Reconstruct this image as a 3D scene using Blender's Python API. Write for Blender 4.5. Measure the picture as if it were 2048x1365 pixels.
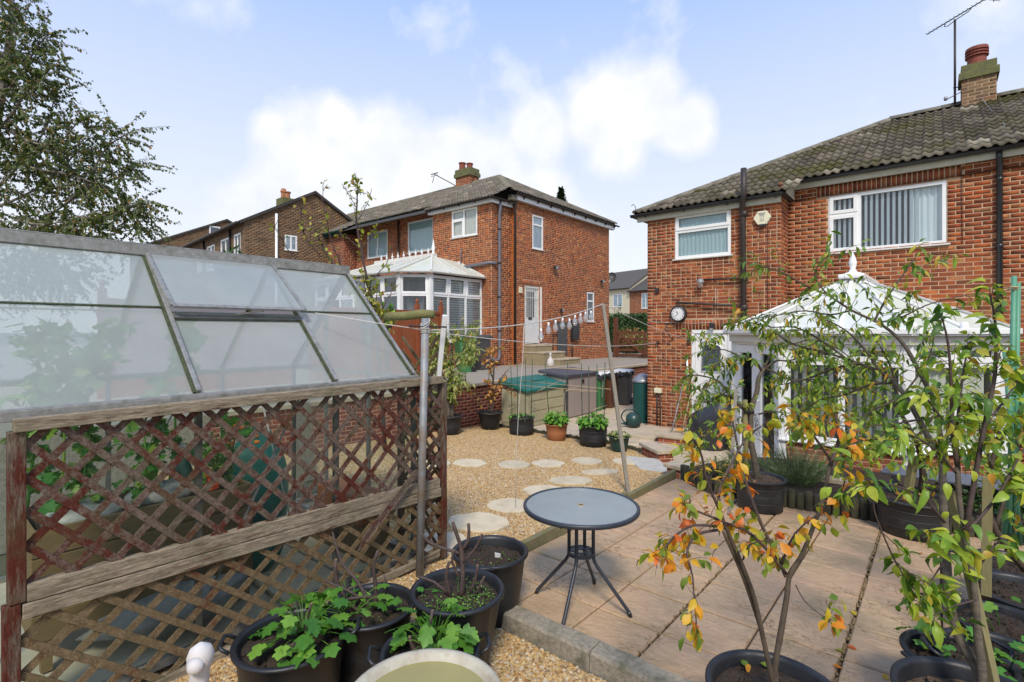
import bpy, math, random
import numpy as np
from mathutils import Vector, Matrix, Euler
from math import radians as R, sin, cos, pi, atan2, hypot, sqrt

random.seed(7); rng = np.random.default_rng(11)
S = bpy.context.scene
for o in list(bpy.data.objects): bpy.data.objects.remove(o, do_unlink=True)
C = S.collection

# ---------------------------------------------------------------- camera, world, sun, exposure
F_, CC, SS = 1021.0/2048, 0.76952, 0.63862
cam = bpy.data.objects.new('camera', bpy.data.cameras.new('camera')); C.objects.link(cam)
cam.data.sensor_width = 36; cam.data.lens = 36*F_; cam.data.shift_y = -20.5/2048
cam.data.clip_start = 0.05; cam.data.clip_end = 3000
cam.location = (0, 0, 2.0); cam.rotation_euler = (R(90), 0, atan2(SS, CC))
S.camera = cam

SUN_EL, SUN_AZ = 47, 143        # degrees; azimuth measured from +Y towards +X
sd = Vector((sin(R(SUN_AZ))*cos(R(SUN_EL)), cos(R(SUN_AZ))*cos(R(SUN_EL)), sin(R(SUN_EL))))
sun = bpy.data.objects.new('sun', bpy.data.lights.new('sun', 'SUN')); C.objects.link(sun)
sun.data.energy = 2.7; sun.data.angle = R(12); sun.data.color = (1, .92, .79)
sun.rotation_euler = sd.to_track_quat('Z', 'Y').to_euler(); sun.location = (5, -5, 20)

world = bpy.data.worlds.new('World'); S.world = world; world.use_nodes = True
wt = world.node_tree; wt.nodes.clear()
def WN(t, **k):
    n = wt.nodes.new(t)
    for a, b in k.items(): setattr(n, a, b)
    return n
def wl(a, b): wt.links.new(a, b)
def wmath(op, a, b=None, c=None, clamp=False):
    n = WN('ShaderNodeMath', operation=op, use_clamp=clamp)
    for i, v in enumerate((a, b, c)):
        if v is None: continue
        if hasattr(v, 'links'): wl(v, n.inputs[i])
        else: n.inputs[i].default_value = v
    return n.outputs[0]
def wmix(f, a, b):
    n = WN('ShaderNodeMix', data_type='RGBA')
    for s_, v in ((n.inputs['Factor'], f), (n.inputs[6], a), (n.inputs[7], b)):
        if hasattr(v, 'links'): wl(v, s_)
        else: s_.default_value = v if not isinstance(v, tuple) else v
    return n.outputs[2]
tc = WN('ShaderNodeTexCoord'); sep = WN('ShaderNodeSeparateXYZ'); wl(tc.outputs['Generated'], sep.inputs[0])
sky = WN('ShaderNodeTexSky', sky_type='NISHITA'); sky.sun_disc = False
sky.sun_elevation = R(SUN_EL); sky.sun_rotation = R(SUN_AZ); sky.air_density = 1.0; sky.dust_density = 1.2; sky.ozone_density = 2.0
el = wmath('MAXIMUM', sep.outputs[2], 0.0)
# thin high veil that whitens the sky, strongest at the horizon
veil = wmath('POWER', wmath('SUBTRACT', 1.0, el), 2.2)
veilf = wmath('MULTIPLY_ADD', veil, 0.98, 0.10, clamp=True)
vcol = wmix(wmath('MULTIPLY', wmath('POWER', el, 1.7), 2.4, clamp=True), (6.9, 7.1, 7.4, 1), (2.65, 4.15, 7.7, 1))
base = wmix(0.90, sky.outputs[0], vcol)
n1 = WN('ShaderNodeTexNoise'); n1.inputs['Scale'].default_value = 5.0; n1.inputs['Detail'].default_value = 9; n1.inputs['Roughness'].default_value = .58
n3 = WN('ShaderNodeTexNoise'); n3.inputs['Scale'].default_value = 11; n3.inputs['Detail'].default_value = 6; wl(tc.outputs['Generated'], n3.inputs[0])
n2 = WN('ShaderNodeTexNoise'); n2.inputs['Scale'].default_value = 1.7; n2.inputs['Detail'].default_value = 5
n2.inputs['Roughness'].default_value = .5
wl(tc.outputs['Generated'], n1.inputs[0]); wl(tc.outputs['Generated'], n2.inputs[0])
def camdir(px, py):
    x, z = (px-1024)/1021, (662-py)/1021
    return Vector((CC*x-SS, SS*x+CC, z)).normalized()
blobs = [(640, 330, .15), (740, 330, .16), (850, 390, .19), (970, 390, .13), (600, 430, .13), (1070, 430, .12), (675, 250, .085),
         (1090, 262, .075), (1190, 235, .095), (1290, 225, .095), (1370, 262, .075), (1230, 300, .09), (1150, 480, .12), (820, 500, .22), (540, 260, .05), (760, 265, .07), (900, 300, .07)]
fld = 0.0
for px, py, r in blobs:
    d = camdir(px, py)
    vd = WN('ShaderNodeVectorMath', operation='DISTANCE'); wl(tc.outputs['Generated'], vd.inputs[0]); vd.inputs[1].default_value = d
    g = wmath('SUBTRACT', 1.0, wmath('DIVIDE', vd.outputs['Value'], r))
    fld = wmath('SMOOTH_MAX', fld, g, 0.25)
f1 = wmath('ADD', fld, wmath('MULTIPLY', wmath('SUBTRACT', n1.outputs[0], 0.5), 1.55))
c1 = wmath('MULTIPLY', wmath('SUBTRACT', f1, 0.12), 2.7, clamp=True)
# fair-weather cloud elsewhere round the horizon
f2 = wmath('ADD', wmath('MULTIPLY', wmath('SUBTRACT', n2.outputs[0], 0.58), 5.0), wmath('MULTIPLY', wmath('SUBTRACT', n1.outputs[0], .5), 1.5))
c2 = wmath('MULTIPLY', f2, 0.015, clamp=True)
cl = wmath('MAXIMUM', c1, c2)
shade = wmath('MULTIPLY_ADD', wmath('SUBTRACT', n3.outputs[0], 0.5), 3.2, 0.72, clamp=True)
ccol = wmix(shade, (5.9, 6.3, 7.0, 1), (7.2, 7.25, 7.35, 1))
skyc = wmix(cl, base, ccol)
bg = WN('ShaderNodeBackground'); wl(skyc, bg.inputs[0]); bg.inputs[1].default_value = 0.112
wo = WN('ShaderNodeOutputWorld'); wl(bg.outputs[0], wo.inputs[0])
S.view_settings.view_transform = 'Standard'; S.view_settings.look = 'None'
S.view_settings.exposure = 0.36; S.view_settings.gamma = 1; S.view_settings.use_curve_mapping = False
S.render.engine = 'CYCLES'
S.cycles.max_bounces = 8; S.cycles.transparent_max_bounces = 16; S.cycles.glossy_bounces = 3; S.cycles.transmission_bounces = 6

# ---------------------------------------------------------------- materials
MATS = {}
def nt(name):
    m = bpy.data.materials.new(name); m.use_nodes = True; t = m.node_tree; t.nodes.clear()
    MATS[name] = m; return m, t
class T:
    def __init__(s, t): s.t = t
    def n(s, typ, **k):
        x = s.t.nodes.new(typ)
        for a, b in k.items(): setattr(x, a, b)
        return x
    def put(s, v, sock):
        if hasattr(v, 'links'): s.t.links.new(v, sock)
        elif v is not None:
            if isinstance(v, (tuple, list)) and len(v) == 3 and sock.type == 'RGBA': v = (*v, 1)
            sock.default_value = v
    def math(s, op, a, b=None, c=None, clamp=False):
        x = s.n('ShaderNodeMath', operation=op, use_clamp=clamp)
        for i, v in enumerate((a, b, c)): s.put(v, x.inputs[i])
        return x.outputs[0]
    def mix(s, f, a, b, mode='MIX'):
        x = s.n('ShaderNodeMix', data_type='RGBA', blend_type=mode)
        s.put(f, x.inputs[0]); s.put(a, x.inputs[6]); s.put(b, x.inputs[7]); return x.outputs[2]
    def pos(s, scale=(1, 1, 1), obj=False):
        if obj:
            g = s.n('ShaderNodeTexCoord').outputs['Object']
        else: g = s.n('ShaderNodeNewGeometry').outputs['Position']
        if tuple(scale) == (1, 1, 1): return g
        v = s.n('ShaderNodeVectorMath', operation='MULTIPLY'); s.put(g, v.inputs[0]); v.inputs[1].default_value = scale
        return v.outputs[0]
    def noise(s, sc, det=4, rough=.55, vec=None, dist=0):
        x = s.n('ShaderNodeTexNoise'); x.inputs['Scale'].default_value = sc; x.inputs['Detail'].default_value = det
        x.inputs['Roughness'].default_value = rough; x.inputs['Distortion'].default_value = dist
        if vec is not None: s.put(vec, x.inputs['Vector'])
        return x.outputs[0]
    def ramp(s, f, stops, interp='LINEAR'):
        x = s.n('ShaderNodeValToRGB'); x.color_ramp.interpolation = interp
        e = x.color_ramp.elements
        while len(e) < len(stops): e.new(.5)
        for i, (p, c) in enumerate(stops): e[i].position = p; e[i].color = (*c, 1) if len(c) == 3 else c
        s.put(f, x.inputs[0]); return x.outputs[0]
    def step(s, f, a, b):
        x = s.n('ShaderNodeMapRange'); x.inputs[1].default_value = a; x.inputs[2].default_value = b
        s.put(f, x.inputs[0]); return x.outputs[0]
    def rnd(s):     # one number per brick / tile / leaf, whether it is its own object or an island of a joined mesh
        a = s.n('ShaderNodeNewGeometry').outputs['Random Per Island']; b = s.n('ShaderNodeObjectInfo').outputs['Random']
        return s.math('FRACT', s.math('ADD', a, s.math('MULTIPLY', b, 7.31)))
    def bump(s, h, st=.3, d=.01):
        x = s.n('ShaderNodeBump'); x.inputs['Strength'].default_value = st; x.inputs['Distance'].default_value = d
        s.put(h, x.inputs['Height']); return x.outputs[0]
    def bsdf(s, col, rough=.6, normal=None, **k):
        p = s.n('ShaderNodeBsdfPrincipled'); s.put(col, p.inputs['Base Color']); s.put(rough, p.inputs['Roughness'])
        if normal is not None: s.put(normal, p.inputs['Normal'])
        for a, v in k.items():
            s.put(v, p.inputs[a.replace('_', ' ')])
        return p.outputs[0]
    def out(s, sh):
        o = s.n('ShaderNodeOutputMaterial'); s.t.links.new(sh, o.inputs[0])

def simple(name, c1, c2=None, sc=6, rough=.6, bump=.15, bsc=60, var=.0, stretch=(1, 1, 1), metal=0, spec=.5, obj=False, dirt=None, det=5):
    m, t = nt(name); t = T(t)
    c2 = c2 or tuple(x*.8 for x in c1)
    v = t.pos(stretch, obj)
    col = t.mix(t.step(t.noise(sc, det, .6, v), .3, .7), c1, c2)
    if dirt:
        col = t.mix(t.math('MULTIPLY', t.step(t.noise(dirt[1], 6, .65, t.pos()), .48, .68), dirt[2]), col, dirt[0])
    if var:
        col = t.mix(1.0, col, t.ramp(t.rnd(), [(0, (1-var,)*3), (1, (1+var,)*3)]), 'MULTIPLY')
    nrm = t.bump(t.noise(bsc, 4, .6, v), bump, .01) if bump else None
    t.out(t.bsdf(col, rough, nrm, Metallic=metal, Specular_IOR_Level=spec)); return m

def brick_mat(name, stops, band=.5, patch=(.42, .17, .08)):
    m, t = nt(name); t = T(t)
    col = t.ramp(t.rnd(), stops, 'LINEAR')
    b = t.step(t.noise(9, 2, .5, t.pos((1, 1, 1.4))), .46, .62)
    col = t.mix(t.math('MULTIPLY', b, band), col, (.085, .04, .03))
    b2 = t.step(t.noise(1.1, 3, .6, t.pos()), .4, .75)
    col = t.mix(t.math('MULTIPLY', b2, .25), col, patch)
    col = t.mix(t.math('MULTIPLY', t.step(t.noise(.55, 5, .65, t.pos()), .45, .75), .35), col, (.12, .055, .035))
    f = t.noise(90, 4, .7, t.pos())
    col = t.mix(.35, col, t.ramp(f, [(.25, (.45, .45, .45)), (.75, (1.35, 1.35, 1.35))]), 'MULTIPLY')
    t.out(t.bsdf(col, .85, t.bump(f, .5, .006), Specular_IOR_Level=.25)); return m
brick_mat('brick_red', [(0, (.14, .040, .018)), (.25, (.31, .068, .022)), (.5, (.40, .094, .026)), (.72, (.24, .060, .024)), (.88, (.50, .145, .038)), (1, (.36, .17, .08))], .5)
brick_mat('brick_orange', [(0, (.20, .054, .022)), (.3, (.44, .10, .026)), (.6, (.54, .14, .032)), (.8, (.30, .072, .026)), (.95, (.60, .20, .05)), (1, (.60, .28, .10))], .55)
brick_mat('brick_wine', [(0, (.18, .045, .03)), (.4, (.27, .06, .036)), (.8, (.33, .09, .045)), (1, (.24, .075, .045))], .25)
brick_mat('brick_brown', [(0, (.12, .080, .045)), (.4, (.20, .13, .072)), (.75, (.27, .175, .095)), (1, (.25, .125, .065))], .3, (.28, .19, .11))
simple('mortar', (.56, .38, .235), (.42, .285, .18), 3, .95, .3, 90)
simple('mortar_pink', (.62, .40, .29), (.48, .32, .23), 3, .95, .3, 90)
simple('mortar_brown', (.20, .15, .10), (.15, .115, .08), 3, .95, .3, 90)

def tile_mat(name, a, b, moss, mossamt):
    m, t = nt(name); t = T(t)
    col = t.ramp(t.rnd(), [(0, a), (.6, b), (.97, tuple(x*1.25 for x in b)), (1, (.42, .38, .30))])
    g = t.noise(45, 5, .7, t.pos())
    col = t.mix(.6, col, t.ramp(g, [(.2, (.35,)*3), (.8, (1.5,)*3)]), 'MULTIPLY')
    mm = t.math('MULTIPLY', t.step(t.math('ADD', t.noise(.9, 3, .6, t.pos()), t.math('MULTIPLY', t.noise(9, 5, .7, t.pos()), .8)), .86, 1.08), mossamt)
    col = t.mix(mm, col, moss)
    t.out(t.bsdf(col, .92, t.bump(g, .6, .012), Specular_IOR_Level=.2)); return m
tile_mat('tile_right', (.085, .072, .058), (.15, .128, .10), (.075, .072, .02), .85)
tile_mat('tile_left', (.15, .13, .105), (.20, .175, .145), (.12, .115, .06), .3)
tile_mat('tile_dark', (.055, .05, .05), (.10, .09, .085), (.10, .09, .04), .25)
simple('ridge_mortar', (.25, .22, .17), (.12, .115, .075), 7, .95, .6, 40)
simple('upvc', (.83, .83, .82), (.76, .76, .74), 3, .35, 0, spec=.5)
simple('upvc_dirty', (.70, .69, .65), (.60, .58, .52), 9, .45, .05)
simple('cream_paint', (.55, .53, .42), (.45, .43, .34), 8, .6, .1)
simple('white_paint_old', (.72, .72, .71), (.58, .57, .54), 14, .6, .3)
simple('black_plastic', (.018, .019, .022), (.03, .03, .034), 8, .33, .05, 30)
simple('pot_black', (.011, .012, .015), (.017, .019, .023), 11, .45, .12, 50, dirt=((.07, .06, .05), 9, .12))
simple('pot_dark', (.016, .017, .020), (.026, .028, .031), 9, .55, .12, 50, dirt=((.10, .09, .08), 7, .2))
simple('black_iron', (.020, .018, .018), (.05, .03, .022), 20, .5, .4, 60)
simple('grey_pipe', (.17, .17, .19), (.12, .12, .14), 6, .45, .05)
simple('terracotta', (.40, .15, .06), (.33, .13, .055), 5, .6, .1)
simple('chimney_pot', (.24, .055, .03), (.19, .045, .027), 9, .7, .2)
simple('lichen_stone', (.16, .16, .05), (.10, .10, .055), 12, .95, .5, 30)
simple('galv', (.30, .31, .32), (.20, .21, .22), 9, .55, .15, 40, metal=.25, dirt=((.24, .14, .06), 5, .7))
simple('alu', (.36, .35, .33), (.24, .23, .21), 30, .45, .1, 60, metal=.35, dirt=((.10, .11, .06), 14, .55))
simple('alu_dark', (.13, .13, .12), (.07, .075, .05), 20, .6, .2, 60)
simple('rubber_moss', (.025, .03, .018), (.07, .09, .03), 25, .8, .5, 60)
simple('rope_white', (.66, .63, .58), (.5, .47, .42), 60, .9, .3)
simple('twine', (.52, .38, .25), (.4, .28, .18), 60, .9, .3)
simple('soil', (.018, .012, .008), (.05, .032, .022), 60, 1, 1, 120, dirt=((.11, .07, .04), 75, .4))
simple('compost_chips', (.17, .11, .07), (.07, .045, .03), 70, 1, 1, 130)
simple('bark_brown', (.055, .038, .026), (.10, .075, .05), 25, .85, .5, 70)
simple('bark_grey', (.14, .115, .085), (.065, .052, .038), 18, .8, .5, 60, stretch=(1, 1, 2.5))
simple('bark_dark', (.045, .028, .026), (.085, .055, .045), 25, .7, .4, 70)
simple('bark_birch', (.38, .33, .28), (.12, .10, .085), 12, .8, .3)
simple('stake_wood', (.24, .20, .09), (.17, .16, .07), 8, .85, .3, 60, stretch=(6, 6, 1))
simple('prop_wood', (.25, .21, .16), (.17, .15, .12), 6, .85, .35, 60, stretch=(8, 8, 1))
simple('moss_log', (.20, .18, .075), (.13, .14, .04), 12, .95, .8, 50)
simple('fence_stain', (.27, .072, .022), (.21, .055, .018), 4, .6, .12, 60)
simple('log_edge', (.060, .050, .030), (.03, .028, .018), 10, .95, .5, 50, dirt=((.075, .085, .03), 6, .5))
simple('edge_timber', (.20, .165, .085), (.13, .12, .06), 10, .95, .5, 50, dirt=((.14, .15, .04), 5, .6))
simple('concrete_edge', (.36, .31, .235), (.20, .175, .13), 40, .97, .7, 120, dirt=((.07, .075, .04), 8, .7))
simple('path_slab', (.56, .45, .32), (.45, .37, .26), 5, .85, .25, 70, var=.10, dirt=((.25, .21, .14), 3, .5))
simple('coping', (.53, .43, .31), (.40, .33, .24), 6, .9, .3, 60, dirt=((.2, .18, .1), 5, .5))
simple('stone_step', (.35, .28, .16), (.24, .2, .12), 5, .9, .3, 60)
simple('stepping_stone', (.62, .52, .36), (.52, .44, .30), 7, .85, .35, 40, var=.08, dirt=((.28, .22, .12), 5, .35))
simple('pale_slab', (.50, .48, .43), (.40, .38, .34), 9, .85, .25, 60)
simple('drive', (.34, .29, .23), (.22, .19, .15), 35, .95, .8, 45, dirt=((.44, .37, .29), 20, .6))
simple('bin_green', (.055, .20, .075), (.045, .165, .065), 4, .42, .05, 40)
simple('bin_grey', (.075, .073, .075), (.055, .054, .056), 5, .45, .08, 40)
simple('bin_brown', (.12, .048, .024), (.09, .038, .02), 5, .45, .08, 40)
simple('box_beige', (.42, .38, .24), (.36, .33, .21), 3, .55, .06, 40, dirt=((.3, .27, .16), 4, .5))
simple('lid_green', (.015, .12, .10), (.02, .16, .13), 6, .45, .08, 30)
simple('store_grey', (.33, .275, .255), (.29, .245, .23), 3, .6, .15, 60, stretch=(1, 1, .3))
simple('store_lid', (.06, .058, .075), (.09, .085, .1), 6, .5, .1, 30)
simple('butt_green', (.012, .085, .075), (.01, .065, .06), 5, .35, .05, 40)
simple('table_frame', (.035, .042, .055), (.025, .03, .04), 6, .4, .05, 60)
simple('cover_black', (.022, .024, .032), (.035, .037, .046), 7, .42, .3, 8)
simple('plaster_white', (.62, .58, .55), (.52, .48, .45), 9, .6, .15)
simple('birdbath', (.50, .46, .36), (.34, .30, .22), 9, .85, .4, 40, dirt=((.18, .13, .06), 7, .5))
simple('cane_green', (.10, .30, .19), (.07, .24, .15), 9, .5, .05)
simple('cane_dark', (.012, .05, .022), (.02, .07, .03), 9, .5, .05)
simple('cane_tan', (.45, .34, .19), (.36, .27, .15), 9, .6, .1)
simple('label_white', (.82, .82, .80), None, 3, .5, 0)
simple('print_white', (.8, .8, .77), None, 3, .5, 0)
simple('print_dark', (.03, .03, .03), None, 3, .5, 0)
simple('print_grey', (.3, .27, .27), None, 3, .5, 0)
simple('print_blue', (.03, .08, .25), None, 3, .5, 0)
simple('alarm_cream', (.74, .70, .50), (.68, .64, .45), 4, .5, 0)
simple('metal_grey', (.35, .35, .36), (.25, .25, .26), 9, .4, .1, metal=.6)
simple('red_pipe', (.35, .03, .025), None, 9, .5, 0)
simple('gutter_green', (.015, .10, .085), None, 9, .45, 0)
simple('lead', (.14, .15, .18), (.10, .11, .13), 9, .6, .1)
simple('render_cream', (.62, .56, .40), (.56, .50, .36), 4, .9, .1)
simple('render_white', (.72, .74, .80), (.66, .68, .74), 4, .9, .1)
simple('crate_wood', (.26, .17, .07), (.17, .115, .05), 4, .75, .2, 60, stretch=(1, 1, 6))
simple('bag_plastic', (.40, .40, .37), (.20, .20, .18), 8, .5, .8, 10)
simple('bag_green', (.01, .14, .10), (.02, .2, .15), 5, .5, .4, 12)
simple('orange_plastic', (.75, .10, .02), None, 5, .5, .1)
simple('mower_green', (.03, .10, .08), None, 5, .5, .1)
simple('gate_brown', (.13, .045, .02), (.10, .035, .018), 5, .7, .2)
simple('gh_floor', (.50, .45, .33), (.40, .36, .26), 5, .9, .2)
simple('apple_red', (.45, .06, .03), (.35, .25, .06), 20, .35, 0)
simple('curtain', (.86, .92, .90), (.74, .81, .80), 6, .9, .2, 20, stretch=(14, 14, .3))
simple('curtain_teal', (.55, .70, .69), (.42, .57, .57), 9, .9, .2, 20, stretch=(10, 10, .3))
simple('blind_beige', (.78, .77, .66), (.70, .69, .59), 6, .8, .1)
simple('dark_room', (.30, .33, .36), (.22, .25, .28), 3, .9, 0)
simple('roof_deck', (.05, .045, .04), None, 3, .95, 0)
simple('yellow_stone', (.45, .38, .16), (.3, .26, .12), 30, .95, .7, 60)
simple('teal_pot', (.02, .06, .055), None, 5, .35, .05)
simple('joint_dirt', (.05, .036, .022), (.03, .028, .014), 30, 1, 1, 120)
simple('ground_soil', (.10, .085, .05), (.06, .07, .03), 3, 1, .5, 20)

# weathered trellis wood: red-brown stain flaking off grey timber
def weathered(name, stain, wood, wood2, amt, stretch):
    m, t = nt(name); t = T(t)
    v = t.pos(stretch); g = t.noise(14, 6, .7, v); col = t.mix(t.step(g, .35, .65), wood, wood2)
    pk = t.step(t.math('ADD', t.noise(9, 6, .75, t.pos(stretch)), t.math('MULTIPLY', t.noise(2.2, 3, .6, t.pos()), .9)), amt, amt+.16)
    # stain survives better near the top
    z = t.n('ShaderNodeSeparateXYZ'); t.put(t.n('ShaderNodeNewGeometry').outputs['Position'], z.inputs[0])
    col = t.mix(pk, col, stain)
    col = t.mix(t.math('MULTIPLY', t.step(t.noise(5, 4, .6, t.pos()), .5, .75), .45), col, (.11, .11, .05))
    col = t.mix(.75, col, t.ramp(t.noise(48, 5, .75, v), [(.32, (.25,)*3), (.5, (.9,)*3), (.72, (1.5,)*3)]), 'MULTIPLY')
    t.out(t.bsdf(col, .9, t.bump(g, .7, .006), Specular_IOR_Level=.2)); return m
weathered('lath_up', (.095, .024, .015), (.20, .145, .115), (.085, .058, .044), .90, (2.4, 2.4, 2.4))
weathered('lath_low', (.12, .050, .026), (.22, .155, .085), (.12, .085, .045), 1.0, (2.4, 2.4, 2.4))
weathered('post_up', (.095, .022, .013), (.21, .16, .12), (.08, .062, .045), .86, (5, 5, .7))
weathered('rail', (.10, .035, .022), (.38, .31, .22), (.17, .135, .095), 1.06, (4, .5, 5))

# stamped patio concrete
m, t = nt('patio'); t = T(t)
a = t.noise(1.6, 5, .6, t.pos()); b = t.noise(11, 7, .65, t.pos((1, 2.2, 1)), .6)
col = t.mix(t.step(a, .35, .65), (.53, .335, .20), (.46, .32, .18))
col = t.mix(t.math('MULTIPLY', t.step(b, .45, .75), .5), col, (.62, .44, .30))
col = t.mix(t.math('MULTIPLY', t.step(t.noise(2.3, 6, .7, t.pos(), .5), .48, .68), .58), col, (.26, .20, .105))
col = t.mix(t.math('MULTIPLY', t.step(t.noise(90, 3, .7, t.pos()), .60, .72), .5), col, (.16, .13, .08))
col = t.mix(.10, col, t.ramp(t.rnd(), [(0, (.75,)*3), (1, (1.25,)*3)]), 'MULTIPLY')
vor = t.n('ShaderNodeTexVoronoi', feature='DISTANCE_TO_EDGE'); vor.inputs['Scale'].default_value = 2.6
wv = t.n('ShaderNodeVectorMath', operation='ADD'); t.put(t.pos(), wv.inputs[0])
nn = t.n('ShaderNodeTexNoise'); nn.inputs['Scale'].default_value = 3; nn.inputs['Detail'].default_value = 5; t.put(nn.outputs[1], wv.inputs[1]); t.put(wv.outputs[0], vor.inputs['Vector'])
crk = t.math('MULTIPLY', t.step(vor.outputs['Distance'], .012, 0.0), t.step(t.noise(1.5, 2, .5, t.pos()), .45, .6))
col = t.mix(t.math('MULTIPLY', crk, .5), col, (.17, .11, .07))
hh = t.math('SUBTRACT', t.math('ADD', t.math('MULTIPLY', b, .6), t.math('MULTIPLY', t.noise(60, 4, .6, t.pos()), .15)), t.math('MULTIPLY', crk, .5))
t.out(t.bsdf(col, t.math('MULTIPLY_ADD', a, -.35, .78), t.bump(hh, .9, .03), Specular_IOR_Level=.45))

# gravel stones
m, t = nt('gravel_stone'); t = T(t)
col = t.ramp(t.rnd(), [(0, (.16, .085, .03)), (.18, (.36, .20, .065)), (.42, (.47, .30, .12)), (.62, (.55, .39, .18)), (.77, (.28, .19, .10)), (.88, (.60, .50, .34)), (.95, (.20, .155, .11)), (1, (.70, .62, .50))])
t.out(t.bsdf(col, .7, None, Specular_IOR_Level=.4))
simple('gravel_bed', (.36, .25, .12), (.20, .135, .07), 90, 1, 1, 120)

def leaf_mat(name, stops, trans=.35, rough=.45, back=1.15, spots=None):
    m, t = nt(name); t = T(t)
    col = t.ramp(t.rnd(), stops)
    col = t.mix(.5, col, t.ramp(t.noise(22, 3, .6, t.pos()), [(.3, (.7,)*3), (.7, (1.3,)*3)]), 'MULTIPLY')
    if spots: col = t.mix(t.math('MULTIPLY', t.step(t.noise(55, 4, .6, t.pos()), .56, .66), .7), col, spots)
    d = t.bsdf(col, rough, None, Specular_IOR_Level=.45)
    tr = t.n('ShaderNodeBsdfTranslucent'); t.put(t.mix(1.0, col, (1.25, 1.3, .6), 'MULTIPLY'), tr.inputs[0])
    mx = t.n('ShaderNodeMixShader'); mx.inputs[0].default_value = trans
    t.t.links.new(d, mx.inputs[1]); t.t.links.new(tr.outputs[0], mx.inputs[2]); t.out(mx.outputs[0]); return m
leaf_mat('leaf_pear', [(0, (.045, .12, .018)), (.35, (.15, .28, .03)), (.65, (.33, .44, .04)), (.86, (.46, .50, .06)), (.94, (.42, .34, .04)), (1, (.50, .22, .03))])
leaf_mat('leaf_pear_dark', [(0, (.055, .13, .02)), (.4, (.14, .25, .028)), (.75, (.28, .37, .04)), (.90, (.48, .42, .05)), (1, (.50, .24, .03))])
leaf_mat('leaf_autumn', [(0, (.11, .19, .025)), (.25, (.24, .31, .03)), (.45, (.48, .42, .03)), (.68, (.68, .38, .025)), (.90, (.68, .20, .015)), (1, (.62, .12, .03))], .35)
leaf_mat('leaf_gold', [(0, (.35, .20, .05)), (.4, (.60, .35, .07)), (.75, (.68, .33, .12)), (1, (.35, .12, .05))], .3)
leaf_mat('leaf_currant', [(0, (.05, .17, .02)), (.5, (.11, .27, .03)), (1, (.20, .37, .045))], .3)
leaf_mat('leaf_bean', [(0, (.08, .26, .03)), (.5, (.16, .38, .05)), (1, (.26, .46, .07))], .35)
leaf_mat('leaf_light', [(0, (.16, .23, .05)), (.5, (.30, .37, .09)), (.85, (.48, .48, .18)), (1, (.50, .33, .10))])
leaf_mat('leaf_birch', [(0, (.04, .065, .015)), (.5, (.09, .14, .025)), (.85, (.16, .19, .035)), (.95, (.17, .09, .05)), (1, (.45, .25, .03))], .3)
leaf_mat('leaf_conifer', [(0, (.008, .03, .012)), (1, (.03, .075, .02))], .1)
leaf_mat('leaf_hedge', [(0, (.02, .06, .012)), (1, (.07, .16, .025))], .15)
leaf_mat('leaf_lavender', [(0, (.08, .13, .055)), (.6, (.14, .21, .08)), (1, (.24, .28, .13))], .2)
leaf_mat('leaf_red', [(0, (.20, .25, .05)), (.5, (.40, .25, .10)), (1, (.55, .22, .13))], .2)
leaf_mat('leaf_veg', [(0, (.04, .16, .02)), (.6, (.10, .30, .04)), (1, (.28, .38, .05))], .3)
leaf_mat('leaf_yg', [(0, (.16, .22, .03)), (.5, (.34, .38, .05)), (.85, (.50, .42, .06)), (1, (.35, .15, .05))])
simple('orange_flower', (.75, .25, .02), None, 5, .6, 0)
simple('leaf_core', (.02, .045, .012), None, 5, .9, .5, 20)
leaf_mat('lavender_spike', [(0, (.12, .11, .10)), (1, (.20, .17, .20))], .1)

def glass(name, tint, refl, diff, alpha, rough=.02, bumpy=0, bs=40, fb=.35):
    m, t = nt(name); t = T(t)
    tp = t.n('ShaderNodeBsdfTransparent'); tp.inputs[0].default_value = (*tint, 1)
    nrm = t.bump(t.noise(bs, 3, .6, t.pos()), bumpy, .01) if bumpy else None
    gl = t.n('ShaderNodeBsdfGlossy'); gl.inputs['Roughness'].default_value = rough
    if nrm: t.put(nrm, gl.inputs['Normal'])
    df = t.n('ShaderNodeBsdfDiffuse'); df.inputs[0].default_value = (*diff, 1)
    tl = t.n('ShaderNodeBsdfTranslucent'); tl.inputs[0].default_value = (*diff, 1)
    dd = t.n('ShaderNodeMixShader'); dd.inputs[0].default_value = .5; t.put(df.outputs[0], dd.inputs[1]); t.put(tl.outputs[0], dd.inputs[2])
    a = t.n('ShaderNodeMixShader'); t.put(tp.outputs[0], a.inputs[1]); t.put(dd.outputs[0], a.inputs[2])
    t.put(t.math('MULTIPLY', t.step(t.noise(3, 5, .6, t.pos()), .2, .8), alpha*.5) if bumpy or alpha > .1 else alpha, a.inputs[0])
    if alpha > .1: t.put(t.math('MULTIPLY_ADD', t.noise(2.5, 6, .6, t.pos()), alpha*.5, alpha*.75), a.inputs[0])
    fr = t.n('ShaderNodeLayerWeight'); fr.inputs[0].default_value = fb
    f = t.math('MULTIPLY_ADD', fr.outputs['Fresnel'], 1.0, refl, clamp=True)
    b = t.n('ShaderNodeMixShader'); t.put(f, b.inputs[0]); t.put(a.outputs[0], b.inputs[1]); t.put(gl.outputs[0], b.inputs[2])
    t.out(b.outputs[0]); return m
glass('glass_window', (.95, .97, .98), .03, (.5, .5, .5), .02, fb=.15)
glass('glass_greenhouse', (.97, .98, .98), .0, (.74, .79, .77), .34, .10, fb=.10)
glass('glass_lower', (.93, .96, .94), .0, (.4, .42, .38), .05, .04, fb=.12)
glass('glass_table', (.80, .93, .89), .14, (.86, .95, .92), .52, .09, .35, 90, fb=.28)
glass('bulb_glass', (.97, .97, .97), .10, (.95, .95, .95), .24, .03, fb=.2)
glass('water', (.85, .80, .45), .04, (.66, .60, .26), .62, .01, fb=.15)
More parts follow.
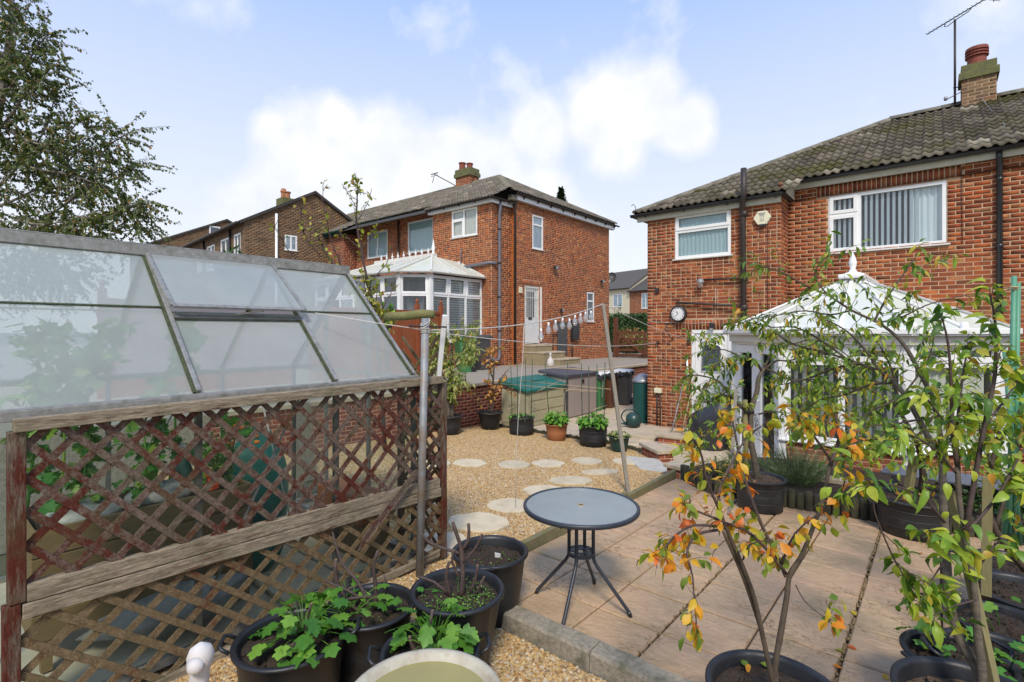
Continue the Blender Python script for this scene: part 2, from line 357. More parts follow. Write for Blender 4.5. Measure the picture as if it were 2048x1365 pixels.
m, t = nt('conservatory_roof'); t = T(t)
t.out(t.bsdf(t.mix(t.step(t.noise(1.2, 4, .6, t.pos()), .4, .7), (.60, .62, .57), (.56, .55, .40)), .35, None))

# ---------------------------------------------------------------- mesh and object helpers
WM = {}
def reg(o, world): WM[o.name] = world
def thing(name, label, cat, loc=(0, 0, 0), group=None, rz=0):
    o = bpy.data.objects.new(name, None); C.objects.link(o); o.empty_display_size = .1
    o.location = loc; o.rotation_euler = (0, 0, rz)
    WM[o.name] = Matrix.Translation(loc) @ Matrix.Rotation(rz, 4, 'Z')
    tag(o, label, cat, group); return o
def tag(o, label=None, cat=None, group=None, kind=None):
    if label: o['label'] = label
    if cat: o['category'] = cat
    if group: o['group'] = group
    if kind: o['kind'] = kind
    return o
def attach(o, parent):
    if parent is not None:
        o.parent = parent; o.matrix_parent_inverse = WM[parent.name].inverted()
def link(name, mesh, parent=None, loc=None, M=None, kind=None):
    o = bpy.data.objects.new(name, mesh); C.objects.link(o)
    if M is not None: o.matrix_basis = M
    elif loc is not None: o.location = loc
    attach(o, parent)
    WM[o.name] = o.matrix_basis.copy()
    if kind: o['kind'] = kind
    return o
def copy_tree(o, parent=None):
    c = o.copy(); C.objects.link(c)
    if parent is not None: c.parent = parent
    WM[c.name] = WM.get(o.name, Matrix.Identity(4))
    for ch in list(KIDS.get(o.name, [])): pass
    for ch in o.children:
        copy_tree(ch, c)
    return c
KIDS = {}
def dup(root, loc, rz=None, label=None, group=None):
    r = copy_tree(root); r.location = loc
    if rz is not None: r.rotation_euler = (0, 0, rz)
    if label: r['label'] = label
    if group: r['group'] = group
    return r

class MB:
    def __init__(s): s.v = []; s.f = []
    def add(s, vs, fs):
        k = len(s.v); s.v.extend(tuple(v) for v in vs); s.f.extend(tuple(i+k for i in f) for f in fs); return s
    def box(s, a, b):
        x0, y0, z0 = (min(a[i], b[i]) for i in range(3)); x1, y1, z1 = (max(a[i], b[i]) for i in range(3))
        return s.add([(x0, y0, z0), (x1, y0, z0), (x1, y1, z0), (x0, y1, z0), (x0, y0, z1), (x1, y0, z1), (x1, y1, z1), (x0, y1, z1)],
                     [(0, 3, 2, 1), (4, 5, 6, 7), (0, 1, 5, 4), (1, 2, 6, 5), (2, 3, 7, 6), (3, 0, 4, 7)])
    def bar(s, p0, p1, w, h, up=(0, 0, 1)):     # square bar between two points
        p0, p1 = Vector(p0), Vector(p1); d = (p1-p0).normalized(); u = Vector(up)
        if abs(d.dot(u)) > .99: u = Vector((1, 0, 0))
        x = d.cross(u).normalized(); y = x.cross(d).normalized(); vs = []
        for p in (p0, p1):
            for a, b in ((-1, -1), (1, -1), (1, 1), (-1, 1)): vs.append(p + x*(a*w/2) + y*(b*h/2))
        return s.add(vs, [(0, 1, 2, 3), (7, 6, 5, 4), (0, 4, 5, 1), (1, 5, 6, 2), (2, 6, 7, 3), (3, 7, 4, 0)])
    def tube(s, pts, rad, n=8, cap=True):
        pts = [Vector(p) for p in pts]; rs = rad if isinstance(rad, (list, tuple)) else [rad]*len(pts)
        k = len(s.v); prev = None; m = len(pts)
        for i, p in enumerate(pts):
            d = (pts[min(i+1, m-1)] - pts[max(i-1, 0)])
            d = d.normalized() if d.length > 1e-9 else Vector((0, 0, 1))
            if prev is None: x = d.orthogonal().normalized()
            else:
                x = prev - d*prev.dot(d); x = x.normalized() if x.length > 1e-6 else d.orthogonal().normalized()
            prev = x; y = d.cross(x)
            for j in range(n):
                a = 2*pi*j/n; s.v.append(tuple(p + (x*cos(a)+y*sin(a))*rs[i]))
        for i in range(m-1):
            for j in range(n):
                a = k+i*n+j; b = k+i*n+(j+1) % n; s.f.append((a, b, b+n, a+n))
        if cap: s.f.append(tuple(k+j for j in reversed(range(n)))); s.f.append(tuple(k+(m-1)*n+j for j in range(n)))
        return s
    def lathe(s, prof, c=(0, 0, 0), n=24, sx=1, sy=1, rz=0, arc=None):   # profile [(r, z)]
        k = len(s.v); c = Vector(c)
        for r, z in prof:
            for j in range(n):
                a = 2*pi*j/n; x, y = r*cos(a)*sx, r*sin(a)*sy
                s.v.append((c.x + x*cos(rz)-y*sin(rz), c.y + x*sin(rz)+y*cos(rz), c.z+z))
        for i in range(len(prof)-1):
            for j in range(n):
                a = k+i*n+j; b = k+i*n+(j+1) % n; s.f.append((a, b, b+n, a+n))
        return s
    def disc(s, c, r, n=24, sx=1, sy=1, rz=0):
        k = len(s.v); c = Vector(c)
        for j in range(n):
            a = 2*pi*j/n; x, y = r*cos(a)*sx, r*sin(a)*sy
            s.v.append((c.x + x*cos(rz)-y*sin(rz), c.y + x*sin(rz)+y*cos(rz), c.z))
        s.f.append(tuple(range(k, k+n))); return s
    def prism(s, poly, z0, z1):     # plan polygon, counter-clockwise
        n = len(poly); zz = (lambda z, i: z[i] if isinstance(z, (list, tuple)) else z)
        return s.add([(x, y, zz(z0, i)) for i, (x, y) in enumerate(poly)] + [(x, y, zz(z1, i)) for i, (x, y) in enumerate(poly)],
                     [tuple(reversed(range(n))), tuple(range(n, 2*n))] + [(i, (i+1) % n, n+(i+1) % n, n+i) for i in range(n)])
    def slab(s, quad, t):           # planar polygon given a thickness t along its normal (both ways: downwards)
        q = [Vector(p) for p in quad]; nrm = (q[1]-q[0]).cross(q[-1]-q[0]).normalized(); n = len(q)
        return s.add([*q, *[p - nrm*t for p in q]], [tuple(range(n)), tuple(reversed(range(n, 2*n)))] + [(i, n+i, n+(i+1) % n, (i+1) % n) for i in range(n)])
    def mesh(s, name, mat, smooth=False):
        me = bpy.data.meshes.new(name); me.from_pydata(s.v, [], s.f); me.update()
        if smooth: me.polygons.foreach_set('use_smooth', [True]*len(me.polygons))
        me.materials.append(MATS[mat] if isinstance(mat, str) else mat); return me
    def build(s, name, mat, parent=None, smooth=False, kind=None, bevel=0):
        o = link(name, s.mesh(name, mat, smooth), parent, kind=kind)
        if bevel:
            b = o.modifiers.new('bevel', 'BEVEL'); b.width = bevel; b.segments = 2; b.limit_method = 'ANGLE'; b.angle_limit = R(40)
        return o

def np_mesh(name, V, Fq, mat, smooth=False):    # V (n,3), Fq (m,k) all faces with k corners
    me = bpy.data.meshes.new(name); m, k = Fq.shape
    me.vertices.add(len(V)); me.vertices.foreach_set('co', np.asarray(V, np.float32).ravel())
    me.loops.add(m*k); me.loops.foreach_set('vertex_index', np.asarray(Fq, np.int32).ravel())
    me.polygons.add(m); me.polygons.foreach_set('loop_start', np.arange(0, m*k, k, dtype=np.int32))
    me.polygons.foreach_set('loop_total', np.full(m, k, np.int32))
    if smooth: me.polygons.foreach_set('use_smooth', np.ones(m, bool))
    me.update(calc_edges=True); me.materials.append(MATS[mat]); return me
def many(tv, tf, Ms):      # template verts, quads, list of 4x4 -> joined arrays
    A = np.array([np.array(M) for M in Ms], np.float64); tv = np.asarray(tv, float); tf = np.asarray(tf, int)
    V = np.einsum('nij,vj->nvi', A[:, :3, :3], tv) + A[:, None, :3, 3]
    Fq = (tf[None] + (np.arange(len(Ms))*len(tv))[:, None, None]).reshape(-1, tf.shape[1])
    return V.reshape(-1, 3), Fq
CAM = np.array([0, 0, 2.0])
def split_nearest(items, key, n=300):
    d = sorted(range(len(items)), key=lambda i: key(items[i])); return [items[i] for i in d[:n]], [items[i] for i in d[n:]]
def inframe(p, m=0.03):
    d = -SS*p[0]+CC*p[1]
    if d < .1: return False
    x = F_*(CC*p[0]+SS*p[1])/d; z = F_*(p[2]-2)/d
    return abs(x) < .5+m and -.343-m < z < .323+m
def scatter_parts(name, meshes, mats_list, parent, tmpl, mat, n=300, keep=None, stuffname=None):
    """mats_list: 4x4 world matrices; nearest n in view become objects, the rest one joined stuff part"""
    vis = [M for M in mats_list if inframe(M.translation)]; out_ = [M for M in mats_list if not inframe(M.translation)]
    near, far = split_nearest(vis, lambda M: (M.translation-Vector(CAM)).length, n)
    for M in near: link(name, random.choice(meshes), parent, M=M)
    far += out_
    if far:
        V, Fq = many(tmpl[0], tmpl[1], far)
        link(stuffname or name, np_mesh(stuffname or name, V, Fq, mat), parent, kind='stuff')

# ---------------------------------------------------------------- brickwork
BOX5 = [(0, 1, 5, 4), (1, 2, 6, 5), (2, 3, 7, 6), (3, 0, 4, 7), (4, 5, 6, 7), (0, 3, 2, 1)]
def brick_tmpl(w, h, d):   # x along wall, y outwards(-), z up ; chipped a little
    vs = [(0, 0, 0), (w, 0, 0), (w, d, 0), (0, d, 0), (0, 0, h), (w, 0, h), (w, d, h), (0, d, h)]
    return vs
BRICKMESH = {}
def brick_mesh(w, h, mat):
    k = (round(w, 3), round(h, 3), mat)
    if k not in BRICKMESH:
        L = []
        for i in range(3):
            j = [random.uniform(0, .004) for _ in range(8)]
            vs = [(0, -.003, 0), (w, -.003, 0), (w, .03, 0), (0, .03, 0), (0, -.003, h), (w, -.003, h), (w, .03, h), (0, .03, h)]
            vs = [(x + (j[n] if x == 0 else -j[n]), y, z + (j[n]*.6 if z == 0 else -j[n]*.6)) for n, (x, y, z) in enumerate(vs)]
            mb = MB(); mb.add(vs, BOX5); L.append(mb.mesh('brick', mat))
        BRICKMESH[k] = L
    return BRICKMESH[k]
def wall_bricks(o, ang, L, z0, z1, opens, soldiers, pat, course=.075, bl=.225, mortar=.012, joint0=0):
    """returns [(u, z, w, h)] ; opens and soldiers are (u0, u1, za, zb) rectangles in wall coordinates"""
    out = []
    rows = int(round((z1-z0)/course))
    for r in range(rows):
        za = z0 + r*course; zb = za + course - mortar
        u = -(bl/2 if r % 2 else 0) + joint0; segs = []
        k = r*3 + 1
        while u < L:
            k += 1
            if pat == 'mix' and random.random() < .34: w = bl/2
            elif pat == 'stretch': w = bl
            else: w = bl if random.random() > .12 else bl/2
            segs.append((u, u+w-mortar)); u += w
        for a, b in segs:
            a = max(a, 0); b = min(b, L)
            pieces = [(a, b)]
            for (p, q, c, d) in list(opens)+list(soldiers):
                if zb > c + .02 and za < d - .02:
                    np_ = []
                    for (x, y) in pieces:
                        if y <= p or x >= q: np_.append((x, y))
                        else:
                            if x < p: np_.append((x, p-.006))
                            if y > q: np_.append((q+.006, y))
                    pieces = np_
            for (x, y) in pieces:
                if y-x > .03: out.append((x, za+.0, y-x, zb-za))
    for (p, q, c, d) in soldiers:
        n = max(1, round((q-p)/course)); w = (q-p)/n
        for i in range(n): out.append((p+i*w+.004, c, w-mortar, d-c-mortar))
    return out
def brick_wall(parent, p0, p1, z0, z1, opens=(), soldiers=(), mat='brick_red', mort='mortar', pat='stretch', n=300, thick=.1, wallname='wall', joint0=0, flip=False):
    """wall face from p0 to p1 (plan), the outside on the right-hand side when walking p0->p1"""
    p0 = Vector((*p0, 0)); p1 = Vector((*p1, 0)); L = (p1-p0).length; ang = atan2(p1.y-p0.y, p1.x-p0.x)
    F = Matrix.Translation(p0) @ Matrix.Rotation(ang, 4, 'Z')
    # mortar body with openings
    us = sorted({0, L, *[x for o in opens for x in o[:2] if 0 < x < L]}); zs = sorted({z0, z1, *[x for o in opens for x in o[2:] if z0 < x < z1]})
    mb = MB()
    def isopen(u, z): return any(o[0] < u < o[1] and o[2] < z < o[3] for o in opens)
    for i in range(len(us)-1):
        for j in range(len(zs)-1):
            if isopen((us[i]+us[i+1])/2, (zs[j]+zs[j+1])/2): continue
            a, b, c, d = us[i], us[i+1], zs[j], zs[j+1]
            mb.add([F @ Vector(v) for v in ((a, 0, c), (b, 0, c), (b, 0, d), (a, 0, d))], [(0, 1, 2, 3)])
    for (a, b, c, d) in opens:
        if a < 0.001: pass
        mb.add([F @ Vector(v) for v in ((a, 0, c), (b, 0, c), (b, 0, d), (a, 0, d), (a, thick, c), (b, thick, c), (b, thick, d), (a, thick, d))],
               [(0, 4, 5, 1), (1, 5, 6, 2), (2, 6, 7, 3), (3, 7, 4, 0)])
    w = mb.build(wallname, mort, parent)
    br = wall_bricks(p0, ang, L, z0, z1, opens, soldiers, pat, joint0=joint0)
    items = []
    for (u, z, bw, bh) in br:
        u += 0.0
        items.append((F @ Matrix.Translation((u, 0, z)), bw, bh))
    vis = [i for i in items if inframe(i[0].translation)]; rest = [i for i in items if not inframe(i[0].translation)]
    full = [i for i in vis if abs(i[1]-.213) < .002 or abs(i[1]-.1005) < .002 or i[2] > .12]
    part_ = [i for i in vis if not (abs(i[1]-.213) < .002 or abs(i[1]-.1005) < .002 or i[2] > .12)]
    near, far = split_nearest(full, lambda i: (i[0].translation-Vector(CAM)).length / (.3+i[1]*3), n)
    for M_, bw, bh in near: link('brick', random.choice(brick_mesh(bw, bh, mat)), w, M=M_)
    far = far + part_ + rest
    if far:
        A = np.array([np.array(i[0]) for i in far]); W_ = np.array([i[1] for i in far]); H_ = np.array([i[2] for i in far])
        t = np.array([(0, -.003, 0), (1, -.003, 0), (1, .03, 0), (0, .03, 0), (0, -.003, 1), (1, -.003, 1), (1, .03, 1), (0, .03, 1)], float)
        tv = np.repeat(t[None], len(far), 0); tv[:, :, 0] *= W_[:, None]; tv[:, :, 2] *= H_[:, None]
        jit = rng.uniform(0, .004, (len(far), 8, 2)); tv[:, :, 0] += np.where(t[None, :, 0] == 0, jit[:, :, 0], -jit[:, :, 0]); tv[:, :, 2] += np.where(t[None, :, 2] == 0, jit[:, :, 1]*.6, -jit[:, :, 1]*.6)
        tv[:, :, 1] -= rng.uniform(-.0015, .002, (len(far), 1))*(t[None, :, 1] < 0)
        V = np.einsum('nij,nvj->nvi', A[:, :3, :3], tv) + A[:, None, :3, 3]
        Fq = (np.array(BOX5)[None] + (np.arange(len(far))*8)[:, None, None]).reshape(-1, 4)
        link('brickwork', np_mesh('brickwork', V.reshape(-1, 3), Fq, mat), w, kind='stuff')
    return w

# ---------------------------------------------------------------- roof tiles
def tile_template(w=.30, l=.37, rolls=2, amp=.040):
    n = 12; vs = []
    for j in range(2):
        for i in range(n+1):
            x = w*i/n; ph = (x/(w/rolls)) % 1.0 if i < n else 1.0
            k = (i*rolls/n) % 1.0
            z = amp*max(0, sin(pi*min(1, max(0, (k-.0)/.62))))**1.2 if k < .62 else -.004
            z *= (1.0 if (i*rolls//n) == 0 else .82)
            vs.append((x, 0 if j == 0 else l, z + (.044 if j == 0 else .004)))
    for i in range(n+1):
        vs.append((vs[i][0], .004, vs[i][2]-.034))
    fs = [(i, i+1, n+1+i+1, n+1+i) for i in range(n)] + [(2*(n+1)+i, 2*(n+1)+i+1, i+1, i) for i in range(n)]
    return np.array(vs), np.array(fs)
TILE = tile_template()
def roof_slope(parent, E0, ed, sd_, L, H, inside, mat, n=300, clampf=None, name='roof'):
    """E0 eave start, ed unit along the eave, sd_ unit up the slope; inside(u, v) in metres, nrm up"""
    E0, ed, sd_ = Vector(E0), Vector(ed).normalized(), Vector(sd_).normalized(); nr = ed.cross(sd_).normalized()
    w, g = .30, .335; rows = int(math.ceil(H/g)); items = []; cut = []
    for r in range(rows):
        for c in range(-1, int(L/w)+2):
            u = c*w; v = r*g - .03
            pts = [(u, v), (u+w, v), (u, v+.33), (u+w, v+.33)]
            k = sum(inside(*p) for p in pts)
            if k == 0: continue
            P = E0 + ed*u + sd_*v
            jx, jz = random.gauss(0, .002), random.uniform(-.003, .004)
            a = random.gauss(0, .006)
            Mx = Matrix((ed, sd_, nr)).transposed().to_4x4()
            M_ = Matrix.Translation(P + ed*jx + nr*(.02+jz)) @ Mx @ Matrix.Rotation(a, 4, 'Z')
            (items if k == 4 else cut).append((M_, u, v))
    me = [np_mesh('tile', *TILE, mat, True) for _ in range(1)]
    vis = [i for i in items if inframe(i[0].translation)]; rest = [i for i in items if not inframe(i[0].translation)]
    near, far = split_nearest(vis, lambda i: (i[0].translation-Vector(CAM)).length, n)
    rf = MB()
    # deck under the tiles
    for M_, u, v in near: link('tile', me[0], parent, M=M_)
    far += rest
    if far:
        V, Fq = many(TILE[0], TILE[1], [f[0] for f in far]); link('tiling', np_mesh('tiling', V, Fq, mat, True), parent, kind='stuff')
    if cut:
        V, Fq = many(TILE[0], TILE[1], [f[0] for f in cut])
        Vl = V - np.array(E0); U = Vl @ np.array(ed); Vv = Vl @ np.array(sd_); N = Vl @ np.array(nr)
        U2 = np.array([clampf(a, b) for a, b in zip(U, Vv)]) if clampf else U
        V = np.array(E0) + U2[:, None]*np.array(ed) + Vv[:, None]*np.array(sd_) + N[:, None]*np.array(nr)
        link('cut_tiles', np_mesh('cut_tiles', V, Fq, mat, True), parent, kind='stuff')
def ridge_tiles(parent, a, b, mat, r=.13, l=.45):
    a, b = Vector(a), Vector(b); L = (b-a).length; n = max(1, int(L/l)); d = (b-a)/n
    dn = d.normalized(); side = dn.cross(Vector((0, 0, 1))).normalized(); up = side.cross(dn)
    for i in range(n):
        p = a + d*i; mb = MB(); k = 7; vs = []
        for q, rr in ((p, r*1.04), (p+d*.99, r)):
            for j in range(k): an = pi*j/(k-1); vs.append(q + side*(rr*cos(an)) + up*(rr*sin(an)*.75 - .02))
        vs += [p + side*(r*.9*cos(pi*j/(k-1))) + up*(r*.9*sin(pi*j/(k-1))*.75 - .03) for j in range(k)]
        fs = [(j, j+1, k+j+1, k+j) for j in range(k-1)] + [(j+1, j, 2*k+j, 2*k+j+1) for j in range(k-1)]
        mb.add(vs, fs); mb.build('ridge_tile', mat, parent, smooth=True)

# ---------------------------------------------------------------- windows and doors in a wall frame
class Fr:   # local frame on a wall: u along, o outwards, z up
    def __init__(s, p0, p1):
        s.p = Vector((*p0, 0)); d = Vector((p1[0]-p0[0], p1[1]-p0[1], 0)).normalized(); s.d = d; s.n = Vector((d.y, -d.x, 0))
    def P(s, u, o, z): return s.p + s.d*u + s.n*o + Vector((0, 0, z))
    def box(s, mb, u0, u1, o0, o1, z0, z1):
        vs = [s.P(u, o, z) for z in (z0, z1) for (u, o) in ((u0, o1), (u1, o1), (u1, o0), (u0, o0))]
        return mb.add(vs, [(0, 3, 2, 1), (4, 5, 6, 7), (0, 1, 5, 4), (1, 2, 6, 5), (2, 3, 7, 6), (3, 0, 4, 7)])
def window(parent, fr, u0, u1, z0, z1, cells, o=-.05, fw=.062, sill=True, back='curtain', mat='upvc', backfn=None, gl='glass_window', sash=()):
    """cells: (ua, ub, za, zb) glazed openings as fractions; sash: indices of cells that open (thicker casement frame)"""
    mb = MB(); fr.box(mb, u0, u0+fw, o-.06, o, z0, z1); fr.box(mb, u1-fw, u1, o-.06, o, z0, z1)
    fr.box(mb, u0+fw, u1-fw, o-.06, o-.001, z0, z0+fw); fr.box(mb, u0+fw, u1-fw, o-.06, o-.001, z1-fw, z1)
    W, H = u1-u0, z1-z0; us = sorted({c[0] for c in cells}|{c[1] for c in cells})
    for x in us[1:-1]:
        zz = [c for c in cells if abs(c[0]-x) < 1e-6 or abs(c[1]-x) < 1e-6]
        za = min(c[2] for c in zz); zb = max(c[3] for c in zz)
        fr.box(mb, u0+W*x-fw*.55, u0+W*x+fw*.55, o-.06, o-.002, z0+H*za+fw*.9*(za == 0), z0+H*zb-fw*.9*(zb == 1))
    for c in cells:
        if c[2] > 0: fr.box(mb, u0+W*c[0]+fw*.5, u0+W*c[1]-fw*.5, o-.06, o-.003, z0+H*c[2]-fw*.55, z0+H*c[2]+fw*.55)
    wf = mb.build('window_frame', mat, parent, bevel=.004)
    for i, c in enumerate(cells):
        a, b, d, e = u0+W*c[0], u0+W*c[1], z0+H*c[2], z0+H*c[3]; g = fw*.55
        if i in sash:
            s_ = MB(); g2 = fw*1.35
            fr.box(s_, a+g*.6, a+g2, o-.03, o+.012, d+g*.6, e-g*.6); fr.box(s_, b-g2, b-g*.6, o-.03, o+.012, d+g*.6, e-g*.6)
            fr.box(s_, a+g2, b-g2, o-.03, o+.011, d+g*.6, d+g2); fr.box(s_, a+g2, b-g2, o-.03, o+.011, e-g2, e-g*.6); s_.build('sash', mat, wf, bevel=.004); g = g2
        p = MB(); fr.box(p, a+g*.8, b-g*.8, o-.040, o-.034, d+g*.8, e-g*.8); p.build('pane', gl, wf)
    if sill:
        s_ = MB(); fr.box(s_, u0-.05, u1+.05, o-.02, .045, z0-.03, z0-.002); s_.build('sill', 'upvc_dirty', parent, bevel=.005)
    bk = MB(); fr.box(bk, u0-.1, u1+.1, o-1.0, o-.95, z0-.1, z1+.1); bk.build('room', 'dark_room', parent)
    if backfn: backfn(fr, u0+fw, u1-fw, o-.12, z0+fw, z1-fw, parent)
    elif back:
        wavy(fr, u0, u1, o-.075, z0, z1, .015, .085).build('curtain', back, parent, smooth=True)
def wavy(fr, u0, u1, o, z0, z1, amp, pitch):
    mb = MB(); n = int((u1-u0)/pitch*6)+2; vs = []
    for z in (z0, z1):
        for i in range(n): u = u0+(u1-u0)*i/(n-1); vs.append(fr.P(u, o+amp*sin(2*pi*(u-u0)/pitch + .6*sin(u*9)), z))
    return mb.add(vs, [(i, i+1, n+i+1, n+i) for i in range(n-1)])
def slats(fr, u0, u1, o, z0, z1, pitch, w, parent, mat, ang=.9, name='blind_slat'):
    n = int((u1-u0)/pitch); m0 = None
    for i in range(n):
        u = u0 + pitch*(i+.5); mb = MB(); du, do = w/2*cos(ang), w/2*sin(ang)
        vs = [fr.P(u-du, o-do, z0), fr.P(u+du, o+do, z0), fr.P(u+du, o+do, z1), fr.P(u-du, o-do, z1)]
        vs += [v + fr.n*.002 for v in vs]
        mb.add(vs, [(0, 1, 2, 3), (7, 6, 5, 4), (0, 4, 5, 1), (2, 6, 7, 3), (1, 5, 6, 2), (0, 3, 7, 4)]); mb.build(name, mat, parent)

# ================================================================ SETTING
def ground_z(y): return .13 - .026*y
def gravel_z(y): return .16 - .045*y if y > 0 else .16
def sheet(name, x0, x1, y0, y1, zf, mat, nx=1, ny=1, kind='structure'):
    mb = MB(); xs = np.linspace(x0, x1, nx+1); ys = np.linspace(y0, y1, ny+1); vs = [(x, y, zf(y)) for y in ys for x in xs]
    mb.add(vs, [(j*(nx+1)+i, j*(nx+1)+i+1, (j+1)*(nx+1)+i+1, (j+1)*(nx+1)+i) for j in range(ny) for i in range(nx)])
    return mb.build(name, mat, kind=kind)
sheet('ground', -900, 900, -900, 900, lambda y: -.62, 'ground_soil')
# neighbour's raised drive
dm = MB(); dm.add([(-8.36, -3, .755), (-8.36, 60, .755), (-60, 60, .755), (-60, -3, .755)], [(0, 1, 2, 3)]); dm.add([(-8.36, -3, .755), (-8.36, -3, -.6), (-8.36, 60, -.6), (-8.36, 60, .755)], [(0, 1, 2, 3)])
dm.build('neighbour_drive', 'drive', kind='structure')

# patio of stamped slabs
pb = MB(); pb.add([(-2.84, 2.62, ground_z(2.62)-.022), (3.4, 2.62, ground_z(2.62)-.022), (3.4, 7.0, ground_z(7)-.022), (-2.84, 7.0, ground_z(7)-.022)], [(0, 1, 2, 3)])
patio = pb.build('patio', 'joint_dirt', kind='structure')
xl = [-2.79, -2.303, -1.835, -1.371, -.903, -.433, .033, .5, .965, 1.43, 1.9, 2.36, 2.83]; yl = [2.66]+[3.158+.470*i for i in range(9)]
wj = {-1.371: .0075, -.433: .0095}
for i in range(len(xl)-1):
    for j in range(len(yl)-1):
        x0, x1, y0, y1 = xl[i]+wj.get(xl[i], .006), xl[i+1]-wj.get(xl[i+1], .006), yl[j]+.008, yl[j+1]-.008
        mb = MB(); b = .009; dz = random.uniform(-.0015, .0015); n = 5
        def zz(x, y): return ground_z(y)+dz
        vs = []
        ring = lambda a, dzz: [(x0+a, y0+a, zz(0, y0)+dzz), (x1-a, y0+a, zz(0, y0)+dzz), (x1-a, y1-a, zz(0, y1)+dzz), (x0+a, y1-a, zz(0, y1)+dzz)]
        vs = ring(0, -.03)+ring(0, -b)+ring(b, 0)
        mb.add(vs, [(8, 9, 10, 11)]+[(k, (k+1) % 4, 4+(k+1) % 4, 4+k) for k in range(4)]+[(4+k, 4+(k+1) % 4, 8+(k+1) % 4, 8+k) for k in range(4)])
        mb.build('slab', 'patio', patio)

cj = [Matrix.Translation((random.choice([-.433, -.433, -1.371])+random.gauss(0, .006), yy_, ground_z(yy_)-.004)) @ Euler((random.random()*3, random.random()*3, 0)).to_matrix().to_4x4() @ Matrix.Scale(random.uniform(.006, .016), 4) for yy_ in [random.uniform(2.7, 6.8) for _ in range(420)]]
V_, F_q = many(np.array([(-.5, -.5, -.5), (.5, -.5, -.5), (.5, .5, -.5), (-.5, .5, -.5), (-.5, -.5, .5), (.5, -.5, .5), (.5, .5, .5), (-.5, .5, .5)]), np.array(BOX5), cj); link('joint_grit', np_mesh('joint_grit', V_, F_q, 'gravel_bed'), patio, kind='stuff')
# gravel beds (instanced stones by geometry nodes)
def stone_mesh(i):
    mb = MB(); r = random.Random(i); ph = (1+5**.5)/2
    ico = [(-1, ph, 0), (1, ph, 0), (-1, -ph, 0), (1, -ph, 0), (0, -1, ph), (0, 1, ph), (0, -1, -ph), (0, 1, -ph), (ph, 0, -1), (ph, 0, 1), (-ph, 0, -1), (-ph, 0, 1)]
    fs = [(0, 11, 5), (0, 5, 1), (0, 1, 7), (0, 7, 10), (0, 10, 11), (1, 5, 9), (5, 11, 4), (11, 10, 2), (10, 7, 6), (7, 1, 8), (3, 9, 4), (3, 4, 2), (3, 2, 6), (3, 6, 8), (3, 8, 9), (4, 9, 5), (2, 4, 11), (6, 2, 10), (8, 6, 7), (9, 8, 1)]
    s = (r.uniform(.8, 1.3), r.uniform(.6, 1), r.uniform(.45, .75))
    mb.add([tuple(.0053*v*s[k]*r.uniform(.8, 1.2) for k, v in enumerate(p)) for p in ico], fs)
    return mb.mesh('gravel_stone', 'gravel_stone')
STONES = [stone_mesh(i) for i in range(6)]
def stone_group(nm, objs, dens, smin, smax, seed):
    g = bpy.data.node_groups.new(nm, 'GeometryNodeTree')
    g.interface.new_socket('Geometry', in_out='INPUT', socket_type='NodeSocketGeometry'); g.interface.new_socket('Geometry', in_out='OUTPUT', socket_type='NodeSocketGeometry')
    N = g.nodes.new; gi = N('NodeGroupInput'); go = N('NodeGroupOutput'); d = N('GeometryNodeDistributePointsOnFaces'); d.inputs['Density'].default_value = dens; d.inputs['Seed'].default_value = seed
    jn = N('GeometryNodeJoinGeometry'); ii = N('GeometryNodeInstanceOnPoints'); ii.inputs['Pick Instance'].default_value = True
    gj = N('GeometryNodeGeometryToInstance')
    for o in objs:
        oi = N('GeometryNodeObjectInfo'); oi.inputs['Object'].default_value = o; g.links.new(oi.outputs['Geometry'], gj.inputs[0])
    rr = N('FunctionNodeRandomValue'); rr.data_type = 'FLOAT_VECTOR'; rr.inputs[0].default_value = (-.7, -.7, 0); rr.inputs[1].default_value = (.7, .7, 6.28)
    rs = N('FunctionNodeRandomValue'); rs.data_type = 'FLOAT'; rs.inputs[2].default_value = smin; rs.inputs[3].default_value = smax
    L = g.links.new; L(gi.outputs[0], d.inputs['Mesh']); L(d.outputs['Points'], ii.inputs['Points']); L(gj.outputs[0], ii.inputs['Instance'])
    L(rr.outputs[0], ii.inputs['Rotation']); L(rs.outputs[1], ii.inputs['Scale']); L(gi.outputs[0], jn.inputs[0]); L(ii.outputs[0], jn.inputs[0]); L(jn.outputs[0], go.inputs[0])
    return g
stone_src = []
def gravel_area(name, poly, dens, smin, smax, seed, zf, ny=1):
    """poly: plan quads; the stones lie on the bed"""
    mb = MB()
    for q in poly: mb.add([(x, y, zf(y)) for x, y in q], [(0, 1, 2, 3)])
    o = mb.build(name, 'gravel_bed', kind='stuff')
    if not stone_src:
        for m_ in STONES:      # the six source stones lie in the bed themselves, under the rest
            s_ = link('gravel_stone', m_, o, loc=(-2.95, 3.0+.02*len(stone_src), zf(3.0)-.02)); s_['kind'] = 'stuff'; stone_src.append(s_)
    md = o.modifiers.new('stones', 'NODES'); md.node_group = stone_group('stones_'+name+str(seed), stone_src, dens, smin, smax, seed)
    return o
gravel_area('gravel', [((-8.25, 2.2), (-2.84, 2.2), (-2.84, 5.4), (-8.25, 5.4)), ((-8.25, 5.4), (-2.84, 5.4), (-2.84, 8.95), (-8.25, 8.95))], 7500, .8, 1.65, 1, gravel_z)
gravel_area('gravel', [((-4.0, -.6), (4.5, -.6), (4.5, 2.50), (-4.0, 2.50))], 11000, .75, 1.6, 2, lambda y: .06)

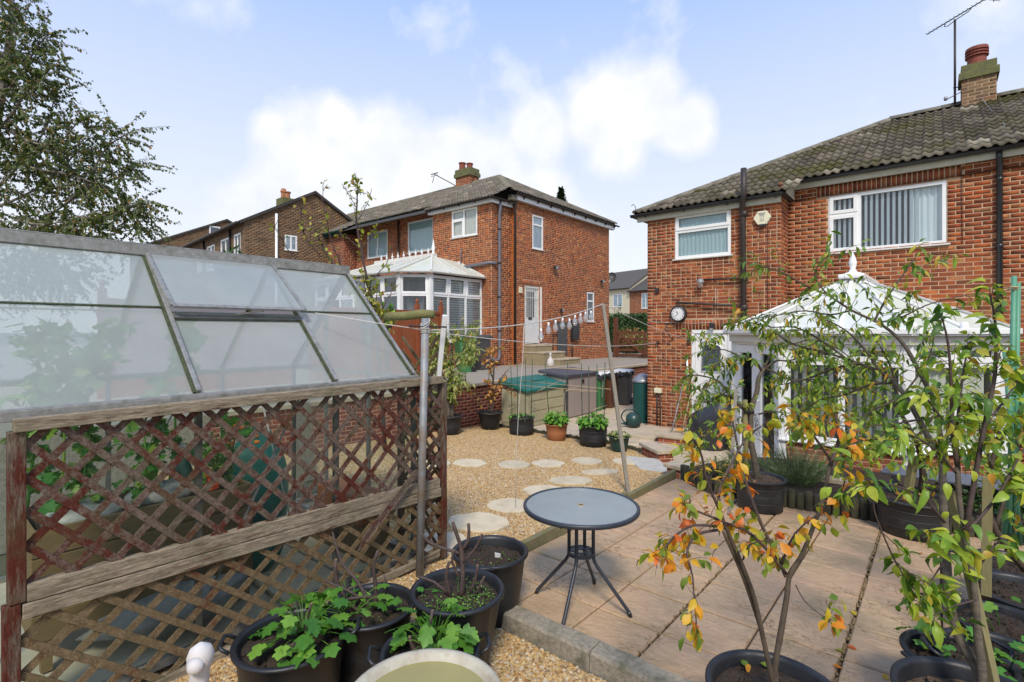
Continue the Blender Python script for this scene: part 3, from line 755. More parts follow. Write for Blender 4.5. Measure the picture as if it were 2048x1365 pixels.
# path slabs between house and retaining wall
pz = -.20
sheet('path_base', -8.3, -2.0, 8.95, 24, lambda y: pz-.045, 'concrete_edge')
path = MB().box((-8.25, 9.0, pz-.07), (-8.2, 9.05, pz-.05)).build('path', 'concrete_edge', kind='structure')
def slab_at(x0, x1, y0, y1, z, mat='path_slab', parent=None, name='slab', th=.045):
    mb = MB(); mb.box((x0, y0, z-th), (x1, y1, z)); o = mb.build(name, mat, parent, bevel=.005); return o
y = 9.03; row = 0
while y < 23:
    x = -7.9 if row % 2 else -8.2
    while x < -2.4:
        w = .60; x1 = min(x+w, -2.35 if y < 10.9 else -5.12)
        if x1 - x > .12 and not (y > 10.3 and x > -5.2): slab_at(x+.004, x1-.004, y+.004, y+.596, pz+random.uniform(-.003, .003), parent=path)
        x += w
    y += .6; row += 1
# lower terrace by the back door, one step down towards the patio
for (x0, x1, y0, y1) in [(-4.0, -3.4, 8.42, 9.0), (-3.4, -2.8, 8.42, 9.0), (-2.8, -2.25, 8.42, 9.0), (-3.3, -2.75, 7.85, 8.4), (-2.72, -2.2, 7.85, 8.4)]:
    slab_at(x0, x1-.008, y0, y1-.008, pz-.01, parent=path)
sheet('terrace_base', -4.5, -1.9, 7.2, 9.0, lambda y: pz-.06, 'concrete_edge')
# raised lip of the upper path beside the back door (one slab step)
slab_at(-5.07, -4.3, 9.65, 10.95, pz+.055, parent=path, th=.06)

# retaining wall with stone coping
rw = thing('retaining_wall', 'long low red brick retaining wall with pale stone coping below the neighbour\'s drive', 'wall', (-8.3, 10, -.25))
brick_wall(rw, (-8.3, 3.0), (-8.3, 22.0), -.275, .70, mat='brick_wine', mort='mortar_pink', n=300)
yy = 3.0
while yy < 21.9:
    slab_at(-8.42, -8.24, yy+.003, yy+.897, .775, 'coping', rw, 'coping_stone', .07); yy += .9

# edging of upright logs/bricks between gravel and path
def edging(name, label, pts, top, h, w, mat, cat='edging', dz=.012, depth=.055):
    t = thing(name, label, cat, (pts[0][0], pts[0][1], top-h))
    for a, b in zip(pts[:-1], pts[1:]):
        a, b = Vector((*a, 0)), Vector((*b, 0)); L = (b-a).length; n = max(1, int(L/w)); ang = atan2(b.y-a.y, b.x-a.x)
        for i in range(n):
            p = a + (b-a)*((i+.5)/n); z = top+random.uniform(-dz, dz); mb = MB()
            if mat == 'log_edge' or mat == 'pot_dark':
                mb.lathe([(w*.49, top-h), (w*.49, z-.01), (w*.42, z), (.001, z+.004)], (p.x, p.y, 0), 10)
            else:
                q = MB(); q.box((-L/n/2+.003, -depth/2, top-h), (L/n/2-.003, depth/2, z))
                cs, sn = cos(ang), sin(ang); mb.add([(p.x+x*cs-y_*sn, p.y+x*sn+y_*cs, z_) for x, y_, z_ in q.v], q.f)
            mb.build('log' if mat == 'log_edge' else 'edge_block', mat, t, smooth=mat == 'log_edge')
    return t
edging('path_edging', 'mossy upright block edging where the gravel meets the path, behind the row of pots', [(-8.2, 8.97), (-4.75, 8.97), (-4.15, 8.72)], -.17, .18, .075, 'log_edge')
edging('bed_edging', 'dark upright log roll edging round the raised lavender bed', [(-2.72, 6.98), (-2.25, 6.55), (-1.75, 6.52), (.3, 6.84), (3.2, 7.2)], .155, .32, .085, 'log_edge', dz=.02)
# timber edge between gravel and patio
ed = thing('timber_edging', 'low mossy timber edging between the gravel and the patio', 'edging', (-2.815, 2.7, 0))
for a, b in ((2.68, 4.05), (4.055, 5.5), (5.505, 6.95)):
    mb = MB(); mb.box((-2.84, a, ground_z(a)-.04), (-2.785, b, ground_z(a)+.07)); mb.build('board', 'edge_timber', ed, bevel=.006)
# concrete kerb
kb = thing('concrete_kerb', 'rough concrete kerb running between foreground gravel and the patio', 'kerb', (-.5, 2.6, .06))
for a, b in ((-2.42, -1.52), (-1.515, -.62), (-.615, .28), (.285, 1.2), (1.205, 2.1), (2.105, 3.0)):
    mb = MB(); z0 = .02
    n = 9; vs = []
    for i in range(n+1):
        x = a+(b-a)*i/n; j = random.uniform(-.006, .006); k = random.uniform(-.004, .004)
        vs += [(x, 2.515, z0), (x, 2.522, .155+k), (x, 2.535, .170+k), (x, 2.648+j, .172+k), (x, 2.658+j, .155+k), (x, 2.66, z0)]
    fs = [(6*i+q, 6*i+q+6, 6*i+(q+1) % 6+6, 6*i+(q+1) % 6) for i in range(n) for q in range(6)] + [tuple(range(6)), tuple(reversed(range(6*n, 6*n+6)))]
    mb.add(vs, [f[::-1] for f in fs]); mb.build('kerbstone', 'concrete_edge', kb)

# stepping stones in the gravel
def stepping(px, py, w, l, a, lab):
    p = W_(px, py, -.045, .185)
    n = 18; r = random.Random(px); pts = []
    for i in range(n):
        t_ = 2*pi*i/n; rr = 1+r.uniform(-.09, .07); x, y_ = w*.56*cos(t_)*rr, l*.56*sin(t_)*rr; pts.append((p[0]+x*cos(a)-y_*sin(a), p[1]+x*sin(a)+y_*cos(a)))
    zt = gravel_z(p[1])+.032; mb = MB(); mb.prism(pts, zt-.05, zt); o = mb.build('stepping_stone', 'stepping_stone', bevel=.006)
    tag(o, lab, 'stepping stone', 'irregular stepping stones in the gravel'); return o
def W_(px, py, sl, z0):     # where the view ray through a measured point of the photo meets the sloping ground z = z0 + sl*y
    x = (px-1024)/1021; v = (662-py)/1021; d = (CC*x-SS, SS*x+CC, v); t_ = (z0-2)/(d[2]-sl*d[1]); return Vector((t_*d[0], t_*d[1], 2+t_*d[2]))
for args in [(872, 927, .42, .40, .3, 'stepping stone half hidden behind the trellis post, level with the far row'),
             (940, 926, .50, .40, .4, 'oval stepping stone at the left end of the far row'),
             (1028, 929, .46, .42, .2, 'stepping stone crossed by the hanging cord, in the far row'),
             (1096, 927, .46, .42, .6, 'round stepping stone in front of the terracotta pot'),
             (1174, 922, .46, .42, .1, 'stepping stone in front of the largest black tub of beans'),
             (1256, 923, .44, .38, .3, 'stepping stone under the leaning line prop'),
             (1200, 944, .52, .26, .9, 'long narrow stepping stone just right of the middle of the gravel'),
             (1142, 961, .56, .36, .8, 'wide stepping stone directly beyond the glass table'),
             (1092, 982, .52, .42, .6, 'stepping stone partly covered by the far rim of the glass table'),
             (1020, 1011, .50, .42, .6, 'stepping stone touching the left rim of the glass table'),
             (955, 1044, .60, .46, .5, 'largest stepping stone, in front of the pruned stems in the tall tub'),
             (880, 1085, .50, .44, .5, 'nearest stepping stone, beside the foot of the trellis')]:
    stepping(*args)
mb = MB(); mb.prism([(-4.12, 8.02), (-3.55, 7.42), (-3.05, 7.52), (-3.6, 8.2)], -.22, -.155)
tag(mb.build('paving_slab', 'pale_slab', bevel=.006), 'pale grey square slab forming a step between the two low brick piers', 'paving slab')
# two low piers with sandstone caps
def pier(nm, lab, c, w, l, z0, z1, ang):
    t = thing(nm, lab, 'pier', (c[0], c[1], z0)); cs, sn = cos(ang), sin(ang)
    corners = [(c[0]+x*cs-y_*sn, c[1]+x*sn+y_*cs) for x, y_ in ((-w/2, -l/2), (w/2, -l/2), (w/2, l/2), (-w/2, l/2))]
    for i in range(4): brick_wall(t, corners[i], corners[(i+1) % 4], z0, z1-.06, mat='brick_wine', mort='mortar_pink', thick=.05)
    cc = [(c[0]+x*cs-y_*sn, c[1]+x*sn+y_*cs) for x, y_ in ((-w/2-.04, -l/2-.04), (w/2+.04, -l/2-.04), (w/2+.04, l/2+.04), (-w/2-.04, l/2+.04))]
    MB().prism(cc, z1-.058, z1).build('cap', 'coping', t, bevel=.008)
pier('low_pier', 'low brick pier with sandstone cap beside the bed notch, nearer the house', (-3.72, 8.42), .62, .26, -.36, .0, -.66)
pier('low_pier', 'low brick pier with sandstone cap at the corner of the raised bed', (-2.82, 7.42), .46, .30, -.30, .03, -.2)
# bed with soil
bs = MB(); bs.add([(-2.7, 7.0, .07), (-2.22, 6.6, .07), (-1.75, 6.56, .07), (.3, 6.88, .07), (3.2, 7.24, .07), (3.2, 9.3, .07), (-.2, 8.55, .07), (-1.9, 8.55, .07), (-2.3, 8.2, .07), (-2.6, 7.4, .07)], [tuple(range(10))])
for a, b in (((-2.7, 7.0), (-2.6, 7.4)), ((-2.6, 7.4), (-2.3, 8.2)), ((-2.3, 8.2), (-1.9, 8.55))): bs.add([(*a, .07), (*b, .07), (*b, -.3), (*a, -.3)], [(0, 1, 2, 3)])
bs.build('bed_soil', 'soil', kind='structure')
MB().box((-1.75, 7.55, .072), (-.6, 7.75, .12)).build('stepping_strip', 'coping', kind='structure')
# gravel strip right of the patio
sheet('side_ground', 1.9, 12, 2.5, 12, lambda y: ground_z(y)+.006, 'yellow_stone')

# ================================================================ TEXT MESHES
def text_mesh(s, size, mat, ext=.001):
    cu = bpy.data.curves.new('t', 'FONT'); cu.body = s; cu.size = size; cu.align_x = 'CENTER'; cu.align_y = 'CENTER'; cu.extrude = ext
    o = bpy.data.objects.new('t', cu); C.objects.link(o); dg = bpy.context.evaluated_depsgraph_get()
    me = bpy.data.meshes.new_from_object(o.evaluated_get(dg)); bpy.data.objects.remove(o, do_unlink=True); me.materials.clear(); me.materials.append(MATS[mat]); return me

# ================================================================ RIGHT HOUSE
H = thing('brick_house', 'large red brick house on the right with a mossy tiled roof', 'house', (-1, 14, -.2))
Yw, Ym_, xa, xb = 10.986, 11.646, -5.08, -2.316
frw = Fr((xa, Yw), (xb, Yw)); frm = Fr((xb, Ym_), (5.0, Ym_))
wo_ = (.646, 1.830, 3.575, 4.545); do_ = (1.013, 1.842, -.275, 2.02)
brick_wall(H, (xa, Yw), (xb, Yw), -.275, 4.60, [wo_, do_], [(.66, 2.05, 2.03, 2.245)], pat='mix', n=300)
brick_wall(H, (xb, Yw+.004), (xb, Ym_), -.275, 4.90, [], [], pat='stretch', n=60)
mo_ = (.696, 2.466, 3.52, 4.63)
brick_wall(H, (xb, Ym_), (5.0, Ym_), -.275, 4.90, [mo_], [(.5, 2.66, 4.64, 4.855)], pat='stretch', n=300)
brick_wall(H, (xa, 19.3), (xa, Yw+.004), -.275, 4.60, n=0)
window(H, frw, wo_[0]+.002, wo_[1]-.002, wo_[2], wo_[3]-.005, [(0, 1, 0, .62), (0, 1, .62, 1)], o=.0, sash=(1,), back='curtain_teal')
window(H, frm, mo_[0]+.002, mo_[1]-.002, mo_[2], mo_[3]-.005, [(0, .28, 0, .66), (0, .28, .66, 1), (.28, 1, 0, 1)], o=-.01, sash=(0, 1), back=None)
slats(frm, mo_[0]+.05, mo_[0]+1.42, -.09, mo_[2]+.03, mo_[3]-.03, .085, .055, H, 'curtain', .6)
wavy(frm, mo_[0]+1.25, mo_[1], -.13, mo_[2], mo_[3], .02, .09).build('curtain', 'curtain', H, smooth=True)
# back door
def door(parent, fr, u0, u1, z0, z1, o, arch=True):
    mb = MB(); fw = .07
    fr.box(mb, u0, u0+fw, o-.06, o, z0, z1); fr.box(mb, u1-fw, u1, o-.06, o, z0, z1); fr.box(mb, u0+fw, u1-fw, o-.06, o-.001, z1-fw, z1)
    mb.build('door_frame', 'upvc', parent, bevel=.004)
    d = MB(); a, b = u0+fw+.005, u1-fw-.005; fr.box(d, a, b, o-.055, o-.025, z0+.02, z1-fw-.005); D_ = d.build('door', 'upvc', parent)
    for (p, q, r_, s_) in ((a+.02, b-.02, z0+.05, z0+.95), (a+.10, b-.10, z0+.12, z0+.85)):
        f = MB(); t_ = .012
        fr.box(f, p, p+t_, o-.026, o-.016, r_, s_); fr.box(f, q-t_, q, o-.026, o-.016, r_, s_); fr.box(f, p+t_, q-t_, o-.026, o-.016, r_, r_+t_); fr.box(f, p+t_, q-t_, o-.026, o-.016, s_-t_, s_); f.build('moulding', 'upvc', D_)
    # arched light
    m_ = (a+b)/2; hw = (b-a)*.30; zb, zt = z0+1.28, z0+1.78; rise = .09
    arc = [(m_-hw, zb), (m_+hw, zb)] + [(m_+hw*cos(t_), zt+rise*sin(t_)) for t_ in np.linspace(0, pi, 12)]
    g = MB(); g.add([fr.P(u, o-.020, z) for u, z in arc], [tuple(range(len(arc)))]); g.build('glazing', 'glass_lead', D_)
    rim = MB(); pts = [fr.P(u, o-.018, z) for u, z in arc]; rim.tube(pts+[pts[0]], .014, 6); rim.build('moulding', 'upvc', D_, smooth=True)
    arc2 = [fr.P(m_+hw*1.35*cos(t_), o-.022, zt+.05+rise*1.3*sin(t_)) for t_ in np.linspace(0, pi, 12)]; MB().tube(arc2, .007, 6).build('moulding', 'upvc', D_, smooth=True)
    MB().tube([fr.P(b-.06, o-.02, z0+1.0), fr.P(b-.06, o+.03, z0+1.0), fr.P(b-.16, o+.03, z0+1.0)], .009, 6).build('handle', 'upvc', D_)
simple('glass_lead', (.03, .04, .055), (.12, .14, .16), 25, .12, 0)
door(H, frw, do_[0]+.002, do_[1]-.002, -.15, do_[3]-.005, .0)
MB().box((-4.2, 10.6, -.199), (-3.1, 10.98, -.10)).build('doorstep', 'coping', H, bevel=.006)
# fascias and gutters
def gutter(parent, a, b, mat, r=.058, name='gutter'):
    a, b = Vector(a), Vector(b); d = (b-a).normalized(); side = d.cross(Vector((0, 0, 1))); mb = MB(); k = 9; vs = []
    for q in (a, b):
        for rr in (r, r-.006):
            for j in range(k): an = pi*j/(k-1); vs.append(q + side*(rr*cos(an)) - Vector((0, 0, 1))*(rr*sin(an)))
    fs = [(j, j+1, 2*k+j+1, 2*k+j) for j in range(k-1)] + [(k+j+1, k+j, 3*k+j, 3*k+j+1) for j in range(k-1)] + [(0, k, 3*k, 2*k), (k-1, 3*k-1, 4*k-1, 2*k-1)]
    fs += [tuple(range(k)), tuple(range(2*k, 3*k))]
    mb.add(vs, fs); return mb.build(name, mat, parent)
def gline(name, pts, r, mat, parent, n=10, smooth=True): return MB().tube(pts, r, n).build(name, mat, parent, smooth=smooth)
MB().box((-5.3, 10.90, 4.50), (-2.30, 10.925, 4.615)).build('fascia', 'cream_paint', H)
MB().box((-5.3, 10.926, 4.50), (-2.31, 10.975, 4.52)).build('soffit', 'cream_paint', H)
MB().box((-2.30, 11.56, 4.84), (5, 11.585, 4.96)).build('fascia', 'cream_paint', H)
gutter(H, (-5.42, 10.84, 4.66), (-2.24, 10.84, 4.66), 'black_plastic', .062)
gutter(H, (-2.33, 11.50, 5.0), (5, 11.50, 5.0), 'black_plastic', .062)
for x in np.arange(-5.1, -2.3, .9): MB().box((x, 10.77, 4.585), (x+.025, 10.90, 4.60)).build('bracket', 'black_plastic', H)
gutter(H, (-5.38, 10.9, 4.66), (-5.38, 19.5, 4.66), 'black_plastic', .062)
# roof: rear slope, left hip slope, deck
tn = .53; al = math.atan(tn); ca = cos(al)
def zr(y): return 4.66+tn*(y-10.8)
deck = MB(); rz_ = zr(15.25)
deck.add([(-5.3, 10.8, 4.64), (-2.2, 10.8, 4.64), (-2.2, 11.45, zr(11.45)-.02), (5.2, 11.45, zr(11.45)-.02), (5.2, 15.25, rz_-.02), (-.85, 15.25, rz_-.02)], [(0, 1, 2, 3, 4, 5)])
deck.add([(-5.3, 10.8, 4.64), (-.85, 15.25, rz_-.02), (-5.3, 19.7, 4.64)], [(0, 1, 2)])
deck.add([(-5.3, 19.7, 4.64), (-.85, 15.25, rz_-.02), (5.2, 15.25, rz_-.02), (5.2, 19.7, 4.64)], [(0, 1, 2, 3)])
deck.add([(-5.3, 10.8, 4.64), (-2.2, 10.8, 4.64), (-2.2, 11.6, 4.64), (5.2, 11.6, 4.70), (5.2, 19.7, 4.64), (-5.3, 19.7, 4.64)], [(5, 4, 3, 2, 1, 0)])
roofH = deck.build('roof', 'roof_deck', H)
ins = lambda u, v: (u >= v*ca-.02) and (v*ca <= 4.5) and (v*ca >= .64 or u <= 3.12) and v > -.1
roof_slope(roofH, (-5.3, 10.8, 4.66), (1, 0, 0), (0, ca, sin(al)), 10.5, 4.45/ca, ins, 'tile_right', 300, lambda u, v: max(u, v*ca))
ins2 = lambda u, v: (u >= v*ca-.02) and (8.9-u >= v*ca-.02) and v > -.1 and v*ca < 4.45
roof_slope(roofH, (-5.3, 19.7, 4.66), (0, -1, 0), (ca, 0, sin(al)), 8.9, 4.45/ca, ins2, 'tile_right', 0, lambda u, v: min(max(u, v*ca), 8.9-v*ca))
ridge_tiles(roofH, (-.85, 15.25, rz_+.04), (5.2, 15.25, rz_+.04), 'ridge_mortar', .14)
ridge_tiles(roofH, (-5.28, 10.82, 4.70), (-.85, 15.25, rz_+.04), 'ridge_mortar', .125)
MB().tube([(-5.28, 10.82, 4.72), (-5.3, 10.8, 4.86), (-5.34, 10.78, 4.9), (-5.37, 10.76, 4.86)], .008, 6).build('hip_iron', 'black_iron', roofH)
# verge end where the wing roof stops
MB().add([(-2.19, 10.8, 4.63), (-2.19, 11.55, 4.63), (-2.19, 11.55, zr(11.55)), (-2.19, 10.8, zr(10.8))], [(0, 1, 2, 3)]).build('verge', 'cream_paint', roofH)
# pipes
sp = [(-2.93, 10.72, 5.22), (-2.93, 10.72, 4.70), (-2.95, 10.74, 4.62), (-3.0, 10.87, 4.44), (-2.99, 10.89, 4.36), (-2.96, 10.89, .35)]
gline('soil_pipe', sp, .056, 'black_iron', H, 12)
for z in (4.35, 3.05, 2.47, 1.2): MB().lathe([(.056, -.05), (.072, -.045), (.072, .045), (.056, .05)], (-2.965, 10.89, z), 12).build('pipe_collar', 'black_iron', H, smooth=True)
gline('waste_pipe', [(-3.80, 10.93, 3.08), (-3.0, 10.90, 3.07)], .022, 'black_iron', H)
gline('waste_pipe', [(-4.38, 10.98, 2.63), (-4.38, 10.93, 2.62), (-3.0, 10.90, 2.50)], .024, 'black_iron', H)
gline('downpipe', [(.80, 11.52, 4.95), (.80, 11.53, 4.84), (.81, 11.60, 4.72), (.81, 11.60, -.1)], .042, 'black_plastic', H, 12)
for z in (4.5, 3.4, 2.35): MB().lathe([(.042, -.03), (.05, -.028), (.05, .028), (.042, .03)], (.81, 11.60, z), 12).build('pipe_collar', 'black_plastic', H, smooth=True)
gline('cable', [(-2.55, 10.975, 4.15), (-2.55, 10.97, 2.2)], .004, 'black_plastic', H, 5)
gline('cable', [(.34, 11.635, 4.8), (.35, 11.63, 3.5)], .005, 'black_plastic', H, 5)
gline('cable', [(-3.55, 10.97, 2.9), (-3.56, 10.97, 2.3), (-3.6, 10.97, 2.18), (-4.0, 10.97, 2.16), (-4.75, 10.97, 2.19), (-5.06, 10.97, 2.22)], .004, 'rope_white', H, 5)
gline('cable', [(-4.84, 10.96, .62), (-4.84, 10.96, -.2)], .016, 'black_iron', H, 6); gline('cable', [(-4.76, 10.96, .62), (-4.76, 10.96, -.2)], .014, 'black_iron', H, 6)
MB().box((-4.89, 10.90, .60), (-4.72, 10.985, .71)).build('socket_box', 'alarm_cream', H, bevel=.012)
mb = MB(); mb.tube([(-5.0+.4, 10.98, 2.16), (-4.6, 10.86, 2.14), (-4.56, 10.78, 2.02), (-4.5, 10.9, 1.85), (-4.48, 10.98, 1.8)], .010, 6); mb.tube([(-4.6, 10.97, 2.16), (-4.6, 10.80, 2.15)], .01, 6); mb.build('hanging_bracket', 'black_iron', H)
MB().box((-4.88, 10.93, 2.86), (-4.80, 10.98, 2.96)).build('cable_box', 'black_plastic', H)
MB().box((-3.79, 10.955, 1.92), (-3.76, 10.98, 1.95)).build('hook', 'black_iron', H)
# window lamp on the pipe
MB().lathe([(.0, .09), (.05, .08), (.075, .03), (.08, 0)], (-3.83, 10.86, 3.02), 12).build('lamp_cap', 'galv', H, smooth=True)
MB().lathe([(.06, 0), (.06, -.08), (.04, -.11), (0, -.115)], (-3.83, 10.86, 3.02), 12).build('lamp_glass', 'bulb_glass', H, smooth=True)
# chimney
ch = thing('chimney', 'brick chimney with mossy cap and one terracotta pot on the right-hand roof', 'chimney', (.7, 15.25, 6.8))
x0, x1, y0, y1 = .44, 1.0, 14.98, 15.5
for a, b in (((x0, y0), (x1, y0)), ((x1, y0), (x1, y1)), ((x1, y1), (x0, y1)), ((x0, y1), (x0, y0))): brick_wall(ch, a, b, 6.6, 7.52, mat='brick_brown', mort='mortar', n=60)
MB().box((x0-.05, y0-.05, 7.50), (x1+.05, y1+.05, 7.66)).build('corbel', 'lichen_stone', ch, bevel=.01)
MB().box((x0-.01, y0-.01, 7.66), (x1+.01, y1+.01, 7.83)).build('corbel', 'lichen_stone', ch, bevel=.01)
cp = MB().lathe([(.17, 7.8), (.16, 8.03), (.20, 8.04), (.20, 8.07), (.165, 8.075), (.165, 8.10), (.20, 8.105), (.20, 8.13), (.165, 8.135), (.165, 8.16), (.20, 8.165), (.20, 8.20), (.19, 8.24), (0, 8.26)], (.70, 15.24, 0), 20).build('chimney_pot', 'chimney_pot', ch, smooth=False)
# aerial
ae = thing('tv_aerial', 'tall television aerial on a mast strapped to the right-hand chimney', 'aerial', (.30, 15.0, 7.0))
gline('mast', [(.33, 15.05, 6.95), (.33, 15.05, 8.93)], .022, 'black_iron', ae, 8)
bd = Vector((CC*-.148-SS, SS*-.148+CC, 0)).normalized(); pm = Vector((.33, 15.05, 8.98)); sdv = Vector((bd.y, -bd.x, 0))
mb = MB(); mb.bar(pm+bd*.66, pm-bd*.95, .018, .018); mb.build('boom', 'black_iron', ae)
for i in range(14):
    p = pm+bd*(.64-i*.095); MB().bar(p-sdv*.07, p+sdv*.07, .006, .006).build('element', 'metal_grey', ae)
mb = MB(); p = pm-bd*.80; 
for dz in (-.13, -.05, .05, .13): mb.bar(p-sdv*.16+Vector((0, 0, dz)), p+sdv*.16+Vector((0, 0, dz)), .008, .008)
mb.bar(p+Vector((0, 0, -.16)), p+Vector((0, 0, .16)), .015, .015); mb.build('reflector', 'black_iron', ae)
gline('brace', [pm+bd*.22, pm+bd*.24+Vector((0, 0, -.07)), pm+bd*.15+Vector((0, 0, -.10)), pm+Vector((0, 0, -.07)), pm-bd*.30+Vector((0, 0, -.05)), pm-bd*.36+Vector((0, 0, .0))], .009, 'black_iron', ae, 6)
gline('bracket', [(.30, 15.05, 7.42), (.46, 15.05, 7.40)], .012, 'black_iron', ae, 6); gline('bracket', [(.28, 15.05, 7.08), (.46, 15.05, 7.08)], .012, 'black_iron', ae, 6)
gline('lnb_arm', [(.46, 15.0, 7.28), (.20, 14.85, 7.13)], .009, 'black_iron', ae, 6); MB().lathe([(0, .05), (.035, .03), (.03, -.04), (0, -.05)], (.17, 14.83, 7.14), 10).build('lnb', 'metal_grey', ae, smooth=True)
gline('aerial_cable', [(.75, 15.1, 7.13), (.83, 14.6, 6.72), (.86, 14.0, 6.41), (.90, 13.3, 6.04), (.95, 12.6, 5.67), (.88, 12.2, 5.46), (.94, 11.8, 5.25)], .009, 'galv', roofH, 5)
gline('aerial_cable', [(1.75, 15.1, 7.13), (1.85, 14.6, 6.72), (1.9, 14.2, 6.5), (2.2, 13.9, 6.35)], .011, 'galv', roofH, 5)

# alarm box, clock, door light: things fixed to the wall
al_ = thing('alarm_box', 'cream hexagonal alarm box high on the wing beside the black soil pipe', 'alarm box', (-2.64, 10.98, 4.24))
hexp = [(.165*cos(pi*k/3), .155*sin(pi*k/3)) for k in range(6)]
mb = MB(); n = 6; c0 = Vector((-2.64, 10.975, 4.235))
mb.add([c0+Vector((x, 0, z)) for x, z in hexp]+[c0+Vector((x*.97, -.07, z*.97)) for x, z in hexp], [tuple(range(6, 12)), tuple(reversed(range(6)))]+[(i, (i+1) % 6, 6+(i+1) % 6, 6+i) for i in range(6)])
mb.build('case', 'alarm_cream', al_, bevel=.008)
MB().box((-2.69, 10.915, 4.055), (-2.585, 10.97, 4.10)).build('strobe', 'black_plastic', al_, bevel=.008)
for (x, z, w, h) in [(-.0, .088, .16, .012), (0, .064, .10, .020), (0, .040, .09, .006), (-.03, .012, .012, .02), (0, .016, .012, .02), (.03, .012, .012, .02), (-.03, -.03, .012, .03), (0, -.032, .014, .03), (.03, -.03, .012, .03), (0, -.065, .085, .012), (.075, -.085, .012, .012)]:
    MB().box((c0.x+x-w/2, c0.y-.073, c0.z+z-h/2), (c0.x+x+w/2, c0.y-.0705, c0.z+z+h/2)).build('print', 'print_grey', al_)
ck = thing('wall_clock', 'round white wall clock with roman numerals and dark case left of the back door', 'clock', (-4.33, 10.93, 2.375)); c0 = Vector((-4.33, 10.93, 2.375))
def yl(prof, c, n=28):   # lathe about the Y axis, profile (r, y)
    mb = MB(); k = 0; vs = [(c[0]+r*cos(2*pi*j/n), c[1]+y_, c[2]+r*sin(2*pi*j/n)) for r, y_ in prof for j in range(n)]
    mb.add(vs, [(i*n+j, i*n+(j+1) % n, (i+1)*n+(j+1) % n, (i+1)*n+j) for i in range(len(prof)-1) for j in range(n)]); return mb
yl([(.17, .05), (.178, .0), (.178, -.05), (.16, -.065), (.148, -.05), (.146, -.03)], c0).build('case', 'pot_dark', ck, smooth=True)
yl([(.147, -.035), (.0001, -.0351)], c0).build('face', 'label_white', ck)
for i, s_ in enumerate(['XII', 'I', 'II', 'III', 'IIII', 'V', 'VI', 'VII', 'VIII', 'IX', 'X', 'XI']):
    a = radians_ = pi/2 - i*pi/6; me = text_mesh(s_, .036, 'print_dark'); link('numeral', me, ck, M=Matrix.Translation(c0+Vector((.118*cos(a), -.038, .118*sin(a)))) @ Matrix.Rotation(pi/2, 4, 'X') @ Matrix.Rotation(a-pi/2, 4, 'Z'))
for ang, l, w in ((R(90-225), .10, .006), (R(90+36), .065, .009)): MB().bar(c0+Vector((0, -.042, 0)), c0+Vector((l*cos(ang), -.042, l*sin(ang))), .003, w).build('hand', 'print_dark', ck)
dl = thing('door_light', 'small black wall light just above the white back door', 'wall light', (-3.62, 10.95, 2.07))
MB().box((-3.67, 10.90, 2.06), (-3.57, 10.98, 2.16)).build('hood', 'black_plastic', dl, bevel=.01); MB().box((-3.655, 10.89, 2.0), (-3.585, 10.96, 2.058)).build('lens', 'bulb_glass', dl, bevel=.01)

# ---------------------------------------------------------------- right conservatory
K = thing('conservatory', 'white conservatory with pointed roof and finial against the right-hand brick house', 'conservatory', (-1.04, 9.8, -.2))
gz, rz2 = 2.02, 2.87; o_ = .1
G = [(-2.9, 11.6), (-2.9, 9.55), (-1.85, 8.5), (-.23, 8.5), (.82, 9.55), (.82, 11.6)]
Rd0, Rd1 = Vector((-1.04, 9.95, rz2)), Vector((-1.04, 11.62, rz2)); G3 = [Vector((x, y_, gz)) for x, y_ in G]
def rpanel(q): MB().slab([Vector(p)+Vector((0, 0, .0)) for p in q], .025).build('roof_panel', 'conservatory_roof', K)
def rafter(a, b, w=.055): 
    MB().bar(Vector(a)+Vector((0, 0, .02)), Vector(b)+Vector((0, 0, .02)), w, .035).build('rafter', 'upvc', K, bevel=.01)
def lerp(a, b, t_): return Vector(a)*(1-t_)+Vector(b)*t_
rafts = []
facets = [(G3[1], G3[2]), (G3[2], G3[3]), (G3[3], G3[4])]
for a, b in facets:
    m_ = lerp(a, b, .5)
    rpanel([a, m_, Rd0]); rpanel([m_, b, Rd0]); rafts.append((m_, Rd0))
for a, b in ((G3[0], G3[1]), (G3[4], G3[5])):
    for i in range(3):
        p, q = lerp(a, b, i/3), lerp(a, b, (i+1)/3); r0 = Vector((Rd0.x, max(Rd0.y, min(Rd1.y, p.y)), rz2)); r1 = Vector((Rd0.x, max(Rd0.y, min(Rd1.y, q.y)), rz2))
        quad = [p, q, r1, r0] if (r1-r0).length > .01 else [p, q, r0]; rpanel(quad); rafts.append((p, r0))
for p in G3[1:5]: rafts.append((p, Rd0))
for a, b in rafts: rafter(a, lerp(a, b, .985))
for p in G3[1:5]+[lerp(*f, .5) for f in facets]: MB().lathe([(.0, .10), (.035, .09), (.05, .05), (.05, -.0)], p+Vector((0, 0, .0)), 10).build('end_cap', 'upvc', K, smooth=True)
MB().prism([(-1.22, 9.72), (-.86, 9.72), (-.80, 11.6), (-1.28, 11.6)], rz2-.03, rz2+.04).build('ridge_cap', 'upvc', K, bevel=.02)
MB().lathe([(.20, 0), (.17, .05), (.06, .09), (.05, .12), (.035, .13), (.055, .2), (.06, .24), (.04, .32), (.0, .42)], (-1.04, 9.95, rz2), 14).build('finial', 'upvc', K, smooth=True)
for i in range(14):
    y_ = 10.08+i*.11; MB().lathe([(.02, .03), (.014, .10), (.022, .12), (.0, .155)], (-1.04, y_, rz2), 6).build('cresting', 'upvc', K)
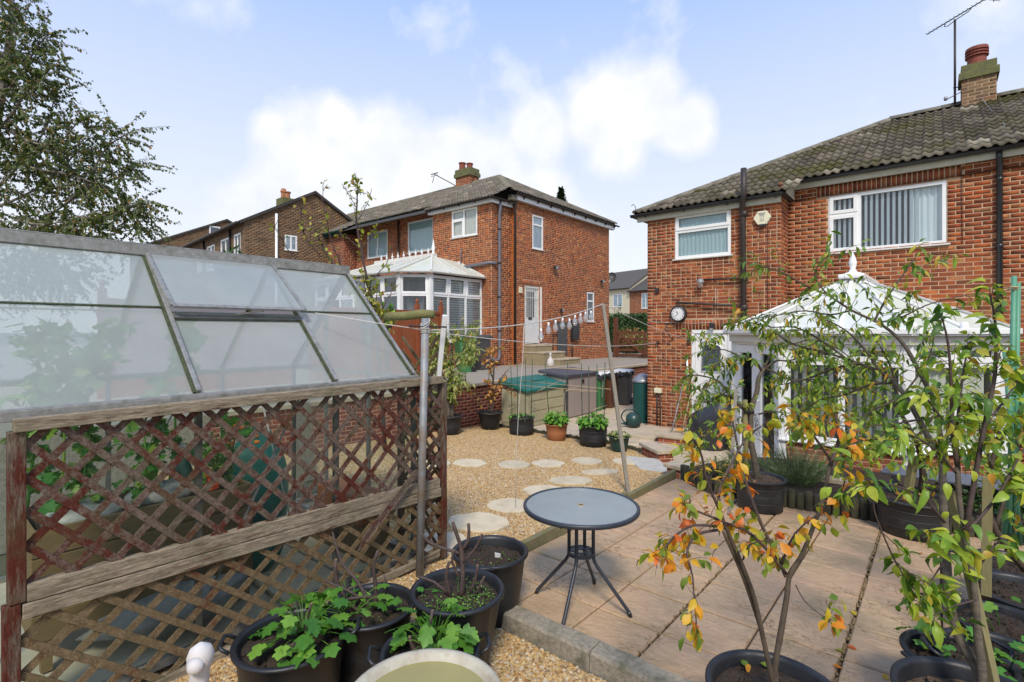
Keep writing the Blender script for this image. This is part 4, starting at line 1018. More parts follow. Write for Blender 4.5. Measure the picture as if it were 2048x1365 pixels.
for a, b in zip(G[:-1], G[1:]):
    d = Vector((b[0]-a[0], b[1]-a[1], 0)).normalized(); n_ = Vector((d.y, -d.x, 0)); a3, b3 = Vector((*a, 0))-n_*0, Vector((*b, 0))
    m_ = MB()
    for (z0, z1, o0) in ((1.955, 2.03, .06), (1.93, 1.955, .04)):
        m_.bar(a3-n_*(-o0/2)+Vector((0, 0, (z0+z1)/2)), b3-n_*(-o0/2)+Vector((0, 0, (z0+z1)/2)), o0*1.4, z1-z0)
    m_.build('gutter', 'upvc', K, bevel=.008)
    MB().bar(a3-n_*.10+Vector((0, 0, 1.87)), b3-n_*.10+Vector((0, 0, 1.87)), .10, .119).build('eaves_beam', 'upvc_dirty', K)
# walls follow the gutter line set in by 0.1
Wl = [(-2.78, 11.6), (-2.78, 9.62), (-1.80, 8.63), (-.28, 8.63), (.70, 9.62), (.70, 11.6)]
for k, (a, b) in enumerate(zip(Wl[1:-1], Wl[2:])):
    fr = Fr(a, b); L = hypot(b[0]-a[0], b[1]-a[1])
    if k == 0:   # french doors
        m_ = MB(); fr.box(m_, 0, .06, -.07, 0, -.2, 1.83); fr.box(m_, L-.06, L, -.07, 0, -.2, 1.83); fr.box(m_, .06, L-.06, -.07, -.001, 1.76, 1.83); m_.build('door_frame', 'upvc', K, bevel=.004)
        for j in range(2):
            u0, u1 = .065+j*(L-.13)/2, .06+(j+1)*(L-.13)/2; dd = MB(); s_ = .13
            fr.box(dd, u0, u0+s_, -.055, .008, -.16, 1.755); fr.box(dd, u1-s_, u1, -.055, .008, -.16, 1.755); fr.box(dd, u0+s_, u1-s_, -.055, .007, -.16, -.02); fr.box(dd, u0+s_, u1-s_, -.055, .007, 1.62, 1.755)
            D_ = dd.build('door', 'upvc', K, bevel=.005); g_ = MB(); fr.box(g_, u0+s_, u1-s_, -.03, -.022, -.02, 1.62); g_.build('pane', 'glass_window', D_)
            if j: MB().tube([fr.P(u0+.05, .01, .85), fr.P(u0+.05, .05, .85), fr.P(u0+.13, .05, .85)], .009, 6).build('handle', 'upvc', D_)
        slats(fr, .15, L-.15, -.09, -.1, 1.7, .115, .11, K, 'blind_beige', .12)
    else:
        brick_wall(K, a, b, -.275, .33, mat='brick_wine', mort='mortar', n=120, wallname='dwarf_wall')
        m_ = MB(); fr.box(m_, -.05, L+.05, -.08, .06, .335, .365); m_.build('sill', 'upvc', K, bevel=.006)
        n_ = 2; cells = []
        for j in range(n_): cells += [(j/n_, (j+1)/n_, 0, .80), (j/n_, (j+1)/n_, .80, 1)]
        window(K, fr, .03, L-.03, .368, 1.83, cells, o=-.005, fw=.075, sill=False, back=None, sash=(1, 3))
        slats(fr, .1, L-.1, -.13, .42, 1.76, .115, .085, K, 'blind_beige', .75)
for (x, y_) in Wl[1:5]: MB().box((x-.055, y_-.02, -.2), (x+.055, y_+.08, 1.82)).build('corner_post', 'upvc', K, bevel=.01)
MB().add([(-2.75, 11.5, -.15), (-2.75, 9.7, -.15), (-1.8, 8.75, -.15), (-.28, 8.75, -.15), (.65, 9.7, -.15), (.65, 11.5, -.15)], [tuple(range(6))]).build('floor', 'gh_floor', K)
fr = Fr((.70, 9.62), (.70, 11.6)); brick_wall(K, (.70, 9.62), (.70, 11.6), -.275, .33, mat='brick_wine', n=20, wallname='dwarf_wall'); window(K, fr, .03, 1.95, .368, 1.83, [(0, .5, 0, .8), (.5, 1, 0, .8), (0, .5, .8, 1), (.5, 1, .8, 1)], o=-.005, fw=.075, sill=False, back='blind_beige')

# ================================================================ LEFT (NEIGHBOUR) HOUSE
N = thing('brick_house', 'orange brick semi in the centre with hipped tiled roof, white barred side door and conservatory', 'house', (-14, 16, .75))
xw, yw, xs, ys = -11.95, 13.28, -11.75, 14.35; zg = .70; ym = 13.94; yend = 21.26
nw = (1.05, 2.36, 5.45, 6.46)
brick_wall(N, (-15.0, yw), (xw, yw), zg, 6.50, [nw], mat='brick_orange', pat='mix', n=150)
brick_wall(N, (xw, yw+.004), (xw, ys), zg, 6.50, mat='brick_orange', pat='mix', n=80)
MB().box((xw, ys, zg), (xs-.01, ys+.1, 6.9)).build('corner_return', 'brick_orange', N)
so = [(15.37-ys, 16.05-ys, 5.12, 6.41), (14.89-ys, 15.79-ys, 1.49, 3.68), (19.30-ys, 19.90-ys, 2.40, 3.70)]
brick_wall(N, (xs, ys), (xs, yend), zg, 6.85, so, [(so[0][0]-.1, so[0][1]+.1, 6.43, 6.64), (so[1][0]-.15, so[1][1]+.15, 3.70, 3.91)], mat='brick_orange', pat='mix', n=300)
fs_ = Fr((xs, ys), (xs, yend)); fw_ = Fr((-15.0, yw), (xw, yw))
window(N, fw_, nw[0], nw[1], nw[2], nw[3], [(0, .48, 0, .66), (0, .48, .66, 1), (.48, 1, 0, 1)], o=-.0, back='blind_beige', sash=(0,))
window(N, fs_, so[0][0], so[0][1], so[0][2], so[0][3], [(0, 1, 0, .72), (0, 1, .72, 1)], o=-.0, back='curtain')
window(N, fs_, so[2][0], so[2][1], so[2][2], so[2][3], [(0, 1, 0, .70), (0, 1, .70, 1)], o=-.0, back='dark_room', gl='glass_lead')
# recessed rear wall and the adjoining house
mo = (-17.34, -15.02, 5.30, 6.62); mo2 = (-20.28, -18.77, 5.33, 6.50)
base = -21.2
brick_wall(N, (base, ym), (-15.0, ym), zg, 6.88, [(mo[0]-base, mo[1]-base, mo[2], mo[3]), (mo2[0]-base, mo2[1]-base, mo2[2], mo2[3])], mat='brick_orange', pat='mix', n=120)
brick_wall(N, (-15.0, ym), (-15.0, yw), zg, 6.50, mat='brick_orange', n=0)
frn = Fr((base, ym), (-15.0, ym))
window(N, frn, mo[0]-base, mo[1]-base, mo[2], mo[3], [(0, .68, 0, 1), (.68, 1, 0, .68), (.68, 1, .68, 1)], o=-.0, back='curtain_teal')
window(N, frn, mo2[0]-base, mo2[1]-base, mo2[2], mo2[3], [(0, .5, 0, 1), (.5, 1, 0, 1)], o=-.0, back='curtain_teal')
aw = (-24.55, -21.2)
a_o = (.55, 1.75, 5.52, 6.50)
brick_wall(N, (aw[0]-3, yw), (aw[1], yw), zg, 6.52, [(3+a_o[0], 3+a_o[1], a_o[2], a_o[3])], mat='brick_wine', pat='mix', n=60)
brick_wall(N, (aw[1], yw+.004), (aw[1], ym), zg, 6.52, mat='brick_wine', pat='mix', n=40)
window(N, Fr((aw[0]-3, yw), (aw[1], yw)), 3+a_o[0], 3+a_o[1], a_o[2], a_o[3], [(0, .5, 0, 1), (.5, 1, 0, 1)], o=-.0, back='curtain_teal')
# barred side door
D = fs_; u0, u1, z0, z1 = so[1]
m_ = MB(); D.box(m_, u0, u0+.07, -.08, -.01, z0, z1); D.box(m_, u1-.07, u1, -.08, -.01, z0, z1); D.box(m_, u0+.07, u1-.07, -.08, -.011, z1-.07, z1); m_.build('door_frame', 'upvc_dirty', N)
m_ = MB(); D.box(m_, u0+.07, u1-.07, -.09, -.04, z0+.02, z0+1.0); D.box(m_, u0+.07, u0+.17, -.09, -.04, z0+1.0, z1-.07); D.box(m_, u1-.2, u1-.07, -.09, -.04, z0+1.0, z1-.07); D.box(m_, u0+.17, u1-.2, -.09, -.041, z1-.2, z1-.07)
dn = m_.build('door', 'white_paint_old', N); g_ = MB(); D.box(g_, u0+.17, u1-.2, -.075, -.07, z0+1.0, z1-.2); g_.build('pane', 'glass_lead', dn)
gt = MB(); D.box(gt, u0+.02, u1-.02, .0, .015, z0+.03, z0+.98); 
dg = link('door_gate', gt.mesh('door_gate', 'white_paint_old'), N)
for k in range(7):
    u = u0+.06+k*(u1-u0-.12)/6; b_ = MB(); D.box(b_, u-.008, u+.008, .005, .021, z0+.98, z1-.04); b_.build('bar', 'upvc_dirty', dg)
for z in (z0+1.0, z0+1.75, z1-.05): b_ = MB(); D.box(b_, u0+.03, u1-.03, .004, .019, z-.01, z+.01); b_.build('bar', 'upvc_dirty', dg)
for u in (u1+.05, u1+.11): b_ = MB(); D.box(b_, u-.012, u+.012, .02, .045, z0+.1, z1); b_.build('gate_post', 'upvc', dg)
m_ = MB(); D.box(m_, u0+.2, u0+.42, .016, .03, z0+.93, z0+1.02); m_.build('letterbox', 'black_iron', dg)
# steps
for i, (ya, yb, xo, zt) in enumerate([(14.80, 15.85, .55, 1.48), (14.80, 16.15, .95, 1.23), (15.25, 16.6, 1.35, .98)]):
    MB().box((xs+.004+.003*i, ya-.003*i, zg+.002*i), (xs+xo, yb, zt-.06)).build('step', 'stone_step', N); MB().box((xs+.004, ya-.02, zt-.058), (xs+xo+.02, yb+.02, zt)).build('step_tread', 'coping', N, bevel=.01)
# utilities on the side wall
m_ = MB(); D.box(m_, 2.64, 3.36, .005, .03, 1.0, 2.36); m_.build('panel_door', 'bin_grey', N)
m_ = MB(); D.box(m_, 3.62, 4.12, .005, .14, 1.62, 2.42); m_.build('meter_box', 'black_plastic', N, bevel=.01)
gline('pipe', [(xs+.05, ys+3.70, 1.6), (xs+.05, ys+3.70, .76)], .03, 'black_iron', N); gline('pipe', [(xs+.05, ys+2.38, 1.75), (xs+.05, ys+2.30, 1.7), (xs+.05, ys+2.30, .76)], .018, 'black_iron', N); gline('pipe', [(xs+.04, ys+2.3, 1.86), (xs+.04, ys+2.62, 1.86)], .015, 'black_iron', N)
# pipes at the corner
gline('soil_pipe', [(-11.86, 13.62, 6.62), (-11.84, 13.62, 6.35), (-11.88, 13.62, 6.15), (-11.88, 13.62, 1.15), (-11.86, 13.55, .98), (-11.86, 13.35, .95), (-11.9, 13.2, 1.05)], .058, 'grey_pipe', N, 12)
for z in (5.6, 4.4, 3.2, 2.0): MB().lathe([(.058, -.03), (.07, -.03), (.07, .03), (.058, .03)], (-11.88, 13.62, z), 12).build('pipe_collar', 'black_iron', N, smooth=True)
gline('soil_branch', [(-14.6, 13.20, 4.28), (-12.25, 13.20, 4.36), (-11.95, 13.22, 4.38), (-11.86, 13.45, 4.36)], .055, 'grey_pipe', N, 12)
gline('waste_pipe', [(-13.36, 13.25, 5.0), (-13.36, 13.18, 4.95), (-13.36, 13.18, 4.4)], .022, 'grey_pipe', N, 8)
gline('downpipe', [(-11.62, 14.30, 6.80), (-11.62, 14.28, 6.7), (-11.70, 14.27, 6.55), (-11.70, 14.27, .8)], .045, 'black_iron', N, 10)
gline('overflow_pipe', [(-11.86, 13.7, 6.62), (-11.66, 14.25, 6.6)], .02, 'grey_pipe', N, 6)
gline('downpipe', [(-17.9, 13.86, 6.8), (-17.9, 13.86, .8)], .04, 'bark_dark', N, 10)
gline('downpipe', [(-23.3, 13.2, 6.6), (-23.3, 13.2, 5.2), (-23.3, 13.2, .8)], .06, 'red_pipe', N, 10)
# fascias, gutters
tnz = .53; aln = math.atan(tnz); can = cos(aln); sn_ = sin(aln)
def znr(y): return 6.60+tnz*(y-13.05)
for a, b, z in (((-15.12, 13.13), (-11.85, 13.13), 6.47), ((-21.1, 13.79), (-15.12, 13.79), 6.82), ((-27.5, 13.13), (-21.1, 13.13), 6.47)):
    MB().box((a[0], a[1]-.012, z), (b[0], b[1]+.012, z+.17)).build('fascia', 'upvc' if a[0] > -18 else 'gutter_green', N)
MB().box((-11.862, 13.13, 6.47), (-11.84, 14.3, 6.64)).build('fascia', 'upvc', N); MB().box((-11.60, 14.2, 6.72), (-11.575, 21.5, 6.90)).build('fascia', 'upvc', N)
MB().box((-11.74, 14.2, 6.72), (-11.60, 21.5, 6.745)).build('soffit', 'upvc_dirty', N)
MB().box((-11.80, 13.95, 6.66), (-11.56, 14.25, 6.86)).build('boxed_corner', 'ridge_mortar', N, bevel=.03)
MB().box((-15.1, 13.14, 6.485), (-11.87, 13.27, 6.50)).build('soffit', 'upvc_dirty', N)
gutter(N, (-15.15, 13.04, 6.64), (-11.78, 13.04, 6.64), 'black_iron', .055); gutter(N, (-18.1, 13.72, 6.98), (-15.0, 13.72, 6.98), 'black_iron', .055); gutter(N, (-21.15, 13.72, 6.98), (-18.1, 13.72, 6.98), 'gutter_green', .06); gutter(N, (-27.5, 13.04, 6.64), (-21.1, 13.04, 6.64), 'gutter_green', .06)
gutter(N, (-11.75, 13.0, 6.64), (-11.75, 14.2, 6.64), 'black_iron', .055); gutter(N, (-11.50, 14.1, 6.93), (-11.50, 21.75, 6.93), 'black_iron', .055)
for y_ in np.arange(14.6, 21.5, .85): MB().add([(-11.575, y_, 6.90), (-11.575, y_, 6.78), (-11.47, y_, 6.87), (-11.575, y_+.03, 6.90), (-11.575, y_+.03, 6.78), (-11.47, y_+.03, 6.87)], [(0, 1, 2), (5, 4, 3), (0, 3, 4, 1), (1, 4, 5, 2), (2, 5, 3, 0)]).build('bracket', 'black_iron', N)
for x_ in np.arange(-15.0, -12, .8): MB().box((x_, 13.0, 6.55), (x_+.03, 13.12, 6.58)).build('bracket', 'black_iron', N)
# roof
zrN = znr(17.6)
dk = MB()
dk.add([(-27.5, 13.0, 6.55), (-11.72, 13.0, 6.55), (-11.72, 13.97, znr(13.97)-.03), (-15.35, 17.6, zrN-.03), (-27.5, 17.6, zrN-.03)], [(0, 1, 2, 3, 4)])
dk.add([(-11.5, 13.75, 6.93), (-11.5, 21.45, 6.93), (-15.35, 17.6, zrN-.03)], [(0, 1, 2)])
dk.add([(-11.5, 21.45, 6.93), (-27.5, 21.45, 6.93), (-27.5, 17.6, zrN-.03), (-15.35, 17.6, zrN-.03)], [(0, 1, 2, 3)])
roofN = dk.build('roof', 'roof_deck', N)
def insN(u, v):
    X = -27.5+u; h = v*can; Y = 13.05+h
    if h > 4.56 or v < -.1 or u < -.1: return False
    if Y < 13.75 and X > -11.70: return False
    if Y < 13.75 and -21.05 < X < -15.1: return False
    return X <= -10.8-(Y-13.05)+.02
roof_slope(roofN, (-27.5, 13.05, 6.62), (1, 0, 0), (0, can, sn_), 16.2, 4.55/can, insN, 'tile_left', 260, lambda u, v: min(u, 27.5-10.8-v*can))
insS = lambda u, v: (u >= v*can-.02) and (7.7-u >= v*can-.02) and v > -.1
roof_slope(roofN, (-11.48, 13.75, 6.95), (0, 1, 0), (-can, 0, sn_), 7.7, 3.85/can, insS, 'tile_left', 300, lambda u, v: min(max(u, v*can), 7.7-v*can))
ridge_tiles(roofN, (-15.35, 17.6, zrN+.04), (-27.5, 17.6, zrN+.04), 'ridge_mortar', .14)
ridge_tiles(roofN, (-11.52, 13.77, 6.99), (-15.35, 17.6, zrN+.04), 'ridge_mortar', .15)
ridge_tiles(roofN, (-11.5, 21.43, 6.99), (-15.35, 17.6, zrN+.04), 'ridge_mortar', .13)
# chimney
cn = thing('chimney', 'brick chimney with mossy cap and two short terracotta pots on the central house roof', 'chimney', (-17.4, 17.6, 8.6))
x0, x1, y0, y1 = -17.95, -17.0, 17.35, 17.95
for a, b in (((x0, y0), (x1, y0)), ((x1, y0), (x1, y1)), ((x1, y1), (x0, y1)), ((x0, y1), (x0, y0))): brick_wall(cn, a, b, 8.55, 9.42, mat='brick_red', n=40)
MB().box((x0-.07, y0-.07, 9.40), (x1+.07, y1+.07, 9.58)).build('corbel', 'lichen_stone', cn); MB().box((x0-.03, y0-.03, 9.58), (x1+.03, y1+.03, 9.78)).build('corbel', 'lichen_stone', cn)
MB().lathe([(.16, 9.75), (.15, 10.1), (.18, 10.12), (.18, 10.17), (.0, 10.17)], (-17.75, 17.6, 0), 14).build('chimney_pot', 'chimney_pot', cn); MB().lathe([(.15, 9.75), (.14, 9.98), (.17, 10.0), (.17, 10.04), (.0, 10.04)], (-17.25, 17.6, 0), 14).build('chimney_pot', 'chimney_pot', cn)
a2 = thing('tv_aerial', 'small bent aerial arm on the left side of the central chimney', 'aerial', (-18.1, 17.4, 9.0))
gline('arm', [(-17.98, 17.4, 9.05), (-18.2, 17.3, 9.2), (-19.1, 17.0, 9.75)], .022, 'black_iron', a2, 6); MB().bar((-19.35, 17.0, 9.78), (-18.85, 17.0, 9.78), .05, .03).bar((-19.35, 17.0, 9.68), (-18.85, 17.0, 9.68), .02, .02).build('boom', 'black_iron', a2); gline('strut', [(-19.1, 17.0, 9.7), (-19.25, 17, 9.35)], .015, 'black_iron', a2, 6)
a3 = thing('tv_aerial', 'thin folded aerial just right of the central chimney', 'aerial', (-16.9, 17.5, 9.0))
gline('arm', [(-16.98, 17.5, 9.1), (-16.75, 17.5, 9.5), (-16.45, 17.5, 8.95)], .018, 'black_iron', a3, 6)
# wall lights, dish
def flood(lab, p, s_=.1):
    t = thing('security_light', lab, 'wall light', p); x, y_, z = p
    gline('bracket', [(x, y_, z), (x+.12, y_, z+.02)], .02, 'black_iron', t, 6); MB().box((x+.08, y_-s_, z-.08), (x+.17, y_+s_, z+.06)).build('head', 'black_plastic', t, bevel=.01); MB().box((x+.171, y_-s_+.015, z-.07), (x+.178, y_+s_-.015, z+.05)).build('lens', 'bulb_glass', t)
flood('black twin security light high on the orange side wall right of the upper window', (xs, 16.75, 4.52)); flood('black security light near the far corner of the orange side wall', (xs, 20.45, 4.25)); flood('small round black light above the dark meter panel', (xs, 17.2, 2.84), .07)
t = thing('wall_box', 'small cream box on the orange wall left of the white door', 'wall box', (xs, 14.62, 3.5)); MB().box((xs+.004, 14.52, 3.38), (xs+.06, 14.70, 3.60)).build('case', 'alarm_cream', t, bevel=.01)
t = thing('satellite_dish', 'grey satellite dish seen edge-on at the far corner of the central house', 'satellite dish', (xs, 21.3, 4.5))
yl([(.0, .05), (.15, .035), (.24, 0), (.25, -.02)], (xs+.02, 21.48, 4.5), 20).build('dish', 'metal_grey', t, smooth=True); gline('arm', [(xs, 21.25, 4.5), (xs+.2, 21.45, 4.5)], .02, 'metal_grey', t)

# ---------------------------------------------------------------- neighbour's conservatory
K2 = thing('conservatory', 'older white conservatory with spiked ridge cresting behind the brown fence', 'conservatory', (-13.5, 11.9, .76))
gz2, rzz = 3.88, 4.62
G2 = [(-18.2, 10.0), (-13.0, 10.0), (-12.25, 10.75), (-12.25, 13.26)]; R0, R1 = Vector((-13.55, 11.95, rzz)), Vector((-16.6, 11.95, rzz))
GG = [Vector((x, y_, gz2)) for x, y_ in G2]
def rp2(q): MB().slab(q, .03).build('roof_panel', 'conservatory_roof', K2)
rf2 = []
for i in range(6):
    a, b = lerp(GG[0], GG[1], i/6), lerp(GG[0], GG[1], (i+1)/6); ra = Vector((max(R1.x, min(R0.x, -16.6+(i/6)*3.05)), 11.95, rzz)); rb = Vector((max(R1.x, min(R0.x, -16.6+((i+1)/6)*3.05)), 11.95, rzz)); rp2([a, b, rb, ra]); rf2.append((b, rb))
rp2([GG[1], GG[2], R0]); rf2.append((GG[2], R0))
for i in range(3):
    a, b = lerp(GG[2], GG[3], i/3), lerp(GG[2], GG[3], (i+1)/3); rp2([a, b, R0]) if i < 2 else rp2([a, b, Vector((-13.55, 13.26, rzz-.1)), R0]); rf2.append((b, R0 if i < 2 else Vector((-13.55, 13.2, rzz-.1))))
rp2([Vector((-18.2, 13.26, gz2)), Vector((-18.2, 10, gz2)), R1]); rp2([R1, R0, Vector((-13.55, 13.26, rzz-.1)), Vector((-16.6, 13.9, rzz-.1))])
for a, b in rf2: MB().bar(Vector(a)+Vector((0, 0, .03)), lerp(a, b, .98)+Vector((0, 0, .03)), .06, .045).build('rafter', 'upvc_dirty', K2)
MB().box((-16.8, 11.83, rzz-.05), (-13.40, 12.07, rzz+.07)).build('ridge_cap', 'upvc_dirty', K2, bevel=.02)
for i in range(9):
    x_ = -13.75-i*.34; MB().lathe([(.03, .05), (.02, .12), (.05, .16), (.02, .20), (.0, .34)], (x_, 11.95, rzz), 6).build('cresting', 'upvc', K2)
MB().lathe([(.07, .05), (.04, .15), (.07, .28), (.04, .38), (0, .60)], (-13.48, 11.95, rzz), 8).build('finial', 'upvc', K2, smooth=True)
gutter(K2, (-18.2, 9.95, gz2), (-12.98, 9.95, gz2), 'upvc_dirty', .06); gutter(K2, (-12.98, 9.95, gz2), (-12.2, 10.73, gz2), 'upvc_dirty', .06); gutter(K2, (-12.2, 10.73, gz2), (-12.2, 13.25, gz2), 'upvc_dirty', .06)
for a, b, n_ in (((-18.1, 10.12), (-13.04, 10.12), 6), ((-13.04, 10.12), (-12.37, 10.79), 1), ((-12.37, 10.79), (-12.37, 13.27), 3)):
    fr = Fr(a, b); L = hypot(b[0]-a[0], b[1]-a[1]); cells = []
    for j in range(n_): cells += [(j/n_, (j+1)/n_, 0, .70), (j/n_, (j+1)/n_, .70, 1)]
    window(K2, fr, .02, L-.02, 1.62, 3.80, cells, o=0, fw=.075, sill=True, back=None, sash=tuple(2*j+1 for j in range(n_)))
    brick_wall(K2, a, b, .70, 1.60, mat='brick_orange', n=20, wallname='dwarf_wall')
    if n_ == 3:
        nz = 26
        for i in range(nz): z = 1.66+i*(2.1/nz); m_ = MB(); fr.box(m_, .06, L-.06, -.10, -.075, z, z+.062); m_.build('blind_slat', 'blind_beige', K2)
for x_, y_ in ((-13.04, 10.12), (-12.37, 10.79)): MB().box((x_-.07, y_-.02, 1.6), (x_+.07, y_+.12, 3.82)).build('corner_post', 'upvc', K2, bevel=.01)

# brown fence between drive and conservatory
fe = thing('brown_fence', 'dark orange stained panel fence with ball-topped posts below the older conservatory', 'fence', (-11.75, 8, .76))
fx = -11.75
ps = [10.72, 9.78, 7.95, 6.1, 4.25, 2.4]
for y_ in ps:
    MB().box((fx-.06, y_-.06, .74), (fx+.06, y_+.06, 2.78)).build('post', 'fence_stain', fe, bevel=.008)
    MB().lathe([(.0, .0), (.05, .0), (.03, .03), (.045, .06), (.055, .10), (.04, .15), (0, .17)], (fx, y_, 2.78), 10).build('ball_finial', 'fence_stain', fe, smooth=True)
for a, b in zip(ps[1:], ps[:-1]):
    n_ = max(2, int((b-a-.12)/.45)); w_ = (b-a-.12)/n_
    for i in range(n_):
        y_ = a+.06+i*w_; MB().box((fx-.012, y_+.003, .80), (fx+.012, y_+w_-.003, 2.50)).build('board', 'fence_stain', fe)
        if i: MB().box((fx+.013, y_-.025, .80), (fx+.035, y_+.025, 2.50)).build('batten', 'fence_stain', fe)
    MB().box((fx-.03, a+.06, 2.50), (fx+.045, b-.06, 2.60)).build('rail', 'fence_stain', fe, bevel=.005); MB().box((fx-.03, a+.06, .74), (fx+.04, b-.06, .80)).build('rail', 'fence_stain', fe)
t = MB().box((-11.95, 3, .76), (-11.85, 10.9, .79))

# gate across the drive
ga = thing('timber_gate', 'dark brown five-bar timber gate between the two houses', 'gate', (-10, 21.5, .76))
MB().box((-11.62, 21.42, .74), (-11.44, 21.58, 2.62)).build('gate_post', 'gate_brown', ga)
MB().box((-8.7, 21.42, .5), (-8.52, 21.58, 2.1)).build('gate_post', 'gate_brown', ga)
for z in (.88, 1.12, 1.36, 1.62, 1.92): MB().box((-11.44, 21.47, z-.05), (-8.7, 21.51, z+.05)).build('bar', 'gate_brown', ga)
for x_ in (-11.38, -10.05, -8.78): MB().box((x_-.05, 21.44, .83), (x_+.05, 21.468, 1.97)).build('stile', 'gate_brown', ga)
MB().bar((-11.38, 21.43, 1.9), (-10.05, 21.43, .9), .03, .1).build('brace', 'gate_brown', ga); MB().bar((-10.05, 21.43, .9), (-8.8, 21.43, 1.9), .03, .1).build('brace', 'gate_brown', ga)

# ================================================================ DISTANT HOUSES
def plain_house(name, lab, P0, dirx, L, Dp, zb, ze, zr_, wallmat, roofmat, wins, n=0, group=None, brick=None):
    """P0 near corner, facade runs from P0 along dirx for L, depth Dp to the left-hand side; gable ends"""
    t = thing(name, lab, 'house', (P0[0], P0[1], zb), group)
    d = Vector((*dirx, 0)).normalized(); q = Vector((-d.y, d.x, 0)); P = Vector((*P0, 0))
    c = [P, P+d*L, P+d*L+q*Dp, P+q*Dp]; cc = [(v.x, v.y) for v in c]; ops = {i: [] for i in range(4)}
    for w in wins: ops[w[0]].append(w[1:5])
    for i in range(4):
        a, b = cc[i], cc[(i+1) % 4]
        if brick: brick_wall(t, a, b, zb, ze, ops[i], mat=brick, mort='mortar_brown' if brick == 'brick_brown' else 'mortar', n=n if i in (0, 3) else 0)
        else: brick_plain(t, a, b, zb, ze, ops[i], wallmat)
        fr = Fr(a, b)
        for o in ops[i]: window(t, fr, o[0], o[1], o[2], o[3], [(0, .5, 0, 1), (.5, 1, 0, 1)], o=0, fw=.07, back='curtain')
    # gables
    for a, b in ((c[1], c[2]), (c[3], c[0])):
        m = (a+b)/2; mb = MB(); fr_ = Fr((a.x, a.y), (b.x, b.y)); Dw = (b-a).length
        mb.add([(*a.xy, ze), (*b.xy, ze), (*m.xy, zr_)], [(0, 1, 2)]); mb.build('gable', 'mortar_brown' if brick == 'brick_brown' else wallmat, t)
        if brick:
            A = []; nrow = int((zr_-ze)/.075); F = Matrix.Translation((a.x, a.y, 0)) @ Matrix.Rotation(atan2((b-a).y, (b-a).x), 4, 'Z')
            for r in range(nrow):
                z = ze+r*.075; half = Dw/2*(1-(z+.06-ze)/(zr_-ze)); u = math.floor((Dw/2-half)/.225)*.225 - (.1125 if r % 2 else 0)
                while u < Dw/2+half:
                    ua, ub = max(u, Dw/2-half), min(u+.212, Dw/2+half)
                    if ub-ua > .03: A.append((F @ Matrix.Translation((ua, 0, z)), ub-ua))
                    u += .225
            tt = np.array([(0, -.006, 0), (1, -.006, 0), (1, .03, 0), (0, .03, 0), (0, -.006, .064), (1, -.006, .064), (1, .03, .064), (0, .03, .064)])
            V = []; 
            for M_, w_ in A: V.append((np.array(M_)[:3, :3] @ (tt*[w_, 1, 1]).T).T + np.array(M_)[:3, 3])
            Fq = (np.array(BOX5)[None]+(np.arange(len(A))*8)[:, None, None]).reshape(-1, 4); link('brickwork', np_mesh('brickwork', np.concatenate(V), Fq, brick), t, kind='stuff')
    # roof with overhang and thickness, verge and gutters
    r0, r1 = (c[0]+c[3])/2, (c[1]+c[2])/2; ov = d*.12; k = .25/(Dp/2)
    mb = MB()
    for (e0, e1, s_) in ((c[0], c[1], -1), (c[2], c[3], 1)):
        if s_ == -1: a_, b_, u_, w_ = e0-ov-q*.25, e1+ov-q*.25, r1+ov, r0-ov
        else: a_, b_, u_, w_ = e0+ov+q*.25, e1-ov+q*.25, r0-ov, r1+ov
        dz = (zr_-ze)*k; mb.slab([(*a_.xy, ze-dz+.12), (*b_.xy, ze-dz+.12), (*u_.xy, zr_+.12), (*w_.xy, zr_+.12)], .12)
    rf = mb.build('roof', roofmat, t)
    gutter(t, (*(c[0]-q*.3-ov).xy, ze-.06), (*(c[1]-q*.3+ov).xy, ze-.06), 'black_plastic', .06)
    return t, c, d, q
def brick_plain(parent, p0, p1, z0, z1, opens, mat):
    brk = wall_bricks; L = hypot(p1[0]-p0[0], p1[1]-p0[1]); F = Fr(p0, p1)
    us = sorted({0, L, *[x for o in opens for x in o[:2]]}); zs = sorted({z0, z1, *[x for o in opens for x in o[2:]]}); mb = MB()
    for i in range(len(us)-1):
        for j in range(len(zs)-1):
            u, z = (us[i]+us[i+1])/2, (zs[j]+zs[j+1])/2
            if any(o[0] < u < o[1] and o[2] < z < o[3] for o in opens): continue
            mb.add([F.P(us[i], 0, zs[j]), F.P(us[i+1], 0, zs[j]), F.P(us[i+1], 0, zs[j+1]), F.P(us[i], 0, zs[j+1])], [(0, 1, 2, 3)])
    mb.build('wall', mat, parent)
def c2w(x, d): return (CC*x-SS*d, SS*x+CC*d)      # camera-axis offsets to plan coordinates
def cdir(x, d): return (CC*x-SS*d, SS*x+CC*d)
# brown brick house: facade runs left-away, gable end towards us on the right
def far_brown(lab, x, d, L, Dp, ze, zr_, wins, n):
    P = c2w(x, d); fd = cdir(-.707, .707)      # facade from the near corner going left/away; walls listed so that outside is on the right
    # build with the near corner as the END of the facade: start at far end
    A = (P[0]+fd[0]*L, P[1]+fd[1]*L)
    return plain_house('brick_house', lab, A, (-fd[0], -fd[1]), L, Dp, .5, ze, zr_, 'mortar_brown', 'tile_dark', wins, n, brick='brick_brown')
ow = [(0, 10.7-1.35, 10.7-.45, 5.1, 6.3), (0, 10.7-3.3, 10.7-1.9, 5.0, 6.3), (0, 10.7-5.6, 10.7-4.3, 5.0, 6.25), (0, 10.7-7.4, 10.7-6.5, 5.1, 6.2), (1, 1.72, 2.28, 5.68, 6.38)]
HB, c, d, q = far_brown('long brown brick house left of centre, its gable end facing us with one small window', -11.55, 22, 10.7, 6.2, 6.72, 8.5, ow, 300)
